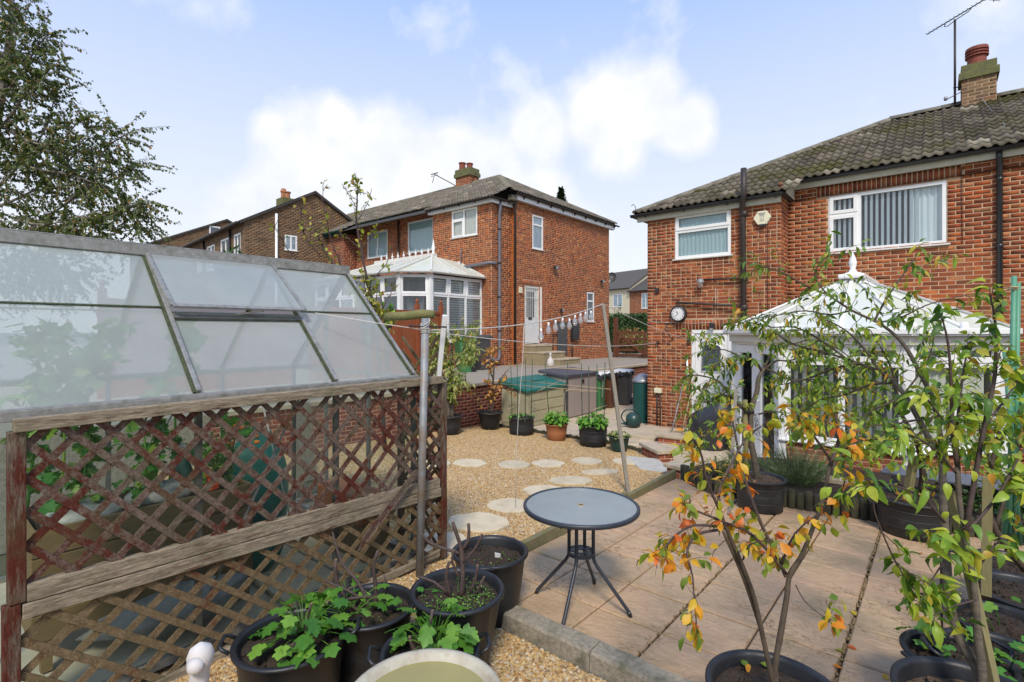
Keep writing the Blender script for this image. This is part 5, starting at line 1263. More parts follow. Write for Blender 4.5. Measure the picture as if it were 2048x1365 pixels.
# white downpipe on its gable, black downpipes on its front
p = c[1]; gline('downpipe', [(*(p+q*1.33+d*.06).xy, 7.25), (*(p+q*1.33+d*.06).xy, .6)], .06, 'upvc', HB, 8)
for k in (1.75, 6.0): gline('downpipe', [(*(p-d*k-q*.06).xy, 6.6), (*(p-d*k-q*.06).xy, .6)], .05, 'black_plastic', HB, 8)
chb = thing('chimney', 'low mossy chimney with two orange pots on the brown brick house', 'chimney', (*(p-d*1.5+q*2.2).xy, 7.8)); cx, cy = (p-d*2.2+q*2.6).xy
MB().box((cx-.35, cy-.3, 7.6), (cx+.35, cy+.3, 8.55)).build('stack', 'lichen_stone', chb); MB().lathe([(.13, 8.55), (.12, 8.9), (.16, 8.92), (.14, 9.0), (.1, 9.1), (0, 9.1)], (cx-.2, cy, 0), 12).build('chimney_pot', 'terracotta', chb); MB().lathe([(.13, 8.55), (.12, 8.8), (.16, 8.82), (.16, 8.87), (0, 8.87)], (cx+.2, cy, 0), 12).build('chimney_pot', 'terracotta', chb)
HB2, c, d, q = far_brown('brown brick gable end furthest left, half behind the longer brown house', -24.3, 34.6, 9, 9.0, 7.95, 10.15, [], 120)
fr = Fr((c[1].x, c[1].y), (c[2].x, c[2].y)); m_ = MB(); fr.box(m_, 3.35, 4.05, .0, .06, 9.0, 9.6); m_.build('window_frame', 'upvc', HB2); m_ = MB(); fr.box(m_, 3.43, 3.97, .061, .07, 9.08, 9.52); m_.build('pane', 'glass_lead', HB2)
# houses beyond the hedge: white-rendered and brick terrace
p0 = c2w((1150-1024)/1021*62, 62)
T1, *_ = plain_house('white_house', 'distant white and cream rendered house beyond the hedge', c2w(7.2, 62), (.9, -.25), 9.3, 8, .3, 6.6, 8.9, 'render_cream', 'tile_dark', [(0, 2.0, 3.4, 4.4, 6.0), (0, 6.9, 8.3, 4.6, 6.0)])
m_ = MB(); P_ = Vector((*c2w(7.2, 62), 0)); dd = Vector((.9, -.25, 0)).normalized(); nn_ = Vector((dd.y, -dd.x, 0)); fr = Fr((P_.x, P_.y), ((P_+dd*9).x, (P_+dd*9).y))
fr.box(m_, 0, 1.9, .0, .05, .3, 6.4); fr.box(m_, 3.5, 5.2, .0, .05, .3, 6.4); fr.box(m_, 1.9, 3.5, 0, .05, .3, 4.3); m_.build('render_panel', 'render_white', T1)
P2 = P_+dd*9.35
T2, *_ = plain_house('terraced_house', 'distant red brick house attached to the white one beyond the hedge', (P2.x, P2.y), (.9, -.25), 12, 8, .3, 6.2, 8.3, 'mortar', 'tile_dark', [(0, 1.6, 2.7, 4.3, 5.9), (0, 5.4, 6.4, 3.6, 5.0)], 0, brick='brick_red')
pc = P2+dd*4.6+Vector((-dd.y, dd.x, 0))*4
chd = thing('chimney', 'small dark chimney with a thin aerial on the distant brick house', 'chimney', (pc.x, pc.y, 8)); MB().box((pc.x-.5, pc.y-.4, 7.8), (pc.x+.5, pc.y+.4, 9.6)).build('stack', 'brick_red', chd); MB().box((pc.x-.6, pc.y-.5, 9.25), (pc.x+.6, pc.y+.5, 9.4)).build('corbel', 'brick_brown', chd); MB().lathe([(.16, 9.6), (.15, 9.95), (0, 9.95)], (pc.x, pc.y, 0), 8).build('chimney_pot', 'chimney_pot', chd)
gline('aerial_mast', [(pc.x-1.2, pc.y-.5, 7.8), (pc.x-1.2, pc.y-.5, 12)], .035, 'black_iron', chd, 5)
for z in (11.9, 11.2, 10.7): MB().box((pc.x-1.5, pc.y-.55, z), (pc.x-.9, pc.y-.45, z+.12)).build('aerial_element', 'black_iron', chd)

# ================================================================ GREENHOUSE
GH = thing('greenhouse', 'aluminium greenhouse on the left with hazy sloping roof panes', 'greenhouse', (-4.35, 1.5, .1))
ex, ez, rx, rz3, fxx = -3.36, 1.63, -4.37, 2.555, -5.38; YB = [.24, 1.14, 2.04, 2.76]
def rp(t_, s=1): return Vector(((ex if s == 1 else fxx)*(1-t_)+rx*t_, 0, ez*(1-t_)+rz3*t_))
def atY(v, y_): return Vector((v.x, y_, v.z))
nrm = Vector((rz3-ez, 0, ex-rx)).normalized()      # outward normal of the near slope
for s in (1, -1):
    nn_ = Vector((nrm.x*s, 0, nrm.z))
    for i, y_ in enumerate(YB):
        a, b = atY(rp(0, s), y_), atY(rp(1, s), y_)
        MB().bar(a+nn_*.012, b+nn_*.012, .030, .026, up=(0, 1, 0)).build('glazing_bar', 'alu', GH, bevel=.003)
        MB().bar(a+nn_*.004-Vector((0, .022, 0)), b+nn_*.004-Vector((0, .022, 0)), .022, .014, up=(0, 1, 0)).build('glazing_seal', 'rubber_moss', GH)
    for i in range(3):
        y0, y1 = YB[i]+.02, YB[i+1]-.02
        if s == 1 and i == 1: spans = [(0, .50)]
        else: spans = [(0, .565), (.560, 1)]
        for k, (ta, tb) in enumerate(spans):
            o_ = nn_*(.004*k); MB().slab([atY(rp(ta, s), y0)+o_, atY(rp(ta, s), y1)+o_, atY(rp(tb, s), y1)+o_, atY(rp(tb, s), y0)+o_][::1 if s == 1 else -1], .004).build('pane', 'glass_greenhouse', GH)
        if not (s == 1 and i == 1): MB().bar(atY(rp(.562, s), y0)+nn_*.008, atY(rp(.562, s), y1)+nn_*.008, .012, .008, up=nn_).build('lap_strip', 'rubber_moss', GH)
# roof vent, propped open a little
y0, y1 = YB[1]+.0, YB[2]+.0; hp = atY(rp(.985), 0); lp = rp(.50)+nrm*.075
def vt(t_, y_): v = hp*(1-t_)+lp*t_; return Vector((v.x, y_, v.z))+nrm*.022
vp = MB().slab([vt(0, y0+.02), vt(0, y1-.02), vt(1, y1-.02), vt(1, y0+.02)], .004).build('roof_vent', 'glass_greenhouse', GH)
for a, b in ((vt(0, y0), vt(0, y1)), (vt(1, y0), vt(1, y1)), (vt(0, y0), vt(1, y0)), (vt(0, y1), vt(1, y1))): MB().bar(a, b, .028, .018, up=nrm).build('vent_frame', 'alu', vp, bevel=.003)
MB().bar(atY(rp(.49), y0)+nrm*.01, atY(rp(.49), y1)+nrm*.01, .045, .03, up=nrm).build('vent_sill', 'alu_dark', GH)
MB().bar(atY(rp(.51), y0+.4)+nrm*.02, atY(rp(.51), y0+.6)+nrm*.06, .012, .012).build('vent_stay', 'alu', GH)
# ridge and eaves
mb = MB(); mb.bar((rx+.035, YB[0]-.02, rz3+.02), (rx+.035, YB[-1]+.02, rz3+.02), .012, .075); mb.bar((rx-.035, YB[0]-.02, rz3+.02), (rx-.035, YB[-1]+.02, rz3+.02), .012, .075); mb.bar((rx, YB[0]-.02, rz3+.062), (rx, YB[-1]+.02, rz3+.062), .08, .01); mb.build('ridge_bar', 'alu', GH, bevel=.003)
for x_ in (ex, fxx):
    s = 1 if x_ == ex else -1
    mb = MB(); mb.bar((x_+.02*s, YB[0]-.02, ez-.01), (x_+.02*s, YB[-1]+.02, ez-.01), .05, .022); mb.bar((x_+.05*s, YB[0]-.02, ez-.03), (x_+.05*s, YB[-1]+.02, ez-.03), .008, .05); mb.build('eaves_gutter', 'alu', GH, bevel=.003)
mb = MB(); mb.box((ex+.015, YB[0], ez-.055), (ex+.04, YB[0]+.25, ez-.033)); mb.build('plate', 'metal_grey', GH)
# sides
for x_ in (ex, fxx):
    for y_ in YB: MB().bar((x_, y_, .12), (x_, y_, ez-.02), .03, .035, up=(0, 1, 0)).build('upright', 'alu_dark', GH)
    for i in range(3): MB().box((x_-.003, YB[i]+.018, .16), (x_+.003, YB[i+1]-.018, ez-.03)).build('pane', 'glass_lower', GH)
    for z in (.13,): MB().bar((x_, YB[0], z), (x_, YB[-1], z), .04, .05).build('base_rail', 'alu', GH)
    MB().bar((x_, YB[1], .30), (x_, YB[1]+.62, ez-.1), .012, .012).build('wind_brace', 'alu', GH)
# gables
for y_ in (YB[0], YB[-1]):
    for a, b in ((rp(0, 1), rp(1, 1)), (rp(0, -1), rp(1, -1))): MB().bar(atY(a, y_)-Vector((0, 0, .03)), atY(b, y_)-Vector((0, 0, .03)), .03, .04).build('gable_bar', 'alu', GH)
    MB().bar((ex, y_, .13), (fxx, y_, .13), .04, .05).build('base_rail', 'alu', GH)
    for x_ in (-4.0, -4.72): MB().bar((x_, y_, .13), (x_, y_, 2.2), .03, .03, up=(0, 1, 0)).build('upright', 'alu', GH)
    MB().bar((ex, y_, ez-.02), (fxx, y_, ez-.02), .03, .03).build('gable_rail', 'alu', GH)
    for (a, b, zt0, zt1) in ((ex, -4.0, ez-.06, 2.15), (-4.0, -4.72, 2.15, 2.15), (-4.72, fxx, 2.15, ez-.06)):
        MB().add([(a-.02, y_, .16), (b+.02, y_, .16), (b+.02, y_, zt1), (a-.02, y_, zt0)] if True else [], [(0, 1, 2, 3)]).build('pane', 'glass_lower', GH)
MB().add([(ex-.02, .26, .12), (fxx+.02, .26, .12), (fxx+.02, 2.74, .09), (ex-.02, 2.74, .09)], [(3, 2, 1, 0)]).build('floor', 'gh_floor', GH)
for (x0, y0, x1, y1) in ((-3.9, 1.7, -3.42, 2.15), (-3.9, 2.17, -3.42, 2.62), (-4.4, 1.7, -3.92, 2.15), (-4.4, 2.17, -3.92, 2.62)): slab_at(x0, x1, y0, y1, .145, 'stepping_stone', GH, 'paving', .03)
# planter inside
pl = thing('timber_planter', 'brown plank planter box inside the greenhouse behind the trellis', 'planter', (-4.0, .9, .13))
for i in range(4):
    z0 = .30+i*.155
    MB().box((-3.77, .46, z0), (-3.745, 1.62, z0+.148)).build('plank', 'crate_wood', pl, bevel=.004); MB().box((-4.3, 1.595, z0), (-3.772, 1.62, z0+.148)).build('plank', 'crate_wood', pl, bevel=.004); MB().box((-4.32, .46, z0), (-4.30, 1.62, z0+.148)).build('plank', 'crate_wood', pl)
    MB().box((-4.3, .46, z0), (-3.772, .48, z0+.148)).build('plank', 'crate_wood', pl)
MB().box((-4.3, .48, .3), (-3.775, 1.59, .86)).build('soil', 'soil', pl)
for (x_, y_) in ((-3.80, .50), (-3.80, 1.55), (-4.26, 1.55)): MB().box((x_, y_, .13), (x_+.05, y_+.05, .9)).build('leg', 'crate_wood', pl)
def lump(c, sx, sy, sz, seed, n=14, m=9, amp=.18):
    r = random.Random(seed); mb = MB(); vs = []; ph = [r.uniform(0, 6) for _ in range(6)]
    for i in range(m+1):
        th = pi*i/m
        for j in range(n):
            a = 2*pi*j/n; k = 1+amp*(sin(3*a+ph[0]+2*th)*.5+sin(5*a+ph[1]-3*th)*.4+sin(7*th+ph[2]+2*a)*.4)
            vs.append((c[0]+sx*k*sin(th)*cos(a), c[1]+sy*k*sin(th)*sin(a), c[2]+sz*k*cos(th)))
    mb.add(vs, [(i*n+j, (i+1)*n+j, (i+1)*n+(j+1) % n, i*n+(j+1) % n) for i in range(m) for j in range(n)]); return mb
def solid(name, lab, cat, mb, mat, smooth=True): return tag(mb.build(name, mat, smooth=smooth), lab, cat)
solid('plastic_bag', 'crumpled clear grow bag lying on the planter near the left post of the trellis', 'bag', lump((-4.0, .72, .90), .22, .2, .06, 3), 'bag_plastic')
solid('plastic_bag', 'crumpled pale sack on the planter in the middle of the greenhouse', 'bag', lump((-4.02, 1.15, .91), .2, .22, .07, 4), 'bag_plastic')
solid('plastic_bag', 'large crumpled clear sack on the floor low behind the trellis', 'bag', lump((-3.72, 1.15, .26), .22, .45, .12, 5), 'bag_plastic')
solid('compost_bag', 'tall dark green sack standing in the greenhouse right of the planter', 'bag', lump((-4.45, 1.95, .62), .2, .28, .52, 6, amp=.12), 'bag_green')
solid('compost_bag', 'low dark green sack on the greenhouse floor under the planter', 'bag', lump((-4.1, 1.75, .30), .18, .25, .18, 7), 'bag_green')
oc = thing('orange_cap', 'bright orange plastic cap on the end of the planter', 'cap', (-3.85, 1.36, .95)); MB().lathe([(.07, 0), (.065, .03), (.035, .07), (.045, .10), (0, .11)], (-3.83, 1.36, .92), 7).build('body', 'orange_plastic', oc)
tr_ = thing('terracotta_trough', 'terracotta trough in the far right corner of the greenhouse', 'planter', (-4.0, 2.5, .5)); MB().box((-4.35, 2.38, .12), (-3.5, 2.62, .42)).build('stand', 'crate_wood', tr_); MB().prism([(-4.2, 2.36), (-3.55, 2.36), (-3.5, 2.62), (-4.25, 2.62)], .42, .66).build('body', 'terracotta', tr_, bevel=.02)
st = thing('fan', 'small green garden fan or spray bottle standing among the planter leaves', 'spray bottle', (-4.1, 1.05, .9)); MB().lathe([(.05, 0), (.06, .12), (.03, .2), (.02, .27), (0, .27)], (-4.05, 1.28, .9), 12).build('bottle', 'mower_green', st, smooth=True); MB().box((-4.09, 1.26, 1.16), (-3.98, 1.30, 1.2)).build('trigger', 'alu', st)
gline('string', [(-3.6, 1.62, 1.5), (-3.58, 1.75, .9), (-3.55, 1.82, .55)], .006, 'rope_white', GH, 5)

# ================================================================ TRELLIS
TR = thing('trellis_screen', 'weathered red-brown timber trellis of two stacked panels in front of the greenhouse', 'trellis', (-3.28, 1.65, .1))
tx = -3.27
def zt(y_, z): return z - .028*(y_-.36)      # everything sags a little to the right
def beam(name, y0, y1, za0, za1, zb0, zb1, x0, x1, mat):
    mb = MB(); mb.add([(x0, y0, za0), (x1, y0, za0), (x1, y0, za1), (x0, y0, za1), (x0, y1, zb0), (x1, y1, zb0), (x1, y1, zb1), (x0, y1, zb1)], [(0, 1, 2, 3), (7, 6, 5, 4), (0, 4, 5, 1), (1, 5, 6, 2), (2, 6, 7, 3), (3, 7, 4, 0)])
    return mb.build(name, mat, TR, bevel=.004)
beam('top_rail', .34, 2.97, 1.535, 1.595, 1.555, 1.615, tx-.02, tx+.05, 'rail')
beam('middle_rail', .385, 2.95, .740, .822, .668, .745, tx-.03, tx+.03, 'rail'); beam('middle_rail', .37, 2.96, .665, .736, .592, .664, tx-.026, tx+.034, 'rail')
beam('bottom_rail', .37, 2.95, .03, .09, .08, .14, tx-.03, tx+.03, 'rail')
MB().box((tx-.035, .322, .745), (tx+.032, .384, 1.535)).build('post', 'post_up', TR, bevel=.005); MB().box((tx-.035, .305, .0), (tx+.03, .366, .74)).build('post', 'post_up', TR, bevel=.005)
MB().box((tx-.035, 2.975, .05), (tx+.03, 3.03, 1.56)).build('post', 'post_up', TR, bevel=.005)
for z in (.2, .4): pass
def lattice(y0, y1, zlo0, zlo1, zhi0, zhi1, ang, sp, mat, xf, xbk, w=.031, miss=0):
    """zlo0/zlo1: lower edge at y0/y1 ; laths in two layers, thickness 8 mm"""
    def zl(y_): return zlo0+(zlo1-zlo0)*(y_-y0)/(y1-y0)
    def zh(y_): return zhi0+(zhi1-zhi0)*(y_-y0)/(y1-y0)
    m = math.tan(ang)
    for sgn, x_ in ((-1, xf), (1, xbk)):
        k = -40
        while k < 60:
            c = zlo0+k*sp+random.uniform(-.012, .012); k += 1
            if random.random() < miss and k > 8: continue
            mm = m*sgn*(1+random.uniform(-.012, .012))
            # line z = c + mm (y-y0); clip to the panel
            ys_ = [y for y in np.linspace(y0, y1, 500) if zl(y)-.0 <= c+mm*(y-y0) <= zh(y)+.0]
            if len(ys_) < 12: continue
            a, b = ys_[0], ys_[-1]; pa, pb = Vector((x_, a, c+mm*(a-y0))), Vector((x_, b, c+mm*(b-y0)))
            dv = (pb-pa).normalized(); pv = Vector((0, -dv.z, dv.y)); ww = w*random.uniform(.92, 1.08); jx = random.uniform(-.001, .001)
            mb = MB(); vs = []
            for p in (pa-dv*.015, pb+dv*.015):
                for xx in (-.004, .004):
                    for s in (-1, 1): vs.append(p+pv*(s*ww/2)+Vector((xx+jx, 0, 0)))
            mb.add(vs, [(0, 1, 3, 2), (4, 6, 7, 5), (0, 4, 5, 1), (2, 3, 7, 6), (0, 2, 6, 4), (1, 5, 7, 3)]); mb.build('lath', mat, TR)
lattice(.39, 2.96, .815, .740, 1.545, 1.565, R(45.5), .166, 'lath_up', tx+.012, tx+.002, .035, .10)
lattice(.375, 2.96, .085, .135, .67, .60, R(40), .160, 'lath_low', tx+.012, tx+.002, .037)
# short return panel at the far end, seen nearly edge-on
MB().box((-3.86, 2.975, .05), (-3.81, 3.03, 1.5)).build('post', 'post_up', TR, bevel=.005)
for k in range(12):
    for s in (-1, 1):
        z = .12+k*.125; a, b = Vector((-3.31, 2.99+s*.005, z if s > 0 else z+.45)), Vector((-3.81, 2.99+s*.005, z+.45 if s > 0 else z))
        MB().bar(a, b, .008, .03, up=(0, 0, 1)).build('lath', 'lath_low', TR)
MB().box((-3.83, 2.98, 1.50), (-3.29, 3.02, 1.55)).build('top_rail', 'rail', TR)
bl_ = MB(); a, b = Vector((-3.205, 2.66, 1.0-.13)), Vector((-3.18, 2.10, .42))
pv = Vector((0, .03, -.03)); 
bl_.add([a+pv*.6, a-pv*.6, b-pv*.6+Vector((0, .08, .09)), b, b+pv*.6+Vector((0, .10, .10))]+[v+Vector((.008, 0, 0)) for v in (a+pv*.6, a-pv*.6, b-pv*.6+Vector((0, .08, .09)), b, b+pv*.6+Vector((0, .10, .10)))], [(0, 1, 2, 3, 4), (9, 8, 7, 6, 5)]+[(i, 5+i, 5+(i+1) % 5, (i+1) % 5) for i in range(5)])
tag(bl_.build('broken_lath', 'lath_up'), 'broken loose lath with a jagged point leaning across the trellis next to the pole', 'broken lath')

# pole, mossy log, white strut
po = thing('washing_line_pole', 'galvanised steel washing line pole with white rope lashed round its top', 'pole', (-3.16, 2.66, .05))
gline('post', [(-3.16, 2.655, .02), (-3.175, 2.73, 2.10)], .031, 'galv', po, 16)
gline('pin', [(-3.25, 2.62, 2.04), (-3.08, 2.87, 2.03)], .007, 'black_iron', po, 6)
for z in (1.985, 2.0, 2.015, 2.07, 2.05): 
    q = [(-3.174+.036*cos(t_), 2.727+.036*sin(t_), z+(.03*sin(t_) if z > 2.03 else 0.004*t_/6)) for t_ in np.linspace(0, 2*pi, 16)]; gline('rope_lashing', q, .0035, 'rope_white', po, 5)
tag(MB().tube([(-3.20, 2.84, 2.135), (-3.3, 2.80, 2.14), (-3.45, 2.74, 2.125), (-3.62, 2.68, 2.12)], [.036, .040, .038, .036], 10).build('mossy_log', 'moss_log', smooth=True), 'short horizontal log furred with moss behind the top of the steel pole', 'log')
tag(MB().bar((-3.27, 2.96, 1.60), (-3.13, 2.90, 2.13), .035, .035).build('white_strut', 'upvc', bevel=.004), 'pale square strut standing upright just right of the steel pole', 'strut')

# ================================================================ TABLE
tb = thing('garden_table', 'round glass-topped garden table with dark metal frame on the patio', 'table', (-1.94, 3.105, .05)); cx, cy, th_ = -1.94, 3.105, .765
MB().lathe([(.389, th_-.024), (.406, th_-.026), (.41, th_-.018), (.41, th_-.002), (.402, th_+.004), (.388, th_+.001), (.387, th_-.012), (.389, th_-.024)], (cx, cy, 0), 64).build('rim', 'table_frame', tb, smooth=True)
MB().lathe([(.021, th_-.012), (.387, th_-.012), (.387, th_-.004), (.021, th_-.004), (.021, th_-.012)], (cx, cy, 0), 64).build('glass_top', 'glass_table', tb)
MB().lathe([(.013, th_-.02), (.024, th_-.02), (.024, th_+.0), (.014, th_+.0)], (cx, cy, 0), 16).build('parasol_ring', 'cane_tan', tb)
for a in (192, 282, 15, 105):
    r0 = R(a); u = Vector((cos(r0), sin(r0), 0)); c0 = Vector((cx, cy, 0)); g0 = ground_z(cy)
    pts = [c0+u*.385+Vector((0, 0, th_-.028)), c0+u*.12+Vector((0, 0, th_-.03)), c0+u*.095+Vector((0, 0, th_-.045)), c0+u*.09+Vector((0, 0, th_-.09)), c0+u*.09+Vector((0, 0, .42)), c0+u*.095+Vector((0, 0, .385)), c0+u*.115+Vector((0, 0, .35)), c0+u*.335+Vector((0, 0, g0+.035)), c0+u*.345+Vector((0, 0, g0+.015))]
    lg = gline('leg', pts, .0125, 'table_frame', tb, 10); gline('foot', [pts[-2], c0+u*.352+Vector((0, 0, g0))], .0145, 'black_plastic', lg, 8)
mb = MB(); n = 40; zs_ = .435
def hole(c, r): return [(c[0]+r*cos(2*pi*k/10), c[1]+r*sin(2*pi*k/10)) for k in range(10)]
mb.lathe([(.028, zs_), (.040, zs_), (.040, zs_-.006), (.028, zs_-.006), (.028, zs_)], (cx, cy, 0), 24); mb.lathe([(.088, zs_+.003), (.098, zs_+.003), (.098, zs_-.02), (.088, zs_-.02), (.088, zs_+.003)], (cx, cy, 0), 32)
for k in range(4):
    a = R(192+45+90*k); hc = (cx+.065*cos(a), cy+.065*sin(a)); mb.lathe([(.016, zs_), (.026, zs_), (.026, zs_-.006), (.016, zs_-.006), (.016, zs_)], (hc[0], hc[1], 0), 14)
    a = R(192+90*k); mb.bar((cx+.035*cos(a), cy+.035*sin(a), zs_-.004), (cx+.092*cos(a), cy+.092*sin(a), zs_-.004), .062, .006)
mb.build('shelf_ring', 'table_frame', tb)

# ================================================================ BOXES, BINS
bx = thing('storage_box', 'beige plastic garden storage box with sagging dark green lid', 'storage box', (-7.5, 9.8, pz))
B0 = (-7.88, 9.10, pz); B1 = (-7.10, 10.58, .63)
MB().box(B0, B1).build('body', 'box_beige', bx, bevel=.02)
for k in range(2):
    for j in range(3): MB().box((-7.10, 9.20+k*.70, pz+.12+j*.24), (-7.086, 9.82+k*.70, pz+.31+j*.24)).build('moulded_panel', 'box_beige', bx, bevel=.006)
for k in range(3): MB().box((-7.80+k*.25, 9.086, pz+.06), (-7.62+k*.25, 9.10, .58)).build('moulded_panel', 'box_beige', bx, bevel=.006)
MB().add([(-7.93, 9.03, .86), (-7.05, 9.03, .66), (-7.05, 10.62, .70), (-7.93, 10.62, .88), (-7.93, 9.03, .76), (-7.05, 9.03, .59), (-7.05, 10.62, .62), (-7.93, 10.62, .78), (-7.5, 9.03, .80), (-7.5, 10.62, .80), (-7.5, 9.85, .76)],
         [(0, 8, 10, 9, 3), (8, 1, 2, 9, 10), (0, 4, 5, 1, 8), (1, 5, 6, 2), (2, 6, 7, 3, 9), (3, 7, 4, 0), (7, 6, 5, 4)]).build('lid', 'lid_green', bx, bevel=.015)
sg = thing('garden_store', 'grey vertical-slatted garden store with dark sloping lid', 'store', (-7.46, 11.35, pz))
MB().box((-7.84, 10.68, pz), (-7.08, 12.08, .86)).build('body', 'store_grey', sg)
for k in range(11): MB().box((-7.078, 10.70+k*.126, pz+.03), (-7.060, 10.70+k*.126+.120, .85)).build('slat', 'store_grey', sg, bevel=.003)
for k in range(6): MB().box((-7.82+k*.124, 10.66, pz+.03), (-7.82+k*.124+.118, 10.678, .85)).build('slat', 'store_grey', sg, bevel=.003)
MB().box((-7.10, 10.655, pz), (-7.055, 10.70, .87)).build('corner_post', 'bin_grey', sg)
MB().add([(-7.92, 10.60, .99), (-7.02, 10.60, .90), (-7.02, 12.14, .90), (-7.92, 12.14, .99), (-7.92, 10.60, .91), (-7.02, 10.60, .83), (-7.02, 12.14, .83), (-7.92, 12.14, .91)], [(0, 1, 2, 3), (7, 6, 5, 4), (0, 4, 5, 1), (1, 5, 6, 2), (2, 6, 7, 3), (3, 7, 4, 0)]).build('lid', 'store_lid', sg, bevel=.01)
MB().box((-7.058, 11.32, .66), (-7.03, 11.42, .74)).build('lock', 'black_plastic', sg)
def wheelie(lab, c, z, rz, body, lidm, text=None, bag=False, h=1.02, w=.48, d=.54, lidcol=None):
    t = thing('wheelie_bin', lab, 'wheelie bin', (c[0], c[1], z), None, rz); F = Matrix.Translation((c[0], c[1], z)) @ Matrix.Rotation(rz, 4, 'Z')
    mb = MB(); a, b = .40, .40; sec = []
    for (zz, ww, dd, oy) in ((.0, w*.80, d*.72, .04), (.03, w*.82, d*.76, .03), (h*.90, w*.97, d*.97, 0), (h*.92, w*1.04, d*1.04, 0), (h*.96, w*1.04, d*1.04, 0)):
        rr = .05; pts = []
        for (sx, sy, a0) in ((1, 1, 0), (-1, 1, pi/2), (-1, -1, pi), (1, -1, 3*pi/2)):
            for k in range(4): an = a0+k*pi/6; pts.append((sx*(ww/2-rr)+rr*cos(an), sy*(dd/2-rr)+rr*sin(an)+oy, zz))
        sec.append(pts)
    n = len(sec[0]); vs = [F @ Vector(p) for s in sec for p in s]
    mb.add(vs, [tuple(reversed(range(n)))]+[(i*n+j, i*n+(j+1) % n, (i+1)*n+(j+1) % n, (i+1)*n+j) for i in range(len(sec)-1) for j in range(n)]+[tuple(range((len(sec)-1)*n, len(sec)*n))]); bo = mb.build('body', body, t, smooth=False)
    l = MB(); vs = []
    for (zz, k) in ((h*.955, 1.08), (h*.985, 1.08), (h*1.03, .9)):
        for (x_, y_) in ((-w/2*k, -d/2*k), (w/2*k, -d/2*k), (w/2*k, d/2*k), (-w/2*k, d/2*k)): vs.append(F @ Vector((x_, y_, zz)))
    l.add(vs, [(0, 1, 5, 4), (1, 2, 6, 5), (2, 3, 7, 6), (3, 0, 4, 7), (4, 5, 9, 8), (5, 6, 10, 9), (6, 7, 11, 10), (7, 4, 8, 11), (8, 9, 10, 11), (3, 2, 1, 0)]); l.build('lid', lidm, t, bevel=.015)
    gline('handle', [F @ Vector((-w/2+.05, d/2+.04, h*.94)), F @ Vector((w/2-.05, d/2+.04, h*.94))], .015, lidm, t, 8)
    for s in (-1, 1):
        m_ = yl([(0, -.03), (.10, -.03), (.10, .03), (0, .03)], (0, 0, 0), 16); m_.v = [tuple(F @ (Matrix.Rotation(pi/2, 4, 'Z') @ Vector(v) + Vector((s*w*.42, d*.40, .10)))) for v in m_.v]; m_.build('wheel', 'black_plastic', t)
    if bag:
        q = MB(); vs = []; n = 28
        for k, (zz, kk) in enumerate(((h*.975, 1.08), (h*.93, 1.16), (h*.86, 1.12))):
            for j in range(n):
                an = 2*pi*j/n; x_, y_ = cos(an), sin(an); m_ = max(abs(x_), abs(y_)); jj = 1+.05*sin(j*2.7+k*2)
                vs.append(F @ Vector((x_/m_*w/2*kk*jj, y_/m_*d/2*kk*jj, zz+.03*sin(j*1.9+k))))
        q.add(vs, [(i*n+j, i*n+(j+1) % n, (i+1)*n+(j+1) % n, (i+1)*n+j) for i in range(2) for j in range(n)]); q.build('bin_liner', 'cover_black', t)
    for (s_, sz, u, z_, face, m) in (text or []):
        me = text_mesh(s_, sz, m)
        # slope of the wall
        tilt = math.atan((d*.97-d*.76)/2/(h*.87))
        if face == 'side': L_ = F @ Matrix.Translation((w/2*(.82+.15*z_/h/.9)+.004, u, z_)) @ Matrix.Rotation(pi/2, 4, 'Z') @ Matrix.Rotation(pi/2+tilt*.8, 4, 'X')
        else: L_ = F @ Matrix.Translation((u, -d/2*(.76+.21*z_/h/.9)+.028*(1-z_/h)-.006, z_)) @ Matrix.Rotation(pi/2+tilt, 4, 'X')
        L_ = L_ @ Matrix.Rotation(-pi/2 if len(s_) > 1 and m == 'print_white' else 0, 4, 'Z'); link('lettering', me, t, M=L_)
    return t
wheelie('green wheelie bin with white lettering down its side, next to the grey store', (-7.30, 12.42), pz, R(12), 'bin_green', 'label_white', [('GARDEN', .13, -.02, .62, 'side', 'print_white')], True)
wb = wheelie('brown wheelie bin squeezed between a green bin and a grey one', (-7.28, 13.05), pz, R(6), 'bin_brown', 'label_white', None, True)
MB().box((-7.055, 12.93, .54), (-7.045, 13.05, .68)).build('sticker', 'print_blue', wb)
wheelie('grey wheelie bin with black liner at the end of the row by the retaining wall', (-7.18, 13.85), pz, R(10), 'bin_grey', 'label_white', [('5', .16, 0, .80, 'side', 'print_white')], True)
gb = wheelie('green wheelie bin with a white lettered panel on the neighbour\'s drive', (-11.0, 11.0), .757, R(-20), 'bin_green', 'bin_green', [('120', .085, -.05, .62, 'side', 'print_dark')], False)
F = Matrix.Translation((-11.0, 11.0, .757)) @ Matrix.Rotation(R(-20), 4, 'Z')
m_ = MB(); m_.add([F @ Vector(v) for v in ((.226, -.13, .47), (.226, .05, .47), (.240, .05, .80), (.240, -.13, .80))], [(0, 1, 2, 3)]); m_.build('label', 'label_white', gb)
m_ = MB().box((-11.1, 10.8, 1.795), (-10.9, 10.98, 1.81)); m_.build('lid_sticker', 'print_blue', gb)
wheelie('dark grey wheelie bin behind the green one on the neighbour\'s drive', (-11.25, 11.95), .757, R(10), 'bin_grey', 'bin_grey', None, False, h=1.08, w=.55)
t = thing('water_butt', 'slim teal water butt with domed lid at the corner of the brick house', 'water butt', (-5.44, 11.5, pz))
MB().lathe([(.20, pz), (.225, pz+.3), (.235, .5), (.24, .78)], (-5.44, 11.5, 0), 24).build('body', 'butt_green', t, smooth=True); MB().lathe([(.26, .77), (.26, .82), (.24, .84), (.2, .90), (.1, .955), (0, .97)], (-5.44, 11.5, 0), 24).build('lid', 'metal_grey', t, smooth=True)
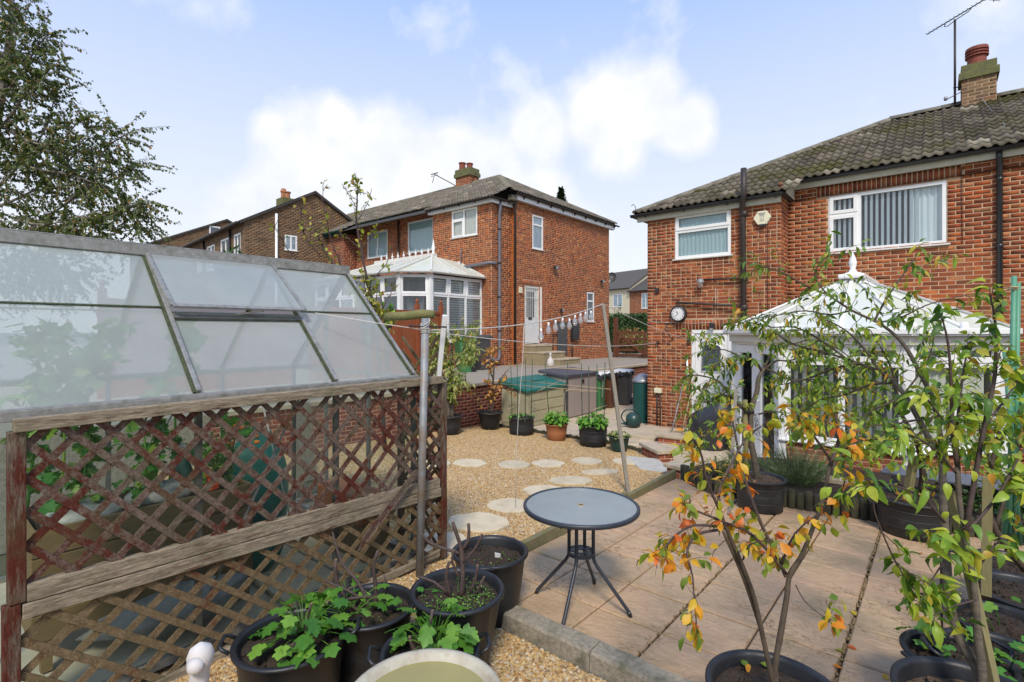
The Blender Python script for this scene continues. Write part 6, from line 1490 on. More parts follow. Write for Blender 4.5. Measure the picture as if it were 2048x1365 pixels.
t = thing('watering_can', 'round dark plastic watering can with a ring handle at the foot of the water butt', 'watering can', (-5.35, 10.86, pz))
MB().lathe([(0, pz), (.13, pz+.01), (.17, pz+.10), (.175, pz+.18), (.15, pz+.27), (.08, pz+.33), (0, pz+.34)], (-5.30, 10.72, 0), 20).build('body', 'teal_pot', t, smooth=True)
gline('handle', [(-5.36+.17*cos(a), 10.70+.12*cos(a), pz+.24+.17*sin(a)) for a in np.linspace(.2, 2*pi-1.2, 18)], .016, 'teal_pot', t, 8); gline('spout', [(-5.42, 10.62, pz+.08), (-5.54, 10.5, pz+.1)], [.03, .02], 'teal_pot', t, 8)
# covered barbecue
bq = thing('covered_barbecue', 'barbecue under a smooth black weather cover in front of the white back door', 'barbecue', (-3.3, 9.75, pz))
mb = MB(); n = 28; secs = [(-.0, .30, .26), (.10, .34, .28), (.30, .37, .30), (.45, .43, .32), (.60, .44, .32), (.74, .38, .28), (.86, .24, .2), (.90, .08, .08)]; vs = []
for (zz, sx, sy) in secs:
    for j in range(n):
        a = 2*pi*j/n; k = 1+.03*sin(5*a+zz*9)+.02*sin(9*a); tl = .16*cos(a)*(zz/.9)**2; vs.append((-3.28+sx*k*cos(a)+.12*(zz/.9)**2, 9.75+sy*k*sin(a), pz+zz+tl+(.02*sin(6*a) if zz == 0 else 0)))
mb.add(vs, [(i*n+j, i*n+(j+1) % n, (i+1)*n+(j+1) % n, (i+1)*n+j) for i in range(len(secs)-1) for j in range(n)]+[tuple(range((len(secs)-1)*n, len(secs)*n))]); mb.build('cover', 'cover_black', bq, smooth=True)
pier('low_pier', 'low capped brick pier right beside the brooms and the covered barbecue', (-3.95, 9.75), .55, .28, -.25, -.03, .1)
# brooms
for (lab, a, b, m, hd) in (('metal-shafted broom leaning on the brick wall left of the door', (-4.18, 10.1, pz), (-4.20, 10.93, .95), 'galv', True), ('broom with pale wooden shaft leaning beside the metal one', (-4.02, 10.25, pz), (-3.98, 10.95, 1.05), 'cane_tan', True)):
    t = thing('broom', lab, 'broom', a); gline('shaft', [a, b], .013, m, t, 8)
    MB().box((a[0]-.19, a[1]-.05, pz), (a[0]+.19, a[1]+.05, pz+.045)).build('head', 'metal_grey', t, bevel=.015)
t = thing('white_pipe', 'short bent white pipe fixed to the wall just left of the back door', 'pipe', (-4.15, 10.95, 1.0)); gline('pipe', [(-4.16, 10.95, 1.42), (-4.13, 10.93, 1.15), (-4.12, 10.93, .72)], .022, 'upvc', t, 8)
t = thing('ornament', 'small white goose-shaped ornament below the steps of the white door', 'ornament', (-10.6, 15.1, .757))
MB().lathe([(.1, 0), (.14, .1), (.1, .25), (.04, .3), (.03, .4), (.05, .45), (0, .5)], (-10.3, 14.5, .757), 12).build('body', 'plaster_white', t, smooth=True)

# ================================================================ WASHING LINES, PROP AND BULBS
pr = tag(MB().bar((-3.063, 6.055, gravel_z(6.05)), (-3.93, 6.93, 2.405), .050, .034).build('line_prop', 'prop_wood'), 'long wooden washing line prop leaning up from the gravel', 'prop')
top = Vector((-3.94, 6.94, 2.415)); pa = Vector((-3.175, 2.73, 2.005))
def sagline(a, b, sag, n=24): a, b = Vector(a), Vector(b); return [a*(1-t_)+b*t_-Vector((0, 0, sag*4*t_*(1-t_))) for t_ in np.linspace(0, 1, n)]
L1 = sagline(pa, top, .10); wl1 = thing('washing_line', 'white washing line running from the steel pole over the wooden prop to the brick house', 'washing line', pa)
gline('rope', L1+sagline(top, (-4.10, 10.97, 1.80), .05)[1:], .0055, 'rope_white', wl1, 6)
MB().box((-4.13, 10.90, 1.77), (-4.07, 10.985, 1.83)).build('wall_hook', 'black_iron', wl1)
wl2 = thing('washing_line', 'lower slack washing line from the steel pole straight to the corner of the brick house', 'washing line', pa)
gline('rope', sagline(pa+Vector((0, 0, -.01)), (-4.82, 10.97, 1.735), .10), .0045, 'rope_white', wl2, 6); MB().box((-4.85, 10.92, 1.71), (-4.79, 10.985, 1.76)).build('wall_hook', 'black_iron', wl2)
gline('rope', [pa, (-3.42, 2.45, 2.06), (-3.75, 2.1, 2.14)], .0035, 'rope_white', wl2, 5)
def pxof(p): d = -SS*p[0]+CC*p[1]; return 1024+1021*(CC*p[0]+SS*p[1])/d
def online(px):
    for a, b in zip(L1[:-1], L1[1:]):
        x0, x1 = pxof(a), pxof(b)
        if x0 <= px <= x1: t_ = (px-x0)/(x1-x0); return a*(1-t_)+b*t_
sl = thing('bulb_string', 'string of nine clear plastic light bulbs hanging from the washing line', 'string lights', online(1100))
bps = [(1082, .085), (1097, .03), (1111, .02), (1125, .012), (1139, .045), (1150, .02), (1161, .02), (1171, .02), (1182, .035)]
cable = []
for px, dz in bps:
    p = online(px); q = p-Vector((0, 0, dz)); cable += [p+Vector((0, 0, .0)), q, p-Vector((0, 0, .004))]
    sc = .006*p.length
    b = MB().lathe([(.0, 0), (.010, -.002), (.013, -.03), (.017, -.045), (.030, -.075), (.036, -.098), (.034, -.118), (.020, -.137), (0, -.143)], q, 16).build('bulb', 'bulb_glass', sl, smooth=True)
    MB().lathe([(0, .004), (.013, .0), (.0135, -.034), (.009, -.04)], q, 10).build('cap', 'upvc', b, smooth=True); gline('filament', [q-Vector((0, 0, .04)), q-Vector((.008, 0, .09)), q-Vector((-.008, 0, .07)), q-Vector((0, 0, .11))], .003, 'rope_white', b, 4)
gline('cable', cable, .002, 'rope_white', sl, 4)
hc = thing('hanging_cord', 'thin white cord dangling from the washing line down onto the gravel', 'cord', online(1048))
q = online(1048); gline('cord', [q, q+Vector((-.02, .0, -.4)), q+Vector((-.08, 0, -1.0)), q+Vector((-.16, .05, -1.7)), Vector((q.x-.2, q.y+.1, gravel_z(q.y)+.02))], .0035, 'rope_white', hc, 5)

# ================================================================ BIRDBATH AND GOOSE
bb = thing('birdbath', 'shallow stone birdbath full of yellow-green water at the bottom edge', 'birdbath', (0, 0, .06))
d_ = 1.60; cxy = c2w((848-1024)/1021*d_, d_)
MB().lathe([(.13, .06), (.12, .12), (.06, .18), (.055, .6), (.07, .68), (.14, .74), (.23, .80), (.255, .835), (.25, .85), (.235, .852), (.222, .842), (.20, .815), (.1, .80), (0, .80)], (*cxy, 0), 48).build('bowl', 'birdbath', bb, smooth=True)
MB().disc((*cxy, .828), .212, 40).build('water', 'water', bb)
bb.location = (*cxy, .06)
for o in bb.children: o.matrix_parent_inverse = Matrix.Translation((-cxy[0], -cxy[1], -.06))
d_ = 1.95; gx, gy = c2w((402-1024)/1021*d_, d_)
gs = thing('goose_ornament', 'white plaster goose garden ornament, its head and neck at the bottom left', 'ornament', (gx, gy, .06)); gv = lambda x, d, z: Vector((gx+CC*x-SS*d, gy+SS*x+CC*d, z))
MB().tube([gv(-.02, .10, .14), gv(-.02, .05, .30), gv(-.01, .0, .45), gv(-.012, -.005, .60), gv(-.005, 0, .70), gv(.0, .0, .733), gv(.003, -.008, .765), gv(.002, -.006, .795), gv(0, -.004, .812)], [.10, .15, .075, .038, .033, .040, .047, .036, .006], 18).build('body', 'plaster_white', gs, smooth=True)
MB().tube([gv(.004, -.035, .752), gv(.012, -.058, .742), gv(.016, -.068, .738)], [.034, .026, .012], 12).build('bill', 'plaster_white', gs, smooth=True)
for s in (-1, 1): MB().lathe([(0, .005), (.0055, 0), (0, -.005)], gv(s*.033, -.022, .782), 8).build('eye', 'print_dark', gs, smooth=True)

# ================================================================ PLANTS
def leaf_template(L=1.0, W=.5, fold=.12, curl=.25, wid=(.03, .62, 1.0, .78, .02), twist=0):
    vs = []; n = len(wid)
    for i, w in enumerate(wid):
        t_ = i/(n-1); x = L*t_*(1-.15*curl*t_); z = -curl*L*t_*t_
        for s in (-1, 0, 1): vs.append((x, s*w*W/2, z+abs(s)*w*fold*W + s*twist*t_*w*.15))
    fs = [(i*3+j, i*3+j+1, (i+1)*3+j+1, (i+1)*3+j) for i in range(n-1) for j in range(2)]
    return np.array(vs), np.array(fs)
def lobed_template():
    h = [(0, 0), (-.07, .14), (-.04, .30), (.08, .40), (.13, .54), (.27, .46), (.38, .33), (.50, .40), (.62, .50), (.74, .42), (.72, .26), (.84, .22), (.90, .10), (1.02, 0)]
    pts = h + [(x, -y) for x, y in h[-2:0:-1]] + [(0, 0)]
    z = lambda x, y, i: -.22*(x-.35)**2-.30*y*y+.025*(1 if i % 2 else -1)+.10*abs(y)
    vs = [(.34, 0, .0)]+[(x, y, z(x, y, i)) for i, (x, y) in enumerate(pts)]
    return np.array(vs), np.array([(0, i, i+1, i+2) for i in range(1, len(pts)-1, 2)])
def tmpl_meshes(T_, mat, k=3, nm='leaf'):
    out = []
    for i in range(k):
        V = T_[0].copy(); V[:, 2] *= (.6+.5*i); V[:, 1] *= (1-.1*i); out.append(np_mesh(nm, V, T_[1], mat, False))
    return out
LEAF = leaf_template(W=.62, curl=.30, fold=.14); LEAFC = leaf_template(W=.62, curl=.85, fold=.20, wid=(.03, .75, 1.0, .72, .02)); LEAFS = leaf_template(W=.36, curl=.8, fold=.25); LEAFN = leaf_template(W=.34, curl=.35, fold=.1); LOBED = lobed_template()
BLADE = leaf_template(W=.08, curl=.15, fold=.1, wid=(.6, 1, .7, .1)); SMALL = leaf_template(W=.75, curl=.2, fold=.1, wid=(.05, 1, .05)); HEART = leaf_template(W=.85, curl=.3, fold=.1, wid=(.45, 1.0, .85, .45, .02))
def c3(px, py, d): x, y_ = c2w((px-1024)/1021*d, d); return Vector((x, y_, 2+(662-py)/1021*d))
def orient(p, d, size, roll=None, up=Vector((0, 0, 1))):
    d = d.normalized(); s = up.cross(d); s = s.normalized() if s.length > .05 else d.orthogonal().normalized(); u = d.cross(s)
    r = random.uniform(-.9, .9) if roll is None else roll
    s2 = s*cos(r)+u*sin(r); u2 = d.cross(s2)
    return Matrix.Translation(p) @ Matrix((d*size, s2*size, u2*size)).transposed().to_4x4()
def rv(s=1.0): return Vector((random.gauss(0, s), random.gauss(0, s), random.gauss(0, s)))
def smooth_path(pts, k=3):
    pts = [Vector(p) for p in pts]; out = []
    for i in range(len(pts)-1):
        p0, p1, p2, p3 = pts[max(i-1, 0)], pts[i], pts[i+1], pts[min(i+2, len(pts)-1)]
        for j in range(k):
            t_ = j/k; out.append(.5*((2*p1)+(p2-p0)*t_+(2*p0-5*p1+4*p2-p3)*t_*t_+(3*p1-p0-3*p2+p3)*t_**3))
    return out+[pts[-1]]
def grow(parent, paths, bark, twigs=6, tl=(.08, .22), t0=.25, per=5, size=(.03, .05), droop=.3, up=.3, twr=.0022, stem_n=8, bname='branch', sub=0, leafdrop=.5, tipleaf=2, wob=.0, first='trunk', gap=None):
    """builds every path as a branch of its own, twigs joined, returns the leaf matrices"""
    L = []; tw = MB()
    for i, (pts, r0, r1) in enumerate(paths):
        P = smooth_path(pts, 3)
        if wob: P = [p+rv(wob) if 0 < k < len(P)-1 else p for k, p in enumerate(P)]
        n = len(P); MB().tube(P, [(r0+(r1-r0)*k/(n-1))*(1+random.uniform(-.06, .06)) for k in range(n)], stem_n).build(first if i == 0 else bname, bark, parent, smooth=True)
        length = sum((P[k+1]-P[k]).length for k in range(n-1)); nt_ = max(1, int(twigs*length)) if twigs > 0 else 0
        for q in range(nt_+1):
            f = (t0+(1-t0)*random.random()) if q < nt_ else .999
            if r1 > .008 and q == nt_: continue
            k = min(int(f*(n-1)), n-2); p = P[k].lerp(P[k+1], f*(n-1)-k); tan = (P[k+1]-P[k]).normalized()
            d = (tan*.5+rv(.6)+Vector((0, 0, up))).normalized(); l = random.uniform(*tl)*(1 if q < nt_ else .8); m = 5
            if q == nt_: d = (tan+rv(.2)).normalized()
            T_ = [p]
            for j in range(m): d = (d+Vector((0, 0, -droop*.35))+rv(.10)).normalized(); T_.append(T_[-1]+d*l/m)
            tw.tube(T_, [twr, twr*.9, twr*.8, twr*.7, twr*.6, twr*.4], 4, cap=False)
            if gap and random.random() < gap: continue
            for j in range(per):
                g = .15+.85*(j+random.random())/per; kk = min(int(g*m), m-1); pp = T_[kk].lerp(T_[kk+1], g*m-kk); dd = (T_[kk+1]-T_[kk]).normalized()
                ld = (dd*.5+rv(.65)+Vector((0, 0, -leafdrop))).normalized(); L.append(orient(pp+ld*.008, ld, random.uniform(*size)))
    if tw.v: tw.build('twigs', bark, parent, kind='stuff')
    return L
def leaves(parent, L, T_, mat, n=300, name='leaf'):
    scatter_parts(name, tmpl_meshes(T_, mat), L, parent, T_, mat, n, stuffname='foliage' if name == 'leaf' else name)
def pot(parent, c, z0, h, rt, rb, mat='pot_black', soil='soil', fill=.86, handles=0, ribs=0, lip=.018, sx=1, sy=1, rz=0, hz=None, hoops=0):
    prof = [(rb*.96, 0), (rb, .004), (rb+(rt-rb)*.5, h*.5), (rt*.985, h*.93), (rt+lip*.3, h*.94), (rt+lip, h*.955), (rt+lip, h*.985), (rt+lip*.4, h), (rt-.008, h*.99), (rt-.016, h*.95), (rb+(rt-rb)*.8-.015, h*.7)]
    mb = MB(); n = 48; mb.lathe(prof, (*c, z0), n, sx, sy, rz)
    if ribs:
        for i, v in enumerate(mb.v):
            row, j = divmod(i, n)
            if row in (1, 2, 3) and j % (n//ribs) == 0: x, y_ = v[0]-c[0], v[1]-c[1]; mb.v[i] = (c[0]+x*1.025, c[1]+y_*1.025, v[2])
    P = mb.build('pot', mat, parent, smooth=True)
    for k in range(hoops):
        z = z0+h*(.3+.22*k); r = rb+(rt-rb)*(z-z0)/h; MB().lathe([(r+.000, -.005), (r+.005, 0), (r+.0, .005)], (*c, z), 40, sx, sy, rz).build('hoop', mat, parent, smooth=True)
    # rough soil surface
    zs = z0+h*fill; rs = (rt-.014); mb = MB(); R_, A = 7, 28; vs = [(c[0], c[1], zs+.02)]
    for i in range(1, R_+1):
        for j in range(A):
            a = 2*pi*j/A; r = rs*i/R_; x, y_ = r*cos(a)*sx, r*sin(a)*sy; vs.append((c[0]+x*cos(rz)-y_*sin(rz), c[1]+x*sin(rz)+y_*cos(rz), zs+random.uniform(-.010, .012)+.02*(1-i/R_)))
    mb.add(vs, [(0, 1+j, 1+(j+1) % A) for j in range(A)]+[(1+i*A+j, 1+(i+1)*A+j, 1+(i+1)*A+(j+1) % A, 1+i*A+(j+1) % A) for i in range(R_-1) for j in range(A)]); mb.build('soil', soil, parent)
    # crumbs of compost
    cr = [Matrix.Translation((c[0]+rs*.9*math.sqrt(u)*cos(a)*sx, c[1]+rs*.9*math.sqrt(u)*sin(a)*sy, zs+.012)) @ Euler((random.random()*3, random.random()*3, random.random()*3)).to_matrix().to_4x4() @ Matrix.Scale(random.uniform(.006, .015), 4) for u, a in [(random.random(), random.random()*6.283) for _ in range(90)]]
    V, Fq = many(*BOXT, cr); link('crumbs', np_mesh('crumbs', V, Fq, soil), parent, kind='stuff')
    for hside in range(handles):
        a = rz + (0 if hside == 0 else pi) + (hz or 0); u = Vector((cos(a), sin(a), 0)); w = Vector((-sin(a), cos(a), 0)); b = Vector((*c, z0+h*.955)); r = rt*(sx if abs(cos(a-rz)) > .7 else sy)+lip
        gline('handle', [b+u*(r-.005)+w*.065, b+u*(r+.03)+w*.062+Vector((0, 0, .022)), b+u*(r+.045)+w*.045+Vector((0, 0, .03)), b+u*(r+.045)-w*.045+Vector((0, 0, .03)), b+u*(r+.03)-w*.062+Vector((0, 0, .022)), b+u*(r-.005)-w*.065], .010, mat, parent, 8)
    return zs
BOXT = (np.array([(-.5, -.5, -.5), (.5, -.5, -.5), (.5, .5, -.5), (-.5, .5, -.5), (-.5, -.5, .5), (.5, -.5, .5), (.5, .5, .5), (-.5, .5, .5)]), np.array(BOX5))
def cyl_at(px, py, d): v = c3(px, py, d); return (v.x, v.y)

# ---------- orange-leaved tree in tub
cO = cyl_at(1549, 1345, 2.20); z0 = .06
tO = thing('potted_tree', 'small potted tree with orange and yellow autumn leaves in a black tub on the patio', 'potted tree', (*cO, z0))
pot(tO, cO, z0, .40, .262, .19, 'pot_black', 'soil', .84, rz=.2)
def pth(lst, d0, d1, r0, r1): return ([c3(x, y_, d0+(d1-d0)*i/(len(lst)-1)) for i, (x, y_) in enumerate(lst)], r0, r1)
PO = [pth([(1555, 1385), (1550, 1336), (1559, 1280), (1573, 1198), (1580, 1148), (1601, 1116), (1628, 1051), (1646, 997), (1660, 932)], 2.2, 2.28, .014, .007),
      pth([(1550, 1385), (1543, 1354), (1527, 1280), (1509, 1198), (1486, 1134), (1454, 1061), (1438, 1015)], 2.2, 2.10, .013, .007),
      pth([(1527, 1275), (1502, 1198), (1478, 1134), (1447, 1065)], 2.19, 2.12, .009, .007),
      pth([(1660, 932), (1678, 877), (1673, 840), (1667, 815)], 2.28, 2.35, .009, .003),
      pth([(1573, 1155), (1555, 1116), (1518, 1038), (1486, 946), (1472, 877), (1463, 832)], 2.22, 2.4, .010, .004),
      pth([(1573, 1148), (1509, 1074), (1454, 1047), (1385, 1019), (1367, 1008)], 2.22, 2.0, .007, .003),
      pth([(1448, 1055), (1390, 1051), (1353, 1070), (1330, 1097), (1317, 1120)], 2.11, 1.95, .006, .0025),
      pth([(1440, 1060), (1394, 1070), (1374, 1106), (1385, 1152), (1388, 1198), (1393, 1248)], 2.11, 1.95, .006, .002),
      pth([(1563, 1130), (1580, 1085), (1602, 1055), (1640, 1025)], 2.22, 2.1, .006, .002),
      pth([(1664, 925), (1628, 873), (1600, 845), (1597, 833)], 2.3, 2.15, .007, .003),
      pth([(1438, 1018), (1413, 960), (1404, 914), (1390, 882)], 2.10, 2.0, .007, .003),
      pth([(1591, 1170), (1610, 1203), (1646, 1233), (1660, 1236)], 2.22, 2.1, .003, .001),
      pth([(1438, 1018), (1440, 975), (1462, 930), (1490, 880), (1520, 855)], 2.1, 2.3, .007, .003),
      pth([(1652, 960), (1690, 900), (1730, 880)], 2.3, 2.45, .006, .002),
      pth([(1640, 1010), (1680, 985), (1690, 960)], 2.3, 2.2, .004, .002),
      pth([(1486, 1120), (1500, 1090), (1540, 1080)], 2.1, 2.0, .004, .002)]
LO = grow(tO, PO[:1], 'bark_brown', twigs=1.5, per=2, t0=.8, size=(.035, .055)) + grow(tO, PO[1:3], 'bark_brown', twigs=1, t0=.85, per=2, size=(.035, .055), first='branch')
LO += grow(tO, PO[3:], 'bark_dark', twigs=30, tl=(.03, .12), t0=.12, per=4, size=(.038, .062), droop=.35, twr=.0014, first='branch', leafdrop=.55, gap=.12)
leaves(tO, LO, LEAF, 'leaf_autumn', 300)
MB().bar(c3(1458, 1030, 2.35), c3(1472, 780, 2.75), .016, .016).build('cane', 'prop_wood', tO)

# ---------- pear tree in the right foreground tub
cP = cyl_at(1955, 1372, 2.12); z0 = .06
tP = thing('potted_tree', 'large potted fruit tree at right with two grey stems tied to a wooden stake', 'potted tree', (*cP, z0))
pot(tP, cP, z0, .41, .275, .20, 'pot_black', 'compost_chips', .82)
PP = [pth([(1958, 1400), (1956, 1344), (1919, 1278), (1897, 1193), (1893, 1119), (1889, 1045), (1885, 982), (1884, 925), (1865, 891), (1838, 840), (1811, 793), (1787, 763)], 2.12, 2.75, .021, .012),
      pth([(1966, 1400), (1963, 1326), (1956, 1278), (1952, 1215), (1945, 1156), (1930, 1067), (1919, 1001), (1915, 934)], 2.12, 2.25, .017, .010)]
PA = [pth([(1787, 763), (1757, 743), (1713, 726), (1686, 716), (1636, 702), (1590, 690), (1540, 660)], 2.75, 3.3, .011, .003),
      pth([(1790, 766), (1740, 770), (1690, 790), (1640, 800), (1600, 830)], 2.75, 3.2, .008, .003),
      pth([(1760, 745), (1730, 700), (1690, 660), (1650, 640)], 2.8, 3.2, .008, .003),
      pth([(1713, 726), (1660, 740), (1610, 760), (1560, 770)], 2.85, 3.3, .008, .003),
      pth([(1690, 716), (1640, 680), (1590, 655), (1545, 655), (1500, 645)], 2.95, 3.4, .007, .002),
      pth([(1884, 925), (1880, 870), (1866, 800), (1841, 749), (1814, 699), (1787, 668), (1754, 645), (1703, 621), (1656, 591), (1616, 574), (1562, 544), (1520, 533)], 2.4, 3.1, .013, .003),
      pth([(1750, 640), (1771, 601), (1798, 561), (1821, 530), (1835, 508)], 2.8, 2.8, .006, .002),
      pth([(1656, 591), (1629, 554), (1642, 525), (1668, 507)], 2.95, 3.0, .005, .002),
      pth([(1754, 646), (1800, 636), (1850, 612), (1890, 600), (1935, 590)], 2.8, 2.7, .005, .002),
      pth([(1811, 793), (1770, 810), (1730, 830), (1700, 860)], 2.65, 2.6, .006, .002),
      pth([(1838, 840), (1790, 850), (1750, 880), (1700, 900)], 2.55, 2.5, .006, .002),
      pth([(1703, 621), (1660, 630), (1610, 622), (1560, 630), (1500, 640), (1465, 655)], 2.9, 3.2, .005, .002)]
PB = [pth([(1915, 934), (1905, 863), (1903, 788), (1897, 693), (1884, 636)], 2.25, 2.2, .010, .003), pth([(1916, 934), (1914, 856), (1925, 757), (1935, 700)], 2.25, 2.3, .008, .003),
      pth([(1930, 1067), (1960, 900), (1977, 814), (1990, 750), (1992, 674), (1988, 628), (1979, 587)], 2.2, 2.2, .011, .003),
      pth([(1889, 1045), (1850, 1000), (1800, 975), (1760, 968), (1715, 975)], 2.2, 2.1, .007, .002),
      pth([(1750, 985), (1748, 1020), (1775, 1090), (1800, 1140), (1830, 1180), (1870, 1202)], 2.1, 2.15, .003, .004),
      pth([(1945, 1156), (1920, 1110), (1895, 1080), (1850, 1060)], 2.2, 2.0, .005, .002),
      pth([(1930, 1067), (1990, 1000), (2030, 930), (2060, 880)], 2.25, 2.3, .007, .003), pth([(1915, 950), (1870, 900), (1820, 870), (1790, 880)], 2.25, 2.1, .006, .002),
      pth([(1945, 1156), (1990, 1090), (2040, 1060)], 2.2, 2.3, .005, .002), pth([(1893, 1119), (1870, 1150), (1850, 1190)], 2.15, 2.1, .004, .002),
      pth([(1970, 850), (2010, 800), (2050, 740)], 2.2, 2.35, .006, .003), pth([(1905, 863), (1870, 820), (1850, 790)], 2.25, 2.15, .005, .002), pth([(1952, 1200), (1900, 1215), (1870, 1230)], 2.15, 2.05, .004, .002)]
LPn = grow(tP, PP, 'bark_grey', twigs=1.5, t0=.35, per=3, size=(.04, .06), tl=(.05, .12), stem_n=12)
LPn += grow(tP, PB, 'bark_dark', twigs=17, tl=(.05, .16), t0=.12, per=5, size=(.036, .070), droop=.15, first='branch', leafdrop=.25)
leaves(tP, LPn, LEAFC, 'leaf_pear', 300)
LPf = grow(tP, PA, 'bark_brown', twigs=22, tl=(.07, .26), t0=.10, per=7, size=(.032, .062), droop=.25, first='branch', leafdrop=.3, twr=.0018)
V, Fq = many(LEAFS[0], LEAFS[1], LPf); link('foliage', np_mesh('foliage', V, Fq, 'leaf_pear_dark'), tP, kind='stuff')
MB().bar(c3(1995, 1400, 2.12), c3(1903, 984, 2.3), .030, .030).build('stake', 'stake_wood', tP)
for (p, q) in ((c3(1893, 1100, 2.17), c3(1937, 1110, 2.22)),): gline('tie', [p, q], .006, 'black_plastic', tP, 6)

# ---------- tree in ribbed tub in front of the french doors
cC = cyl_at(1520, 985, 5.86); z0 = ground_z(cC[1])-.001
tC = thing('potted_tree', 'bushy staked tree in a large hooped black tub near the white french doors', 'potted tree', (*cC, z0))
pot(tC, cC, z0, .36, .26, .235, 'pot_dark', 'compost_chips', .90, hoops=3)
PC = [pth([(1516, 965), (1510, 925), (1503, 890), (1501, 861), (1503, 819), (1514, 783), (1517, 758), (1528, 736)], 5.85, 5.85, .040, .022),
      pth([(1501, 830), (1478, 811), (1453, 783), (1435, 761), (1396, 751), (1380, 752)], 5.85, 5.6, .018, .005), pth([(1524, 744), (1510, 722), (1485, 715), (1460, 730), (1430, 735)], 5.85, 5.7, .016, .004),
      pth([(1528, 740), (1553, 722), (1578, 722), (1620, 710), (1650, 720)], 5.85, 5.7, .015, .004), pth([(1517, 829), (1540, 824), (1562, 826), (1590, 850)], 5.85, 5.6, .010, .003),
      pth([(1528, 736), (1540, 710), (1545, 680), (1530, 660)], 5.85, 5.9, .015, .004), pth([(1503, 850), (1470, 850), (1440, 860), (1410, 870), (1380, 880)], 5.85, 5.5, .010, .003),
      pth([(1453, 783), (1430, 800), (1405, 805), (1385, 800)], 5.7, 5.5, .008, .003), pth([(1528, 736), (1580, 760), (1620, 790), (1640, 830)], 5.85, 5.7, .012, .003), pth([(1485, 716), (1450, 700), (1420, 700), (1410, 690)], 5.8, 5.6, .009, .003),
      pth([(1435, 761), (1400, 780), (1385, 770)], 5.6, 5.4, .006, .003), pth([(1540, 700), (1580, 690), (1620, 680), (1660, 690)], 5.9, 5.7, .008, .003)]
LC = grow(tC, PC[:1], 'bark_grey', twigs=0, t0=.9, per=0) + grow(tC, PC[1:], 'bark_brown', twigs=14, tl=(.10, .36), t0=.12, per=11, size=(.05, .095), droop=.3, twr=.004, first='branch', leafdrop=.3)
leaves(tC, LC, LEAFS, 'leaf_pear_dark', 300)
gline('stake', [c3(1493, 965, 5.85), c3(1490, 800, 5.85)], .028, 'stake_wood', tC, 8); MB().lathe([(0, .03), (.03, 0), (0, -.03)], c3(1509, 966, 5.75), 12).build('windfall_apple', 'apple_red', tC, smooth=True)
gline('tie', [c3(1488, 825, 5.82), c3(1508, 825, 5.82)], .014, 'black_plastic', tC, 6)

# ---------- tree in the wide tub by the conservatory wall
cD = cyl_at(1825, 1015, 5.15); z0 = ground_z(cD[1])-.001
tD = thing('potted_tree', 'spreading tree in a wide black tub beside the raised bed under the conservatory window', 'potted tree', (*cD, z0))
pot(tD, cD, z0, .37, .31, .27, 'pot_dark', 'soil', .90, hoops=3)
PD = [pth([(1842, 985), (1845, 940), (1835, 890), (1815, 850), (1790, 810)], 5.15, 4.9, .030, .016),
      pth([(1790, 810), (1740, 780), (1690, 775), (1640, 760), (1580, 760)], 4.9, 4.7, .014, .004), pth([(1800, 830), (1790, 760), (1770, 710), (1740, 660)], 4.9, 4.8, .014, .004), pth([(1830, 880), (1870, 830), (1910, 780), (1950, 740)], 5.0, 4.7, .014, .004),
      pth([(1820, 860), (1770, 850), (1720, 855), (1670, 850), (1640, 840)], 5.0, 4.7, .010, .003), pth([(1790, 810), (1830, 760), (1860, 710), (1870, 660)], 4.9, 4.8, .012, .003), pth([(1840, 905), (1790, 895), (1740, 900), (1700, 920)], 5.05, 4.8, .009, .003),
      pth([(1740, 780), (1720, 740), (1680, 700), (1640, 690)], 4.8, 4.7, .008, .003), pth([(1835, 890), (1900, 870), (1960, 860), (2020, 850)], 5.0, 4.8, .010, .003), pth([(1870, 710), (1920, 700), (1970, 690)], 4.8, 4.6, .006, .003), pth([(1640, 760), (1610, 800), (1590, 850)], 4.7, 4.6, .005, .002)]
LD = grow(tD, PD, 'bark_brown', twigs=13, tl=(.12, .42), t0=.1, per=10, size=(.05, .09), droop=.3, twr=.003, leafdrop=.3)
leaves(tD, LD, LEAFS, 'leaf_pear', 300)
MB().bar(c3(1812, 1005, 5.1), c3(1829, 912, 5.1), .07, .05).build('stake', 'stake_wood', tD)
for x_, y_ in ((1795, 987), (1838, 990), (1852, 993), (1808, 997)): MB().lathe([(0, .022), (.026, 0), (0, -.022)], c3(x_, y_, 5.05), 10).build('windfall_apple', 'apple_red', tD, smooth=True)

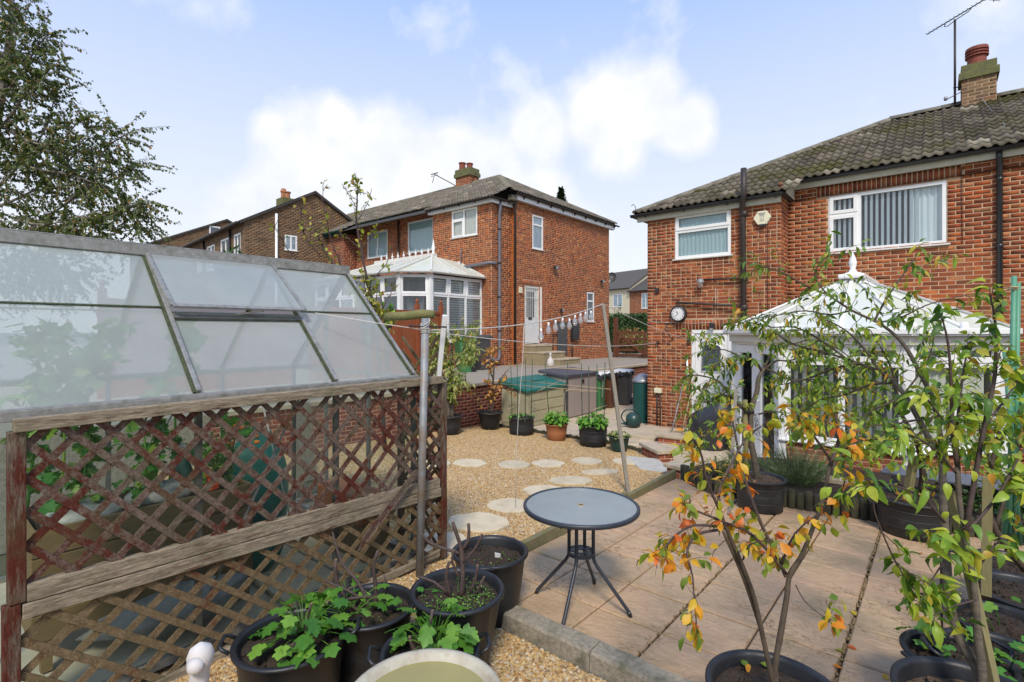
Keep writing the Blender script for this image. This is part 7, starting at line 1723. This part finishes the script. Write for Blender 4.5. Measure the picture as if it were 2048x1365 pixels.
# ---------- canes and growth at the right edge
tE = thing('cane_support', 'tall green plastic canes lashed together at the right edge', 'canes', cyl_at(2035, 1100, 3.3)+(.05,))
for a, b in (((2018, 1080), (2028, 552)), ((2028, 1090), (2036, 566)), ((2006, 1085), (2075, 560)), ((2040, 1090), (2010, 700)), ((2052, 1085), (2085, 560))): gline('cane', [c3(*a, 3.35), c3(*b, 3.25)], .014, 'cane_green', tE, 8)
gline('cross_cane', [c3(1985, 582, 3.2), c3(2090, 574, 3.3)], .006, 'cane_tan', tE, 6); gline('cross_cane', [c3(2020, 574, 3.2), c3(2090, 578, 3.4)], .006, 'cane_tan', tE, 6)
def tub(lab, px, py, d, rt, h, z0=None, handles=2, mat='pot_black', rz=0, leafmat=None, nl=0, lsize=(.05, .08), lh=.12, sx=1, sy=1, tm=None, stems=0, fill=.86, rb=None, soil='soil', hoops=0, cat='plant pot', ribs=0):
    c = cyl_at(px, py, d); z0 = ground_z(c[1]) if z0 is None else z0
    t = thing('planted_tub', lab, cat, (*c, z0)); zs = pot(t, c, z0, h, rt, rb or rt*.78, mat, soil, fill, handles, ribs, rz=rz, sx=sx, sy=sy, hoops=hoops)
    if nl:
        L = []; st_ = MB()
        for i in range(nl):
            a = random.random()*6.283; r = rt*.9*sqrt(random.random()); p = Vector((c[0]+r*.5*cos(a), c[1]+r*.5*sin(a), zs)); q = Vector((c[0]+r*1.1*cos(a), c[1]+r*1.1*sin(a), zs+lh*random.uniform(.3, 1)*(1.15-.6*(r/rt)**2)))
            if i % 3 == 0: st_.tube([p, p.lerp(q, .5)+Vector((0, 0, .02)), q], .0025, 5)
            L.append(orient(q, Vector((cos(a), sin(a), random.uniform(-.5, .3)))+rv(.3), random.uniform(*lsize), roll=random.uniform(-.4, .4)))
        st_.build('stems', 'cane_dark' if leafmat != 'leaf_currant' else 'leaf_currant', t, kind='stuff'); leaves(t, L, tm or LOBED, leafmat, 300)
    return t, c, zs
tub('black tub with jagged green leaves, leftmost of the cluster behind the right-hand stake', 1915, 1270, 2.55, .215, .34, leafmat='leaf_currant', nl=12, lh=.14, rz=.9)
tub('black tub of seedlings and broad leaves against the right edge, nearest of the cluster', 2005, 1300, 2.5, .25, .36, leafmat='leaf_veg', nl=26, lh=.10, rz=.4)
tub('black tub with a rhubarb-like leaf in the middle of the right-hand cluster', 2012, 1215, 2.85, .23, .35, leafmat='leaf_currant', nl=5, lh=.16, rz=.4)
tub('empty black tub of soil behind the wooden stake on the right', 2050, 1155, 3.2, .26, .36, handles=0, leafmat='leaf_currant', nl=0)
tub('black tub holding the tall green canes at the right edge', 2030, 1090, 3.6, .24, .36, handles=0)
MB_ = MB().bar(c3(1972, 1190, 2.95), c3(1975, 955, 2.95), .045, .045); tag(MB_.build('wooden_stake', 'stake_wood'), 'square mossy wooden stake with a black strap standing among the right-hand tubs', 'stake')
tS = thing('potted_tree', 'thin dark-stemmed tree in the tub behind the square wooden stake at right', 'potted tree', (*cyl_at(2040, 1150, 3.2), .1))
LS = grow(tS, [pth([(2050, 1140), (1990, 1060), (1975, 990), (1990, 900), (2010, 820)], 3.2, 3.1, .022, .006), pth([(1990, 1060), (2020, 960), (2045, 880)], 3.2, 3.2, .012, .004), pth([(1985, 940), (1960, 860), (1930, 800)], 3.1, 3.0, .009, .003), pth([(2000, 880), (2040, 820), (2080, 790)], 3.1, 3.2, .008, .003)], 'bark_brown', twigs=14, tl=(.1, .25), per=7, size=(.045, .07), t0=.2, droop=.3); leaves(tS, LS, LEAFC, 'leaf_pear', 150)
# strip of fence at the right edge behind the canes
fr2 = thing('side_fence', 'dark timber fence closing the garden behind the green canes', 'fence', (2.6, 8, 0))
for k in range(60): MB().box((3.35, 3.0+k*.15, -.1), (3.37, 3.0+k*.15+.142, 1.55)).build('board', 'crate_wood', fr2)
ol = thing('potted_shrub', 'dark bushy growth at the right edge beyond the canes', 'shrub', (2.2, 7.6, .1))
def clump(parent, c, r, h, nstem, nleaf, size, T_, mat, up=1.0, stem='leaf_lavender', sr=.003, n=300):
    L = []; st_ = MB()
    for i in range(nstem):
        a = random.random()*6.283; t_ = sqrt(random.random()); p = Vector((c[0]+r*.35*t_*cos(a), c[1]+r*.35*t_*sin(a), c[2])); q = Vector((c[0]+r*t_*cos(a), c[1]+r*t_*sin(a), c[2]+h*random.uniform(.55, 1)*(1-.45*t_*t_)))
        st_.tube([p, p.lerp(q, .5)+Vector((0, 0, h*.1)), q], sr, 4, cap=False)
        for j in range(nleaf):
            f = random.uniform(.25, 1); b = p.lerp(q, f)+Vector((0, 0, h*.2*f*(1-f))); L.append(orient(b, (q-p).normalized()*up+rv(.5), random.uniform(*size)))
    st_.build('stems', stem, parent, kind='stuff'); leaves(parent, L, T_, mat, n); return L
clump(ol, (2.3, 7.4, .05), .6, 1.1, 90, 12, (.05, .09), LEAFC, 'leaf_pear_dark', n=150)

# ---------- lavender in the raised bed
tl_ = thing('lavender_bush', 'grey-green lavender bush with dry flower spikes in the raised bed', 'lavender', (-1.2, 7.35, .07))
clump(tl_, (-1.35, 7.25, .07), .50, .50, 420, 11, (.03, .06), BLADE, 'leaf_lavender', up=1.2, sr=.0015)
mb = MB(); L = []
for i in range(46):
    a = random.random()*6.283; r = .5*sqrt(random.random()); p = Vector((-1.40+r*.5*cos(a), 7.25+r*.5*sin(a), .3)); q = p+Vector((r*.7*cos(a), r*.7*sin(a), random.uniform(.35, .62))); mb.tube([p, p.lerp(q, .6)+Vector((0, 0, .04)), q], .0018, 4)
    L += [orient(p.lerp(q, .86+.02*k)+Vector((0, 0, .02)), Vector((0, 0, 1))+rv(.5), .022) for k in range(8)]
mb.build('flower_stalks', 'bark_grey', tl_, kind='stuff'); leaves(tl_, L, SMALL, 'lavender_spike', 0, 'flower_spikes')
t2 = thing('lavender_bush', 'smaller low green bush left of the staked tree tub in the raised bed', 'lavender', (-2.0, 7.3, .07)); clump(t2, (-2.02, 7.35, .07), .34, .34, 170, 9, (.03, .06), BLADE, 'leaf_lavender', up=1.1, sr=.0015, n=200)
t3 = thing('dry_plant', 'sparse dry plant at the corner of the raised bed', 'plant', (-2.25, 6.95, .07)); clump(t3, (-2.2, 6.95, .07), .26, .28, 50, 9, (.02, .04), SMALL, 'leaf_light', n=150, stem='bark_brown')
t4 = thing('small_plants', 'row of low green plants along the back of the raised bed', 'plant', (0, 7.6, .07)); clump(t4, (.4, 7.5, .07), .5, .3, 120, 8, (.03, .06), SMALL, 'leaf_hedge', n=150)
tag(MB().prism([(-.5, 7.35), (.7, 7.35), (.75, 7.85), (-.45, 7.85)], .33, .36).build('slate_bench', 'lead', bevel=.01), 'dark slate slab shelf below the conservatory window', 'shelf')
for x_ in (-.4, .6): MB().box((x_, 7.45, .07), (x_+.06, 7.78, .33)).build('bench_leg', 'lead', bpy.data.objects['slate_bench'])

# ---------- pots along the path
def canes(parent, c, r, n, z0, z1, lean=.0, mat='cane_dark', ph=0):
    T_ = []
    for i in range(n):
        a = 2*pi*i/n+ph; p = Vector((c[0]+r*cos(a), c[1]+r*sin(a), z0)); q = Vector((c[0]+(r+lean)*cos(a), c[1]+(r+lean)*sin(a), z1+random.uniform(-.04, .06))); gline('cane', [p, q], .0075, mat, parent, 6); T_.append((p, q))
    return T_
def gpot(px, rimy, d, basez=None): c = cyl_at(px, rimy, d); return c, gravel_z(c[1])+.01
c1, z1 = gpot(898, 850, 10.75); t = thing('potted_tree', 'potted tree with narrow yellow-green leaves, leftmost of the pots along the path', 'potted tree', (*c1, z1)); pot(t, c1, z1, .38, .27, .225, 'pot_dark', fill=.9)
L = grow(t, [pth([(898, 838), (896, 800), (901, 770), (903, 720), (906, 670)], 10.75, 10.75, .05, .02), pth([(905, 838), (903, 790), (900, 740)], 10.75, 10.7, .04, .01), pth([(900, 770), (880, 740), (868, 700), (862, 680)], 10.7, 10.6, .015, .005), pth([(902, 740), (925, 700), (940, 670)], 10.7, 10.6, .015, .005), pth([(904, 700), (890, 670), (875, 660)], 10.7, 10.7, .012, .004), pth([(905, 680), (920, 660), (935, 655)], 10.7, 10.8, .012, .004), pth([(903, 720), (925, 725), (950, 700)], 10.7, 10.4, .01, .004), pth([(903, 700), (880, 700), (862, 720)], 10.7, 10.9, .01, .004), pth([(900, 760), (918, 765), (928, 765)], 10.7, 10.5, .01, .004), pth([(900, 775), (880, 785), (872, 790)], 10.7, 10.6, .01, .004), pth([(903, 710), (870, 720), (865, 745)], 10.7, 10.5, .01, .004)], 'bark_grey', twigs=20, tl=(.12, .38), t0=.3, per=12, size=(.08, .14), droop=.4, twr=.004)
leaves(t, L, LEAFN, 'leaf_light', 300)
c2, z2 = gpot(980, 838, 11.55); t = thing('potted_tree', 'potted tree with sparse golden brown leaves, second pot from the left along the path', 'potted tree', (*c2, z2)); pot(t, c2, z2, .38, .27, .19, 'pot_black', fill=.9, lip=.03)
L = grow(t, [pth([(983, 828), (985, 800), (986, 770), (988, 730)], 11.55, 11.5, .035, .016), pth([(985, 790), (1000, 760), (1018, 738)], 11.5, 11.4, .018, .005), pth([(987, 760), (975, 730), (968, 710), (975, 695)], 11.5, 11.5, .016, .005), pth([(988, 735), (985, 715), (993, 700)], 11.5, 11.5, .014, .004), pth([(984, 800), (960, 790), (945, 795)], 11.5, 11.4, .008, .003), pth([(986, 780), (1005, 775), (1020, 780)], 11.5, 11.4, .008, .003), pth([(978, 828), (975, 780), (980, 740)], 11.5, 11.5, .012, .005)], 'bark_brown', twigs=10, tl=(.10, .25), t0=.3, per=6, size=(.06, .11), droop=.4, twr=.004, gap=.25)
leaves(t, L, LEAF, 'leaf_gold', 300)
t, c3_, z3_ = tub('black pot of dark canes and few small leaves, third from left along the path', 1043, 850, 11.0, .27, .37, gravel_z(8.7)+.01, 0, 'pot_dark', leafmat='leaf_bean', nl=40, lsize=(.05, .09), lh=.12, tm=HEART, rb=.26, hoops=2)
K3 = canes(t, c3_, .22, 4, z3_, 1.36, .03, ph=.3)
t, c4_, z4_ = tub('terracotta pot overflowing with bright green beans, fourth along the path', 1113, 862, 10.4, .225, .33, gravel_z(8.6)+.01, 0, 'terracotta', leafmat='leaf_bean', nl=190, lsize=(.07, .12), lh=.26, tm=HEART, rb=.18)
K4 = canes(t, c4_, .15, 2, z4_, 1.3, .1, ph=1.0)
t, c5_, z5_ = tub('large hooped black tub of bright green beans with canes, fifth along the path', 1186, 872, 9.9, .275, .40, gravel_z(8.6)+.01, 0, 'pot_dark', leafmat='leaf_bean', nl=200, lsize=(.07, .12), lh=.24, tm=HEART, rb=.255, hoops=3)
K5 = canes(t, c5_, .22, 4, z5_, 1.34, .02, ph=.2)
t, c6_, z6_ = tub('small dark square-shouldered pot of low leaves, rightmost along the path', 1238, 890, 9.4, .19, .27, gravel_z(8.4)+.01, 0, 'teal_pot', leafmat='leaf_light', nl=70, lsize=(.05, .09), lh=.12, tm=HEART, rb=.14)
cf = thing('bamboo_canes', 'horizontal bamboo canes tied across the upright canes by the path', 'canes', (*c4_, 1.0))
def fp(px, py, d): return c3(px, py, d)
for a, b in ((fp(1015, 731, 11.1), fp(1222, 743, 10.0)), (fp(1018, 734, 10.7), fp(1050, 725, 11.3)), (fp(1060, 729, 11.2), fp(1215, 744, 10.0)), (fp(1000, 768, 11.2), fp(1180, 782, 9.8)), (fp(1040, 762, 11.2), fp(1222, 779, 9.9)), (fp(1075, 783, 10.6), fp(1120, 762, 10.9)), (fp(1130, 783, 10.3), fp(1162, 772, 10.6)), (fp(1130, 783, 10.3), fp(1195, 783, 9.7)), (fp(1015, 820, 10.8), fp(1040, 809, 11.3)), (fp(1060, 815, 11.2), fp(1130, 832, 10.2)), (fp(1186, 820, 9.9), fp(1214, 811, 10.2))): gline('cross_cane', [a, b], .0065, 'cane_tan', cf, 6)

# ---------- currant tubs in the foreground
def currant(lab, px, py, d, rt, h, nl, lh, size, stems, z0=.062, handles=2, rz=0, off=(0, 0), lr=1.0, fill=.84, sx=1.0, sy=1.0, ribs=0, rb=None, bark='bark_dark', weeds=0):
    c = cyl_at(px, py, d); t = thing('planted_tub', lab, 'planted tub', (*c, z0)); zs = pot(t, c, z0, h, rt, rb or rt*.8, 'pot_black', 'soil', fill, handles, ribs, rz=rz, sx=sx, sy=sy)
    sg = MB(); 
    for (lst, r0, r1) in stems:
        P = [Vector((c[0]+CC*x-SS*y_, c[1]+SS*x+CC*y_, zs+z)) for x, y_, z in lst]; P2 = smooth_path(P, 2); n = len(P2)
        MB().tube(P2, [(r0+(r1-r0)*k/(n-1))*(1+random.uniform(-.12, .12)) for k in range(n)], 9).build('stem', bark, t, smooth=True)
        e = P2[-1]; dv = (P2[-1]-P2[-2]).normalized(); MB().tube([e, e+dv*.0015], r1*.85, 9).build('cut_end', 'crate_wood', t)
    if nl:
        L = []; st_ = MB(); ox, oy = off; cc = Vector((c[0]+CC*ox-SS*oy, c[1]+SS*ox+CC*oy, zs))
        for i in range(nl):
            a = random.random()*6.283; r = rt*lr*sqrt(random.random()); k = 1-.55*(r/(rt*lr))**2
            q = cc+Vector((r*cos(a), r*sin(a), .02+lh*k*random.uniform(.15, 1))); p = cc+Vector((r*.25*cos(a), r*.25*sin(a), .01+lh*k*.3)); st_.tube([p, p.lerp(q, .6)+Vector((0, 0, .015)), q], .0016, 4, cap=False)
            L.append(orient(q, Vector((cos(a), sin(a), random.uniform(-.45, .05)))+rv(.25), random.uniform(*size), roll=random.uniform(-.7, .7)))
        st_.build('leaf_stalks', 'leaf_currant', t, kind='stuff'); leaves(t, L, LOBED, 'leaf_currant', 300)
    if weeds:
        L = [orient(Vector((c[0]+rt*.8*sqrt(u)*cos(a), c[1]+rt*.8*sqrt(u)*sin(a), zs+.01+random.random()*.025)), rv(1)+Vector((0, 0, .2)), random.uniform(.006, .014)) for u, a in [(random.random(), random.gauss(0, 1.1)) for _ in range(weeds)]]; V, Fq = many(*SMALL, L); link('weeds', np_mesh('weeds', V, Fq, 'leaf_bean'), t, kind='stuff')
    return t, c, zs
currant('low black two-handled tub with broad lobed leaves, front left of the foreground tubs', 584, 1238, 2.62, .262, .38, 56, .22, (.07, .105), [([(.07, -.02, 0), (.09, -.06, .05), (.06, -.10, .07), (.0, -.13, .06)], .014, .012), ([(.06, 0, 0), (.07, .02, .12), (.10, .0, .22)], .008, .006)], rz=.25+atan2(SS, CC), off=(.05, .03), lr=.9, rb=.22)
currant('black tub of pruned dark stems at the middle back of the foreground tubs', 742, 1215, 2.92, .235, .38, 26, .18, (.06, .09), [([(.0, 0, 0), (-.03, 0, .10), (-.10, .02, .20), (-.18, .04, .27), (-.24, .06, .44)], .014, .005), ([(.02, 0, 0), (.03, 0, .12), (.02, -.02, .28), (.04, 0, .36)], .012, .009), ([(-.05, 0, 0), (-.14, 0, .08), (-.20, 0, .20), (-.20, 0, .31)], .011, .010), ([(.0, 0, .05), (-.12, -.02, .14), (-.26, -.02, .20)], .008, .007), ([(.03, 0, .1), (-.05, -.03, .11), (-.16, -.04, .1)], .008, .007), ([(.0, .05, 0), (.08, .05, .1), (.06, .05, .2)], .006, .005)], rz=1, off=(-.10, -.06), handles=0, weeds=60)
currant('black handled tub with one dense green leafy shoot, front right of the foreground tubs', 860, 1272, 2.50, .225, .38, 52, .32, (.06, .095), [([(.0, 0, 0), (-.01, 0, .12), (.01, .02, .24)], .013, .008), ([(.02, 0, 0), (.06, 0, .08), (.09, .02, .12)], .010, .007), ([(-.02, 0, 0), (-.08, 0, .06), (-.10, 0, .12)], .012, .008)], rz=.2+atan2(SS, CC), off=(.01, .03), lr=.8)
currant('tall ribbed black pot of thick pruned stems and tiny weeds, rear of the foreground tubs', 915, 1170, 2.86, .245, .50, 6, .05, (.03, .05), [([(.02, 0, 0), (.03, 0, .12), (.02, .02, .26), (.0, .02, .33), (-.03, .02, .42)], .018, .009), ([(.02, .02, .26), (.06, .02, .32), (.06, .02, .41)], .011, .009), ([(.02, .02, .24), (-.08, .02, .27), (-.17, .04, .30), (-.21, .04, .35)], .011, .006), ([(.03, 0, .2), (.10, 0, .28), (.14, 0, .36)], .008, .007), ([(.06, .03, 0), (.10, .03, .1), (.11, .03, .17)], .010, .008), ([(-.03, -.02, 0), (-.06, -.03, .14), (-.04, -.03, .22)], .009, .008), ([(-.05, 0, .02), (-.13, 0, .09), (-.22, 0, .12)], .009, .007), ([(.09, .0, 0), (.15, .0, .12)], .007, .006), ([(.02, 0, .1), (-.03, 0, .2), (-.02, 0, .27)], .008, .006)], handles=0, ribs=16, rb=.16, weeds=420, fill=.88)
t, c, zs = currant('black tub of bare soil with a white plant label beside the concrete kerb', 980, 1118, 3.50, .245, .44, 0, .05, (.03, .05), [], z0=ground_z(2.7), handles=1, rz=-1.0, rb=.19, weeds=70)
lb = Vector((c[0]+.04, c[1]+.03, zs)); MB().add([lb+Vector((-.02, 0, .0)), lb+Vector((.02, 0.01, .0)), lb+Vector((.026, .0, .05)), lb+Vector((-.015, -.01, .05))]+[lb+Vector((-.02, .004, .0)), lb+Vector((.02, 0.014, .0)), lb+Vector((.026, .004, .05)), lb+Vector((-.015, -.006, .05))], [(0, 1, 2, 3), (7, 6, 5, 4), (3, 2, 6, 7), (0, 4, 5, 1), (1, 5, 6, 2), (0, 3, 7, 4)]).build('plant_label', 'label_white', t)
# leaves on the patio and in the orange tree's tub
for i, (x_, y_) in enumerate([(1703, 1224), (1688, 1308), (1768, 1351), (1665, 1335), (1845, 1110), (1694, 1296)]):
    p = W_(x_, y_, -.026, .13); ri = random.uniform(0, 6); o = link('fallen_leaf', tmpl_meshes(LEAF, 'leaf_autumn', 1)[0], M=orient(p+Vector((0, 0, .012)), Vector((cos(ri), sin(ri), 0)), .055, roll=.1))
    tag(o, ['red fallen leaf beside the wide dark joint in the middle of the patio', 'small fallen leaf lying in the wide dark joint of the patio', 'yellow fallen leaf on the patio near the bottom edge', 'pale fallen leaf beside the rim of the orange-leaved tree\'s tub', 'fallen leaf in the shade of the large fruit tree at right', 'fallen leaf on the patio just left of the wide dark joint'][i], 'leaf', 'fallen leaves on the patio')
fl = [orient(Vector((cO[0]+random.uniform(-.2, .2), cO[1]+random.uniform(-.2, .2), .425)), Vector((random.gauss(0, 1), random.gauss(0, 1), .1)), .05, roll=.2) for _ in range(16)]
leaves(tO, fl, LEAF, 'leaf_autumn', 20)

# ---------- greenhouse crops
gt_ = thing('tomato_plants', 'leafy green tomato plants growing up inside the greenhouse planter', 'tomato plants', (-4.0, .8, .9))
PG = []
for (x_, y_, h_) in ((-4.0, .60, .95), (-4.2, .75, 1.15), (-3.98, 1.0, .7), (-4.25, 1.25, 1.1), (-3.95, 1.45, .4), (-4.25, .5, 1.1)):
    PG.append(([Vector((x_, y_, .86)), Vector((x_+.04, y_+.03, .86+h_*.4)), Vector((x_-.06, y_+.05, .86+h_*.75)), Vector((x_-.02, y_+.1, .86+h_))], .010, .004))
L = grow(gt_, PG, 'leaf_veg', twigs=22, tl=(.10, .26), t0=.02, per=7, size=(.05, .10), droop=.4, twr=.003); leaves(gt_, L, LOBED, 'leaf_veg', 300)
mg = thing('marigolds', 'orange marigold flowers showing through the middle of the upper trellis', 'flowers', (-3.85, 1.5, .92))
clump(mg, (-3.92, 1.48, .88), .16, .5, 40, 8, (.03, .05), LEAFN, 'leaf_veg', n=80)
for k in range(7): MB().lathe([(.006, -.012), (.024, 0), (.018, .012), (0, .016)], (-3.85+random.uniform(-.12, .12), 1.5+random.uniform(-.15, .2), 1.15+random.uniform(0, .35)), 9).build('flower', 'orange_flower', mg, smooth=True)

# ---------- climber behind the greenhouse
tv = thing('fruit_tree', 'half-bare fruit tree with yellowing leaves rising behind the greenhouse ridge', 'tree', (-6.9, 4.2, -.1))
d = 6.6
PV = [pth([(770, 900), (762, 760), (752, 640), (735, 570), (722, 500), (713, 430), (716, 380), (712, 362)], d, d, .028, .004), pth([(745, 620), (700, 560), (660, 520), (640, 480), (625, 450)], d, 6.3, .014, .004), pth([(690, 550), (668, 500), (652, 440), (646, 378)], d, 6.4, .010, .003), pth([(640, 510), (610, 470), (600, 420), (603, 400)], 6.4, 6.2, .008, .003), pth([(700, 560), (650, 560), (600, 530), (570, 490), (548, 455)], 6.5, 6.1, .010, .003),
      pth([(722, 500), (745, 470), (755, 450)], d, 6.7, .006, .003), pth([(716, 440), (735, 410), (740, 390)], d, 6.7, .005, .002), pth([(715, 420), (700, 395), (692, 380)], d, 6.5, .005, .002), pth([(735, 570), (770, 530), (780, 500)], d, 6.8, .008, .003), pth([(752, 640), (775, 600), (790, 565)], d, 6.8, .008, .003), pth([(648, 560), (625, 590), (600, 600)], 6.4, 6.2, .006, .003), pth([(722, 500), (700, 480), (680, 470)], d, 6.6, .006, .003)]
L = grow(tv, PV, 'bark_dark', twigs=17, tl=(.05, .15), t0=.08, per=2, size=(.045, .085), droop=.0, up=.3, twr=.005, gap=.5, wob=.006)
L += grow(tv, [pth([(745, 640), (735, 600), (728, 560)], 6.6, 6.5, .008, .004), pth([(760, 660), (765, 610), (755, 580)], 6.7, 6.6, .008, .004), pth([(735, 620), (715, 590), (700, 560)], 6.5, 6.4, .006, .003)], 'bark_dark', twigs=30, tl=(.08, .2), t0=.05, per=5, size=(.05, .085), first='branch')
leaves(tv, L, LEAF, 'leaf_yg', 300)
sb = thing('shrub', 'small spiky dark green shrub peeping over the greenhouse ridge left of centre', 'shrub', (*cyl_at(466, 520, 13), .76)); q = c3(466, 540, 13)
clump(sb, (q.x, q.y, q.z-.6), .45, 1.25, 70, 14, (.10, .2), LEAFN, 'leaf_hedge', up=1.0, n=200); gline('stem', [(q.x, q.y, .76), (q.x, q.y, q.z-.5)], .05, 'bark_brown', sb)
sb2 = thing('shrub', 'thin bare-topped shrub with a few brown leaves right of the spiky one', 'shrub', (*cyl_at(500, 530, 12), .76)); q = c3(500, 545, 12); clump(sb2, (q.x, q.y, q.z-.6), .4, .9, 26, 4, (.06, .1), LEAF, 'leaf_red', up=1.0, n=150, stem='bark_dark', sr=.008); gline('stem', [(q.x, q.y, .76), (q.x, q.y, q.z-.5)], .04, 'bark_brown', sb2)
sb3 = thing('climbing_shrub', 'small leafy rose shoot against the brown fence above the mossy log', 'shrub', (*cyl_at(770, 640, 11), .76)); q = c3(775, 625, 11); clump(sb3, (q.x, q.y, q.z-.35), .28, .6, 30, 8, (.06, .1), LEAF, 'leaf_bean', n=150, stem='bark_brown', sr=.006); gline('stem', [(q.x, q.y, .6), (q.x, q.y, q.z-.3)], .03, 'bark_brown', sb3)
sb4 = thing('climbing_shrub', 'dark purple-red shrub in front of the older conservatory\'s left end', 'shrub', (*cyl_at(735, 640, 11), .76)); q = c3(738, 640, 11); clump(sb4, (q.x, q.y, q.z-.5), .35, 1.3, 50, 9, (.05, .08), SMALL, 'leaf_red', n=150, stem='bark_dark', sr=.008); gline('stem', [(q.x, q.y, .6), (q.x, q.y, q.z-.4)], .03, 'bark_brown', sb4)

# ---------- birch
bt = thing('birch_tree', 'tall birch tree with fine dark leaves filling the upper left corner', 'tree', (*cyl_at(-60, 600, 12), .0))
PBt = [pth([(-70, 800), (-60, 560), (-30, 380), (0, 200), (20, 60), (30, -120)], 12, 12, .16, .03)]
for lst in ([(-30, 400), (40, 330), (90, 260), (110, 190)], [(-20, 420), (70, 380), (140, 320), (190, 260)], [(-50, 520), (40, 470), (130, 410), (220, 350), (262, 330)], [(-55, 560), (60, 520), (160, 460), (240, 420), (290, 405)], [(0, 200), (40, 150), (70, 100), (95, 70)], [(10, 130), (30, 90), (30, 30)],
            [(90, 500), (160, 480), (220, 470), (280, 455)], [(-40, 300), (-100, 200), (-150, 120)], [(-40, 380), (-120, 330), (-190, 280)], [(40, 330), (80, 340), (140, 350), (200, 370)], [(130, 410), (170, 370), (210, 300), (250, 270)], [(-20, 280), (30, 220), (60, 170), (110, 130)], [(60, 520), (100, 540), (160, 560)], [(-60, 600), (0, 560), (60, 560)], [(0, 250), (50, 280), (110, 290), (160, 240)], [(20, 60), (0, 0), (-10, -60)], [(30, 440), (90, 450), (170, 430)]):
    d0 = 12+random.uniform(-.4, .4); PBt.append(pth(lst, 12, d0+random.uniform(-1.6, 1.6), .035, .008))
L = grow(bt, PBt, 'bark_birch', twigs=24, tl=(.35, 1.15), t0=.08, per=30, size=(.055, .09), droop=.5, twr=.007, leafdrop=.7, up=.1)
leaves(bt, L, SMALL, 'leaf_birch', 300)

# ---------- hedge, shrubs by the gate, conifer
hg = thing('hedge', 'clipped dark green hedge beyond the timber gate', 'hedge', (-13, 26.5, .5))
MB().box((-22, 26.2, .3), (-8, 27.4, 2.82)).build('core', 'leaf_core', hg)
L = [orient(Vector((random.uniform(-16.5, -8.5), 26.15 if random.random() < .55 else random.uniform(26.1, 27.4), 0))+Vector((0, random.uniform(-.12, .12), 0)), rv(1), random.uniform(.07, .13)) for _ in range(7000)]
for M_ in L:
    y_ = M_.translation.y; M_.translation.z = random.uniform(.5, 2.9) if y_ < 26.3 else random.uniform(2.75, 2.98)
leaves(hg, L, SMALL, 'leaf_hedge', 300)
rs_ = thing('shrub', 'reddish orange leaved shrub above the timber gate', 'shrub', (-11.2, 23, .76)); clump(rs_, (-11.35, 22.6, .8), .95, 1.5, 130, 14, (.08, .14), SMALL, 'leaf_red', n=200, stem='bark_brown')
rs2 = thing('shrub', 'variegated green shrub behind the right half of the timber gate', 'shrub', (-10, 22.6, .76)); clump(rs2, (-10.1, 22.5, .8), .9, 1.15, 110, 14, (.08, .14), SMALL, 'leaf_light', n=200, stem='bark_brown')
iv = thing('ivy', 'dark ivy hanging at the far corner of the central house', 'climber', (-11.6, 22.2, .76)); clump(iv, (-12.3, 23.2, .9), .35, 2.6, 50, 14, (.08, .13), SMALL, 'leaf_hedge', n=150, stem='bark_brown')
co = thing('conifer_tree', 'dark green conifer top showing above the central roof', 'tree', (*cyl_at(1125, 420, 40), .5)); q = c3(1122, 374, 40)
gline('trunk', [(q.x, q.y, .5), (q.x, q.y, q.z-.4)], .18, 'bark_brown', co); L = []
for _ in range(6500):
    f = random.random()**.6; a = random.random()*6.283; r = (.05+1.25*f)*sqrt(random.random())*(.75+.35*sin(5*a+f*23)); L.append(orient(Vector((q.x+r*cos(a), q.y+r*sin(a), q.z-f*4.2)), Vector((cos(a), sin(a), .5))+rv(.3), random.uniform(.10, .24)))
leaves(co, L, SMALL, 'leaf_conifer', 300)
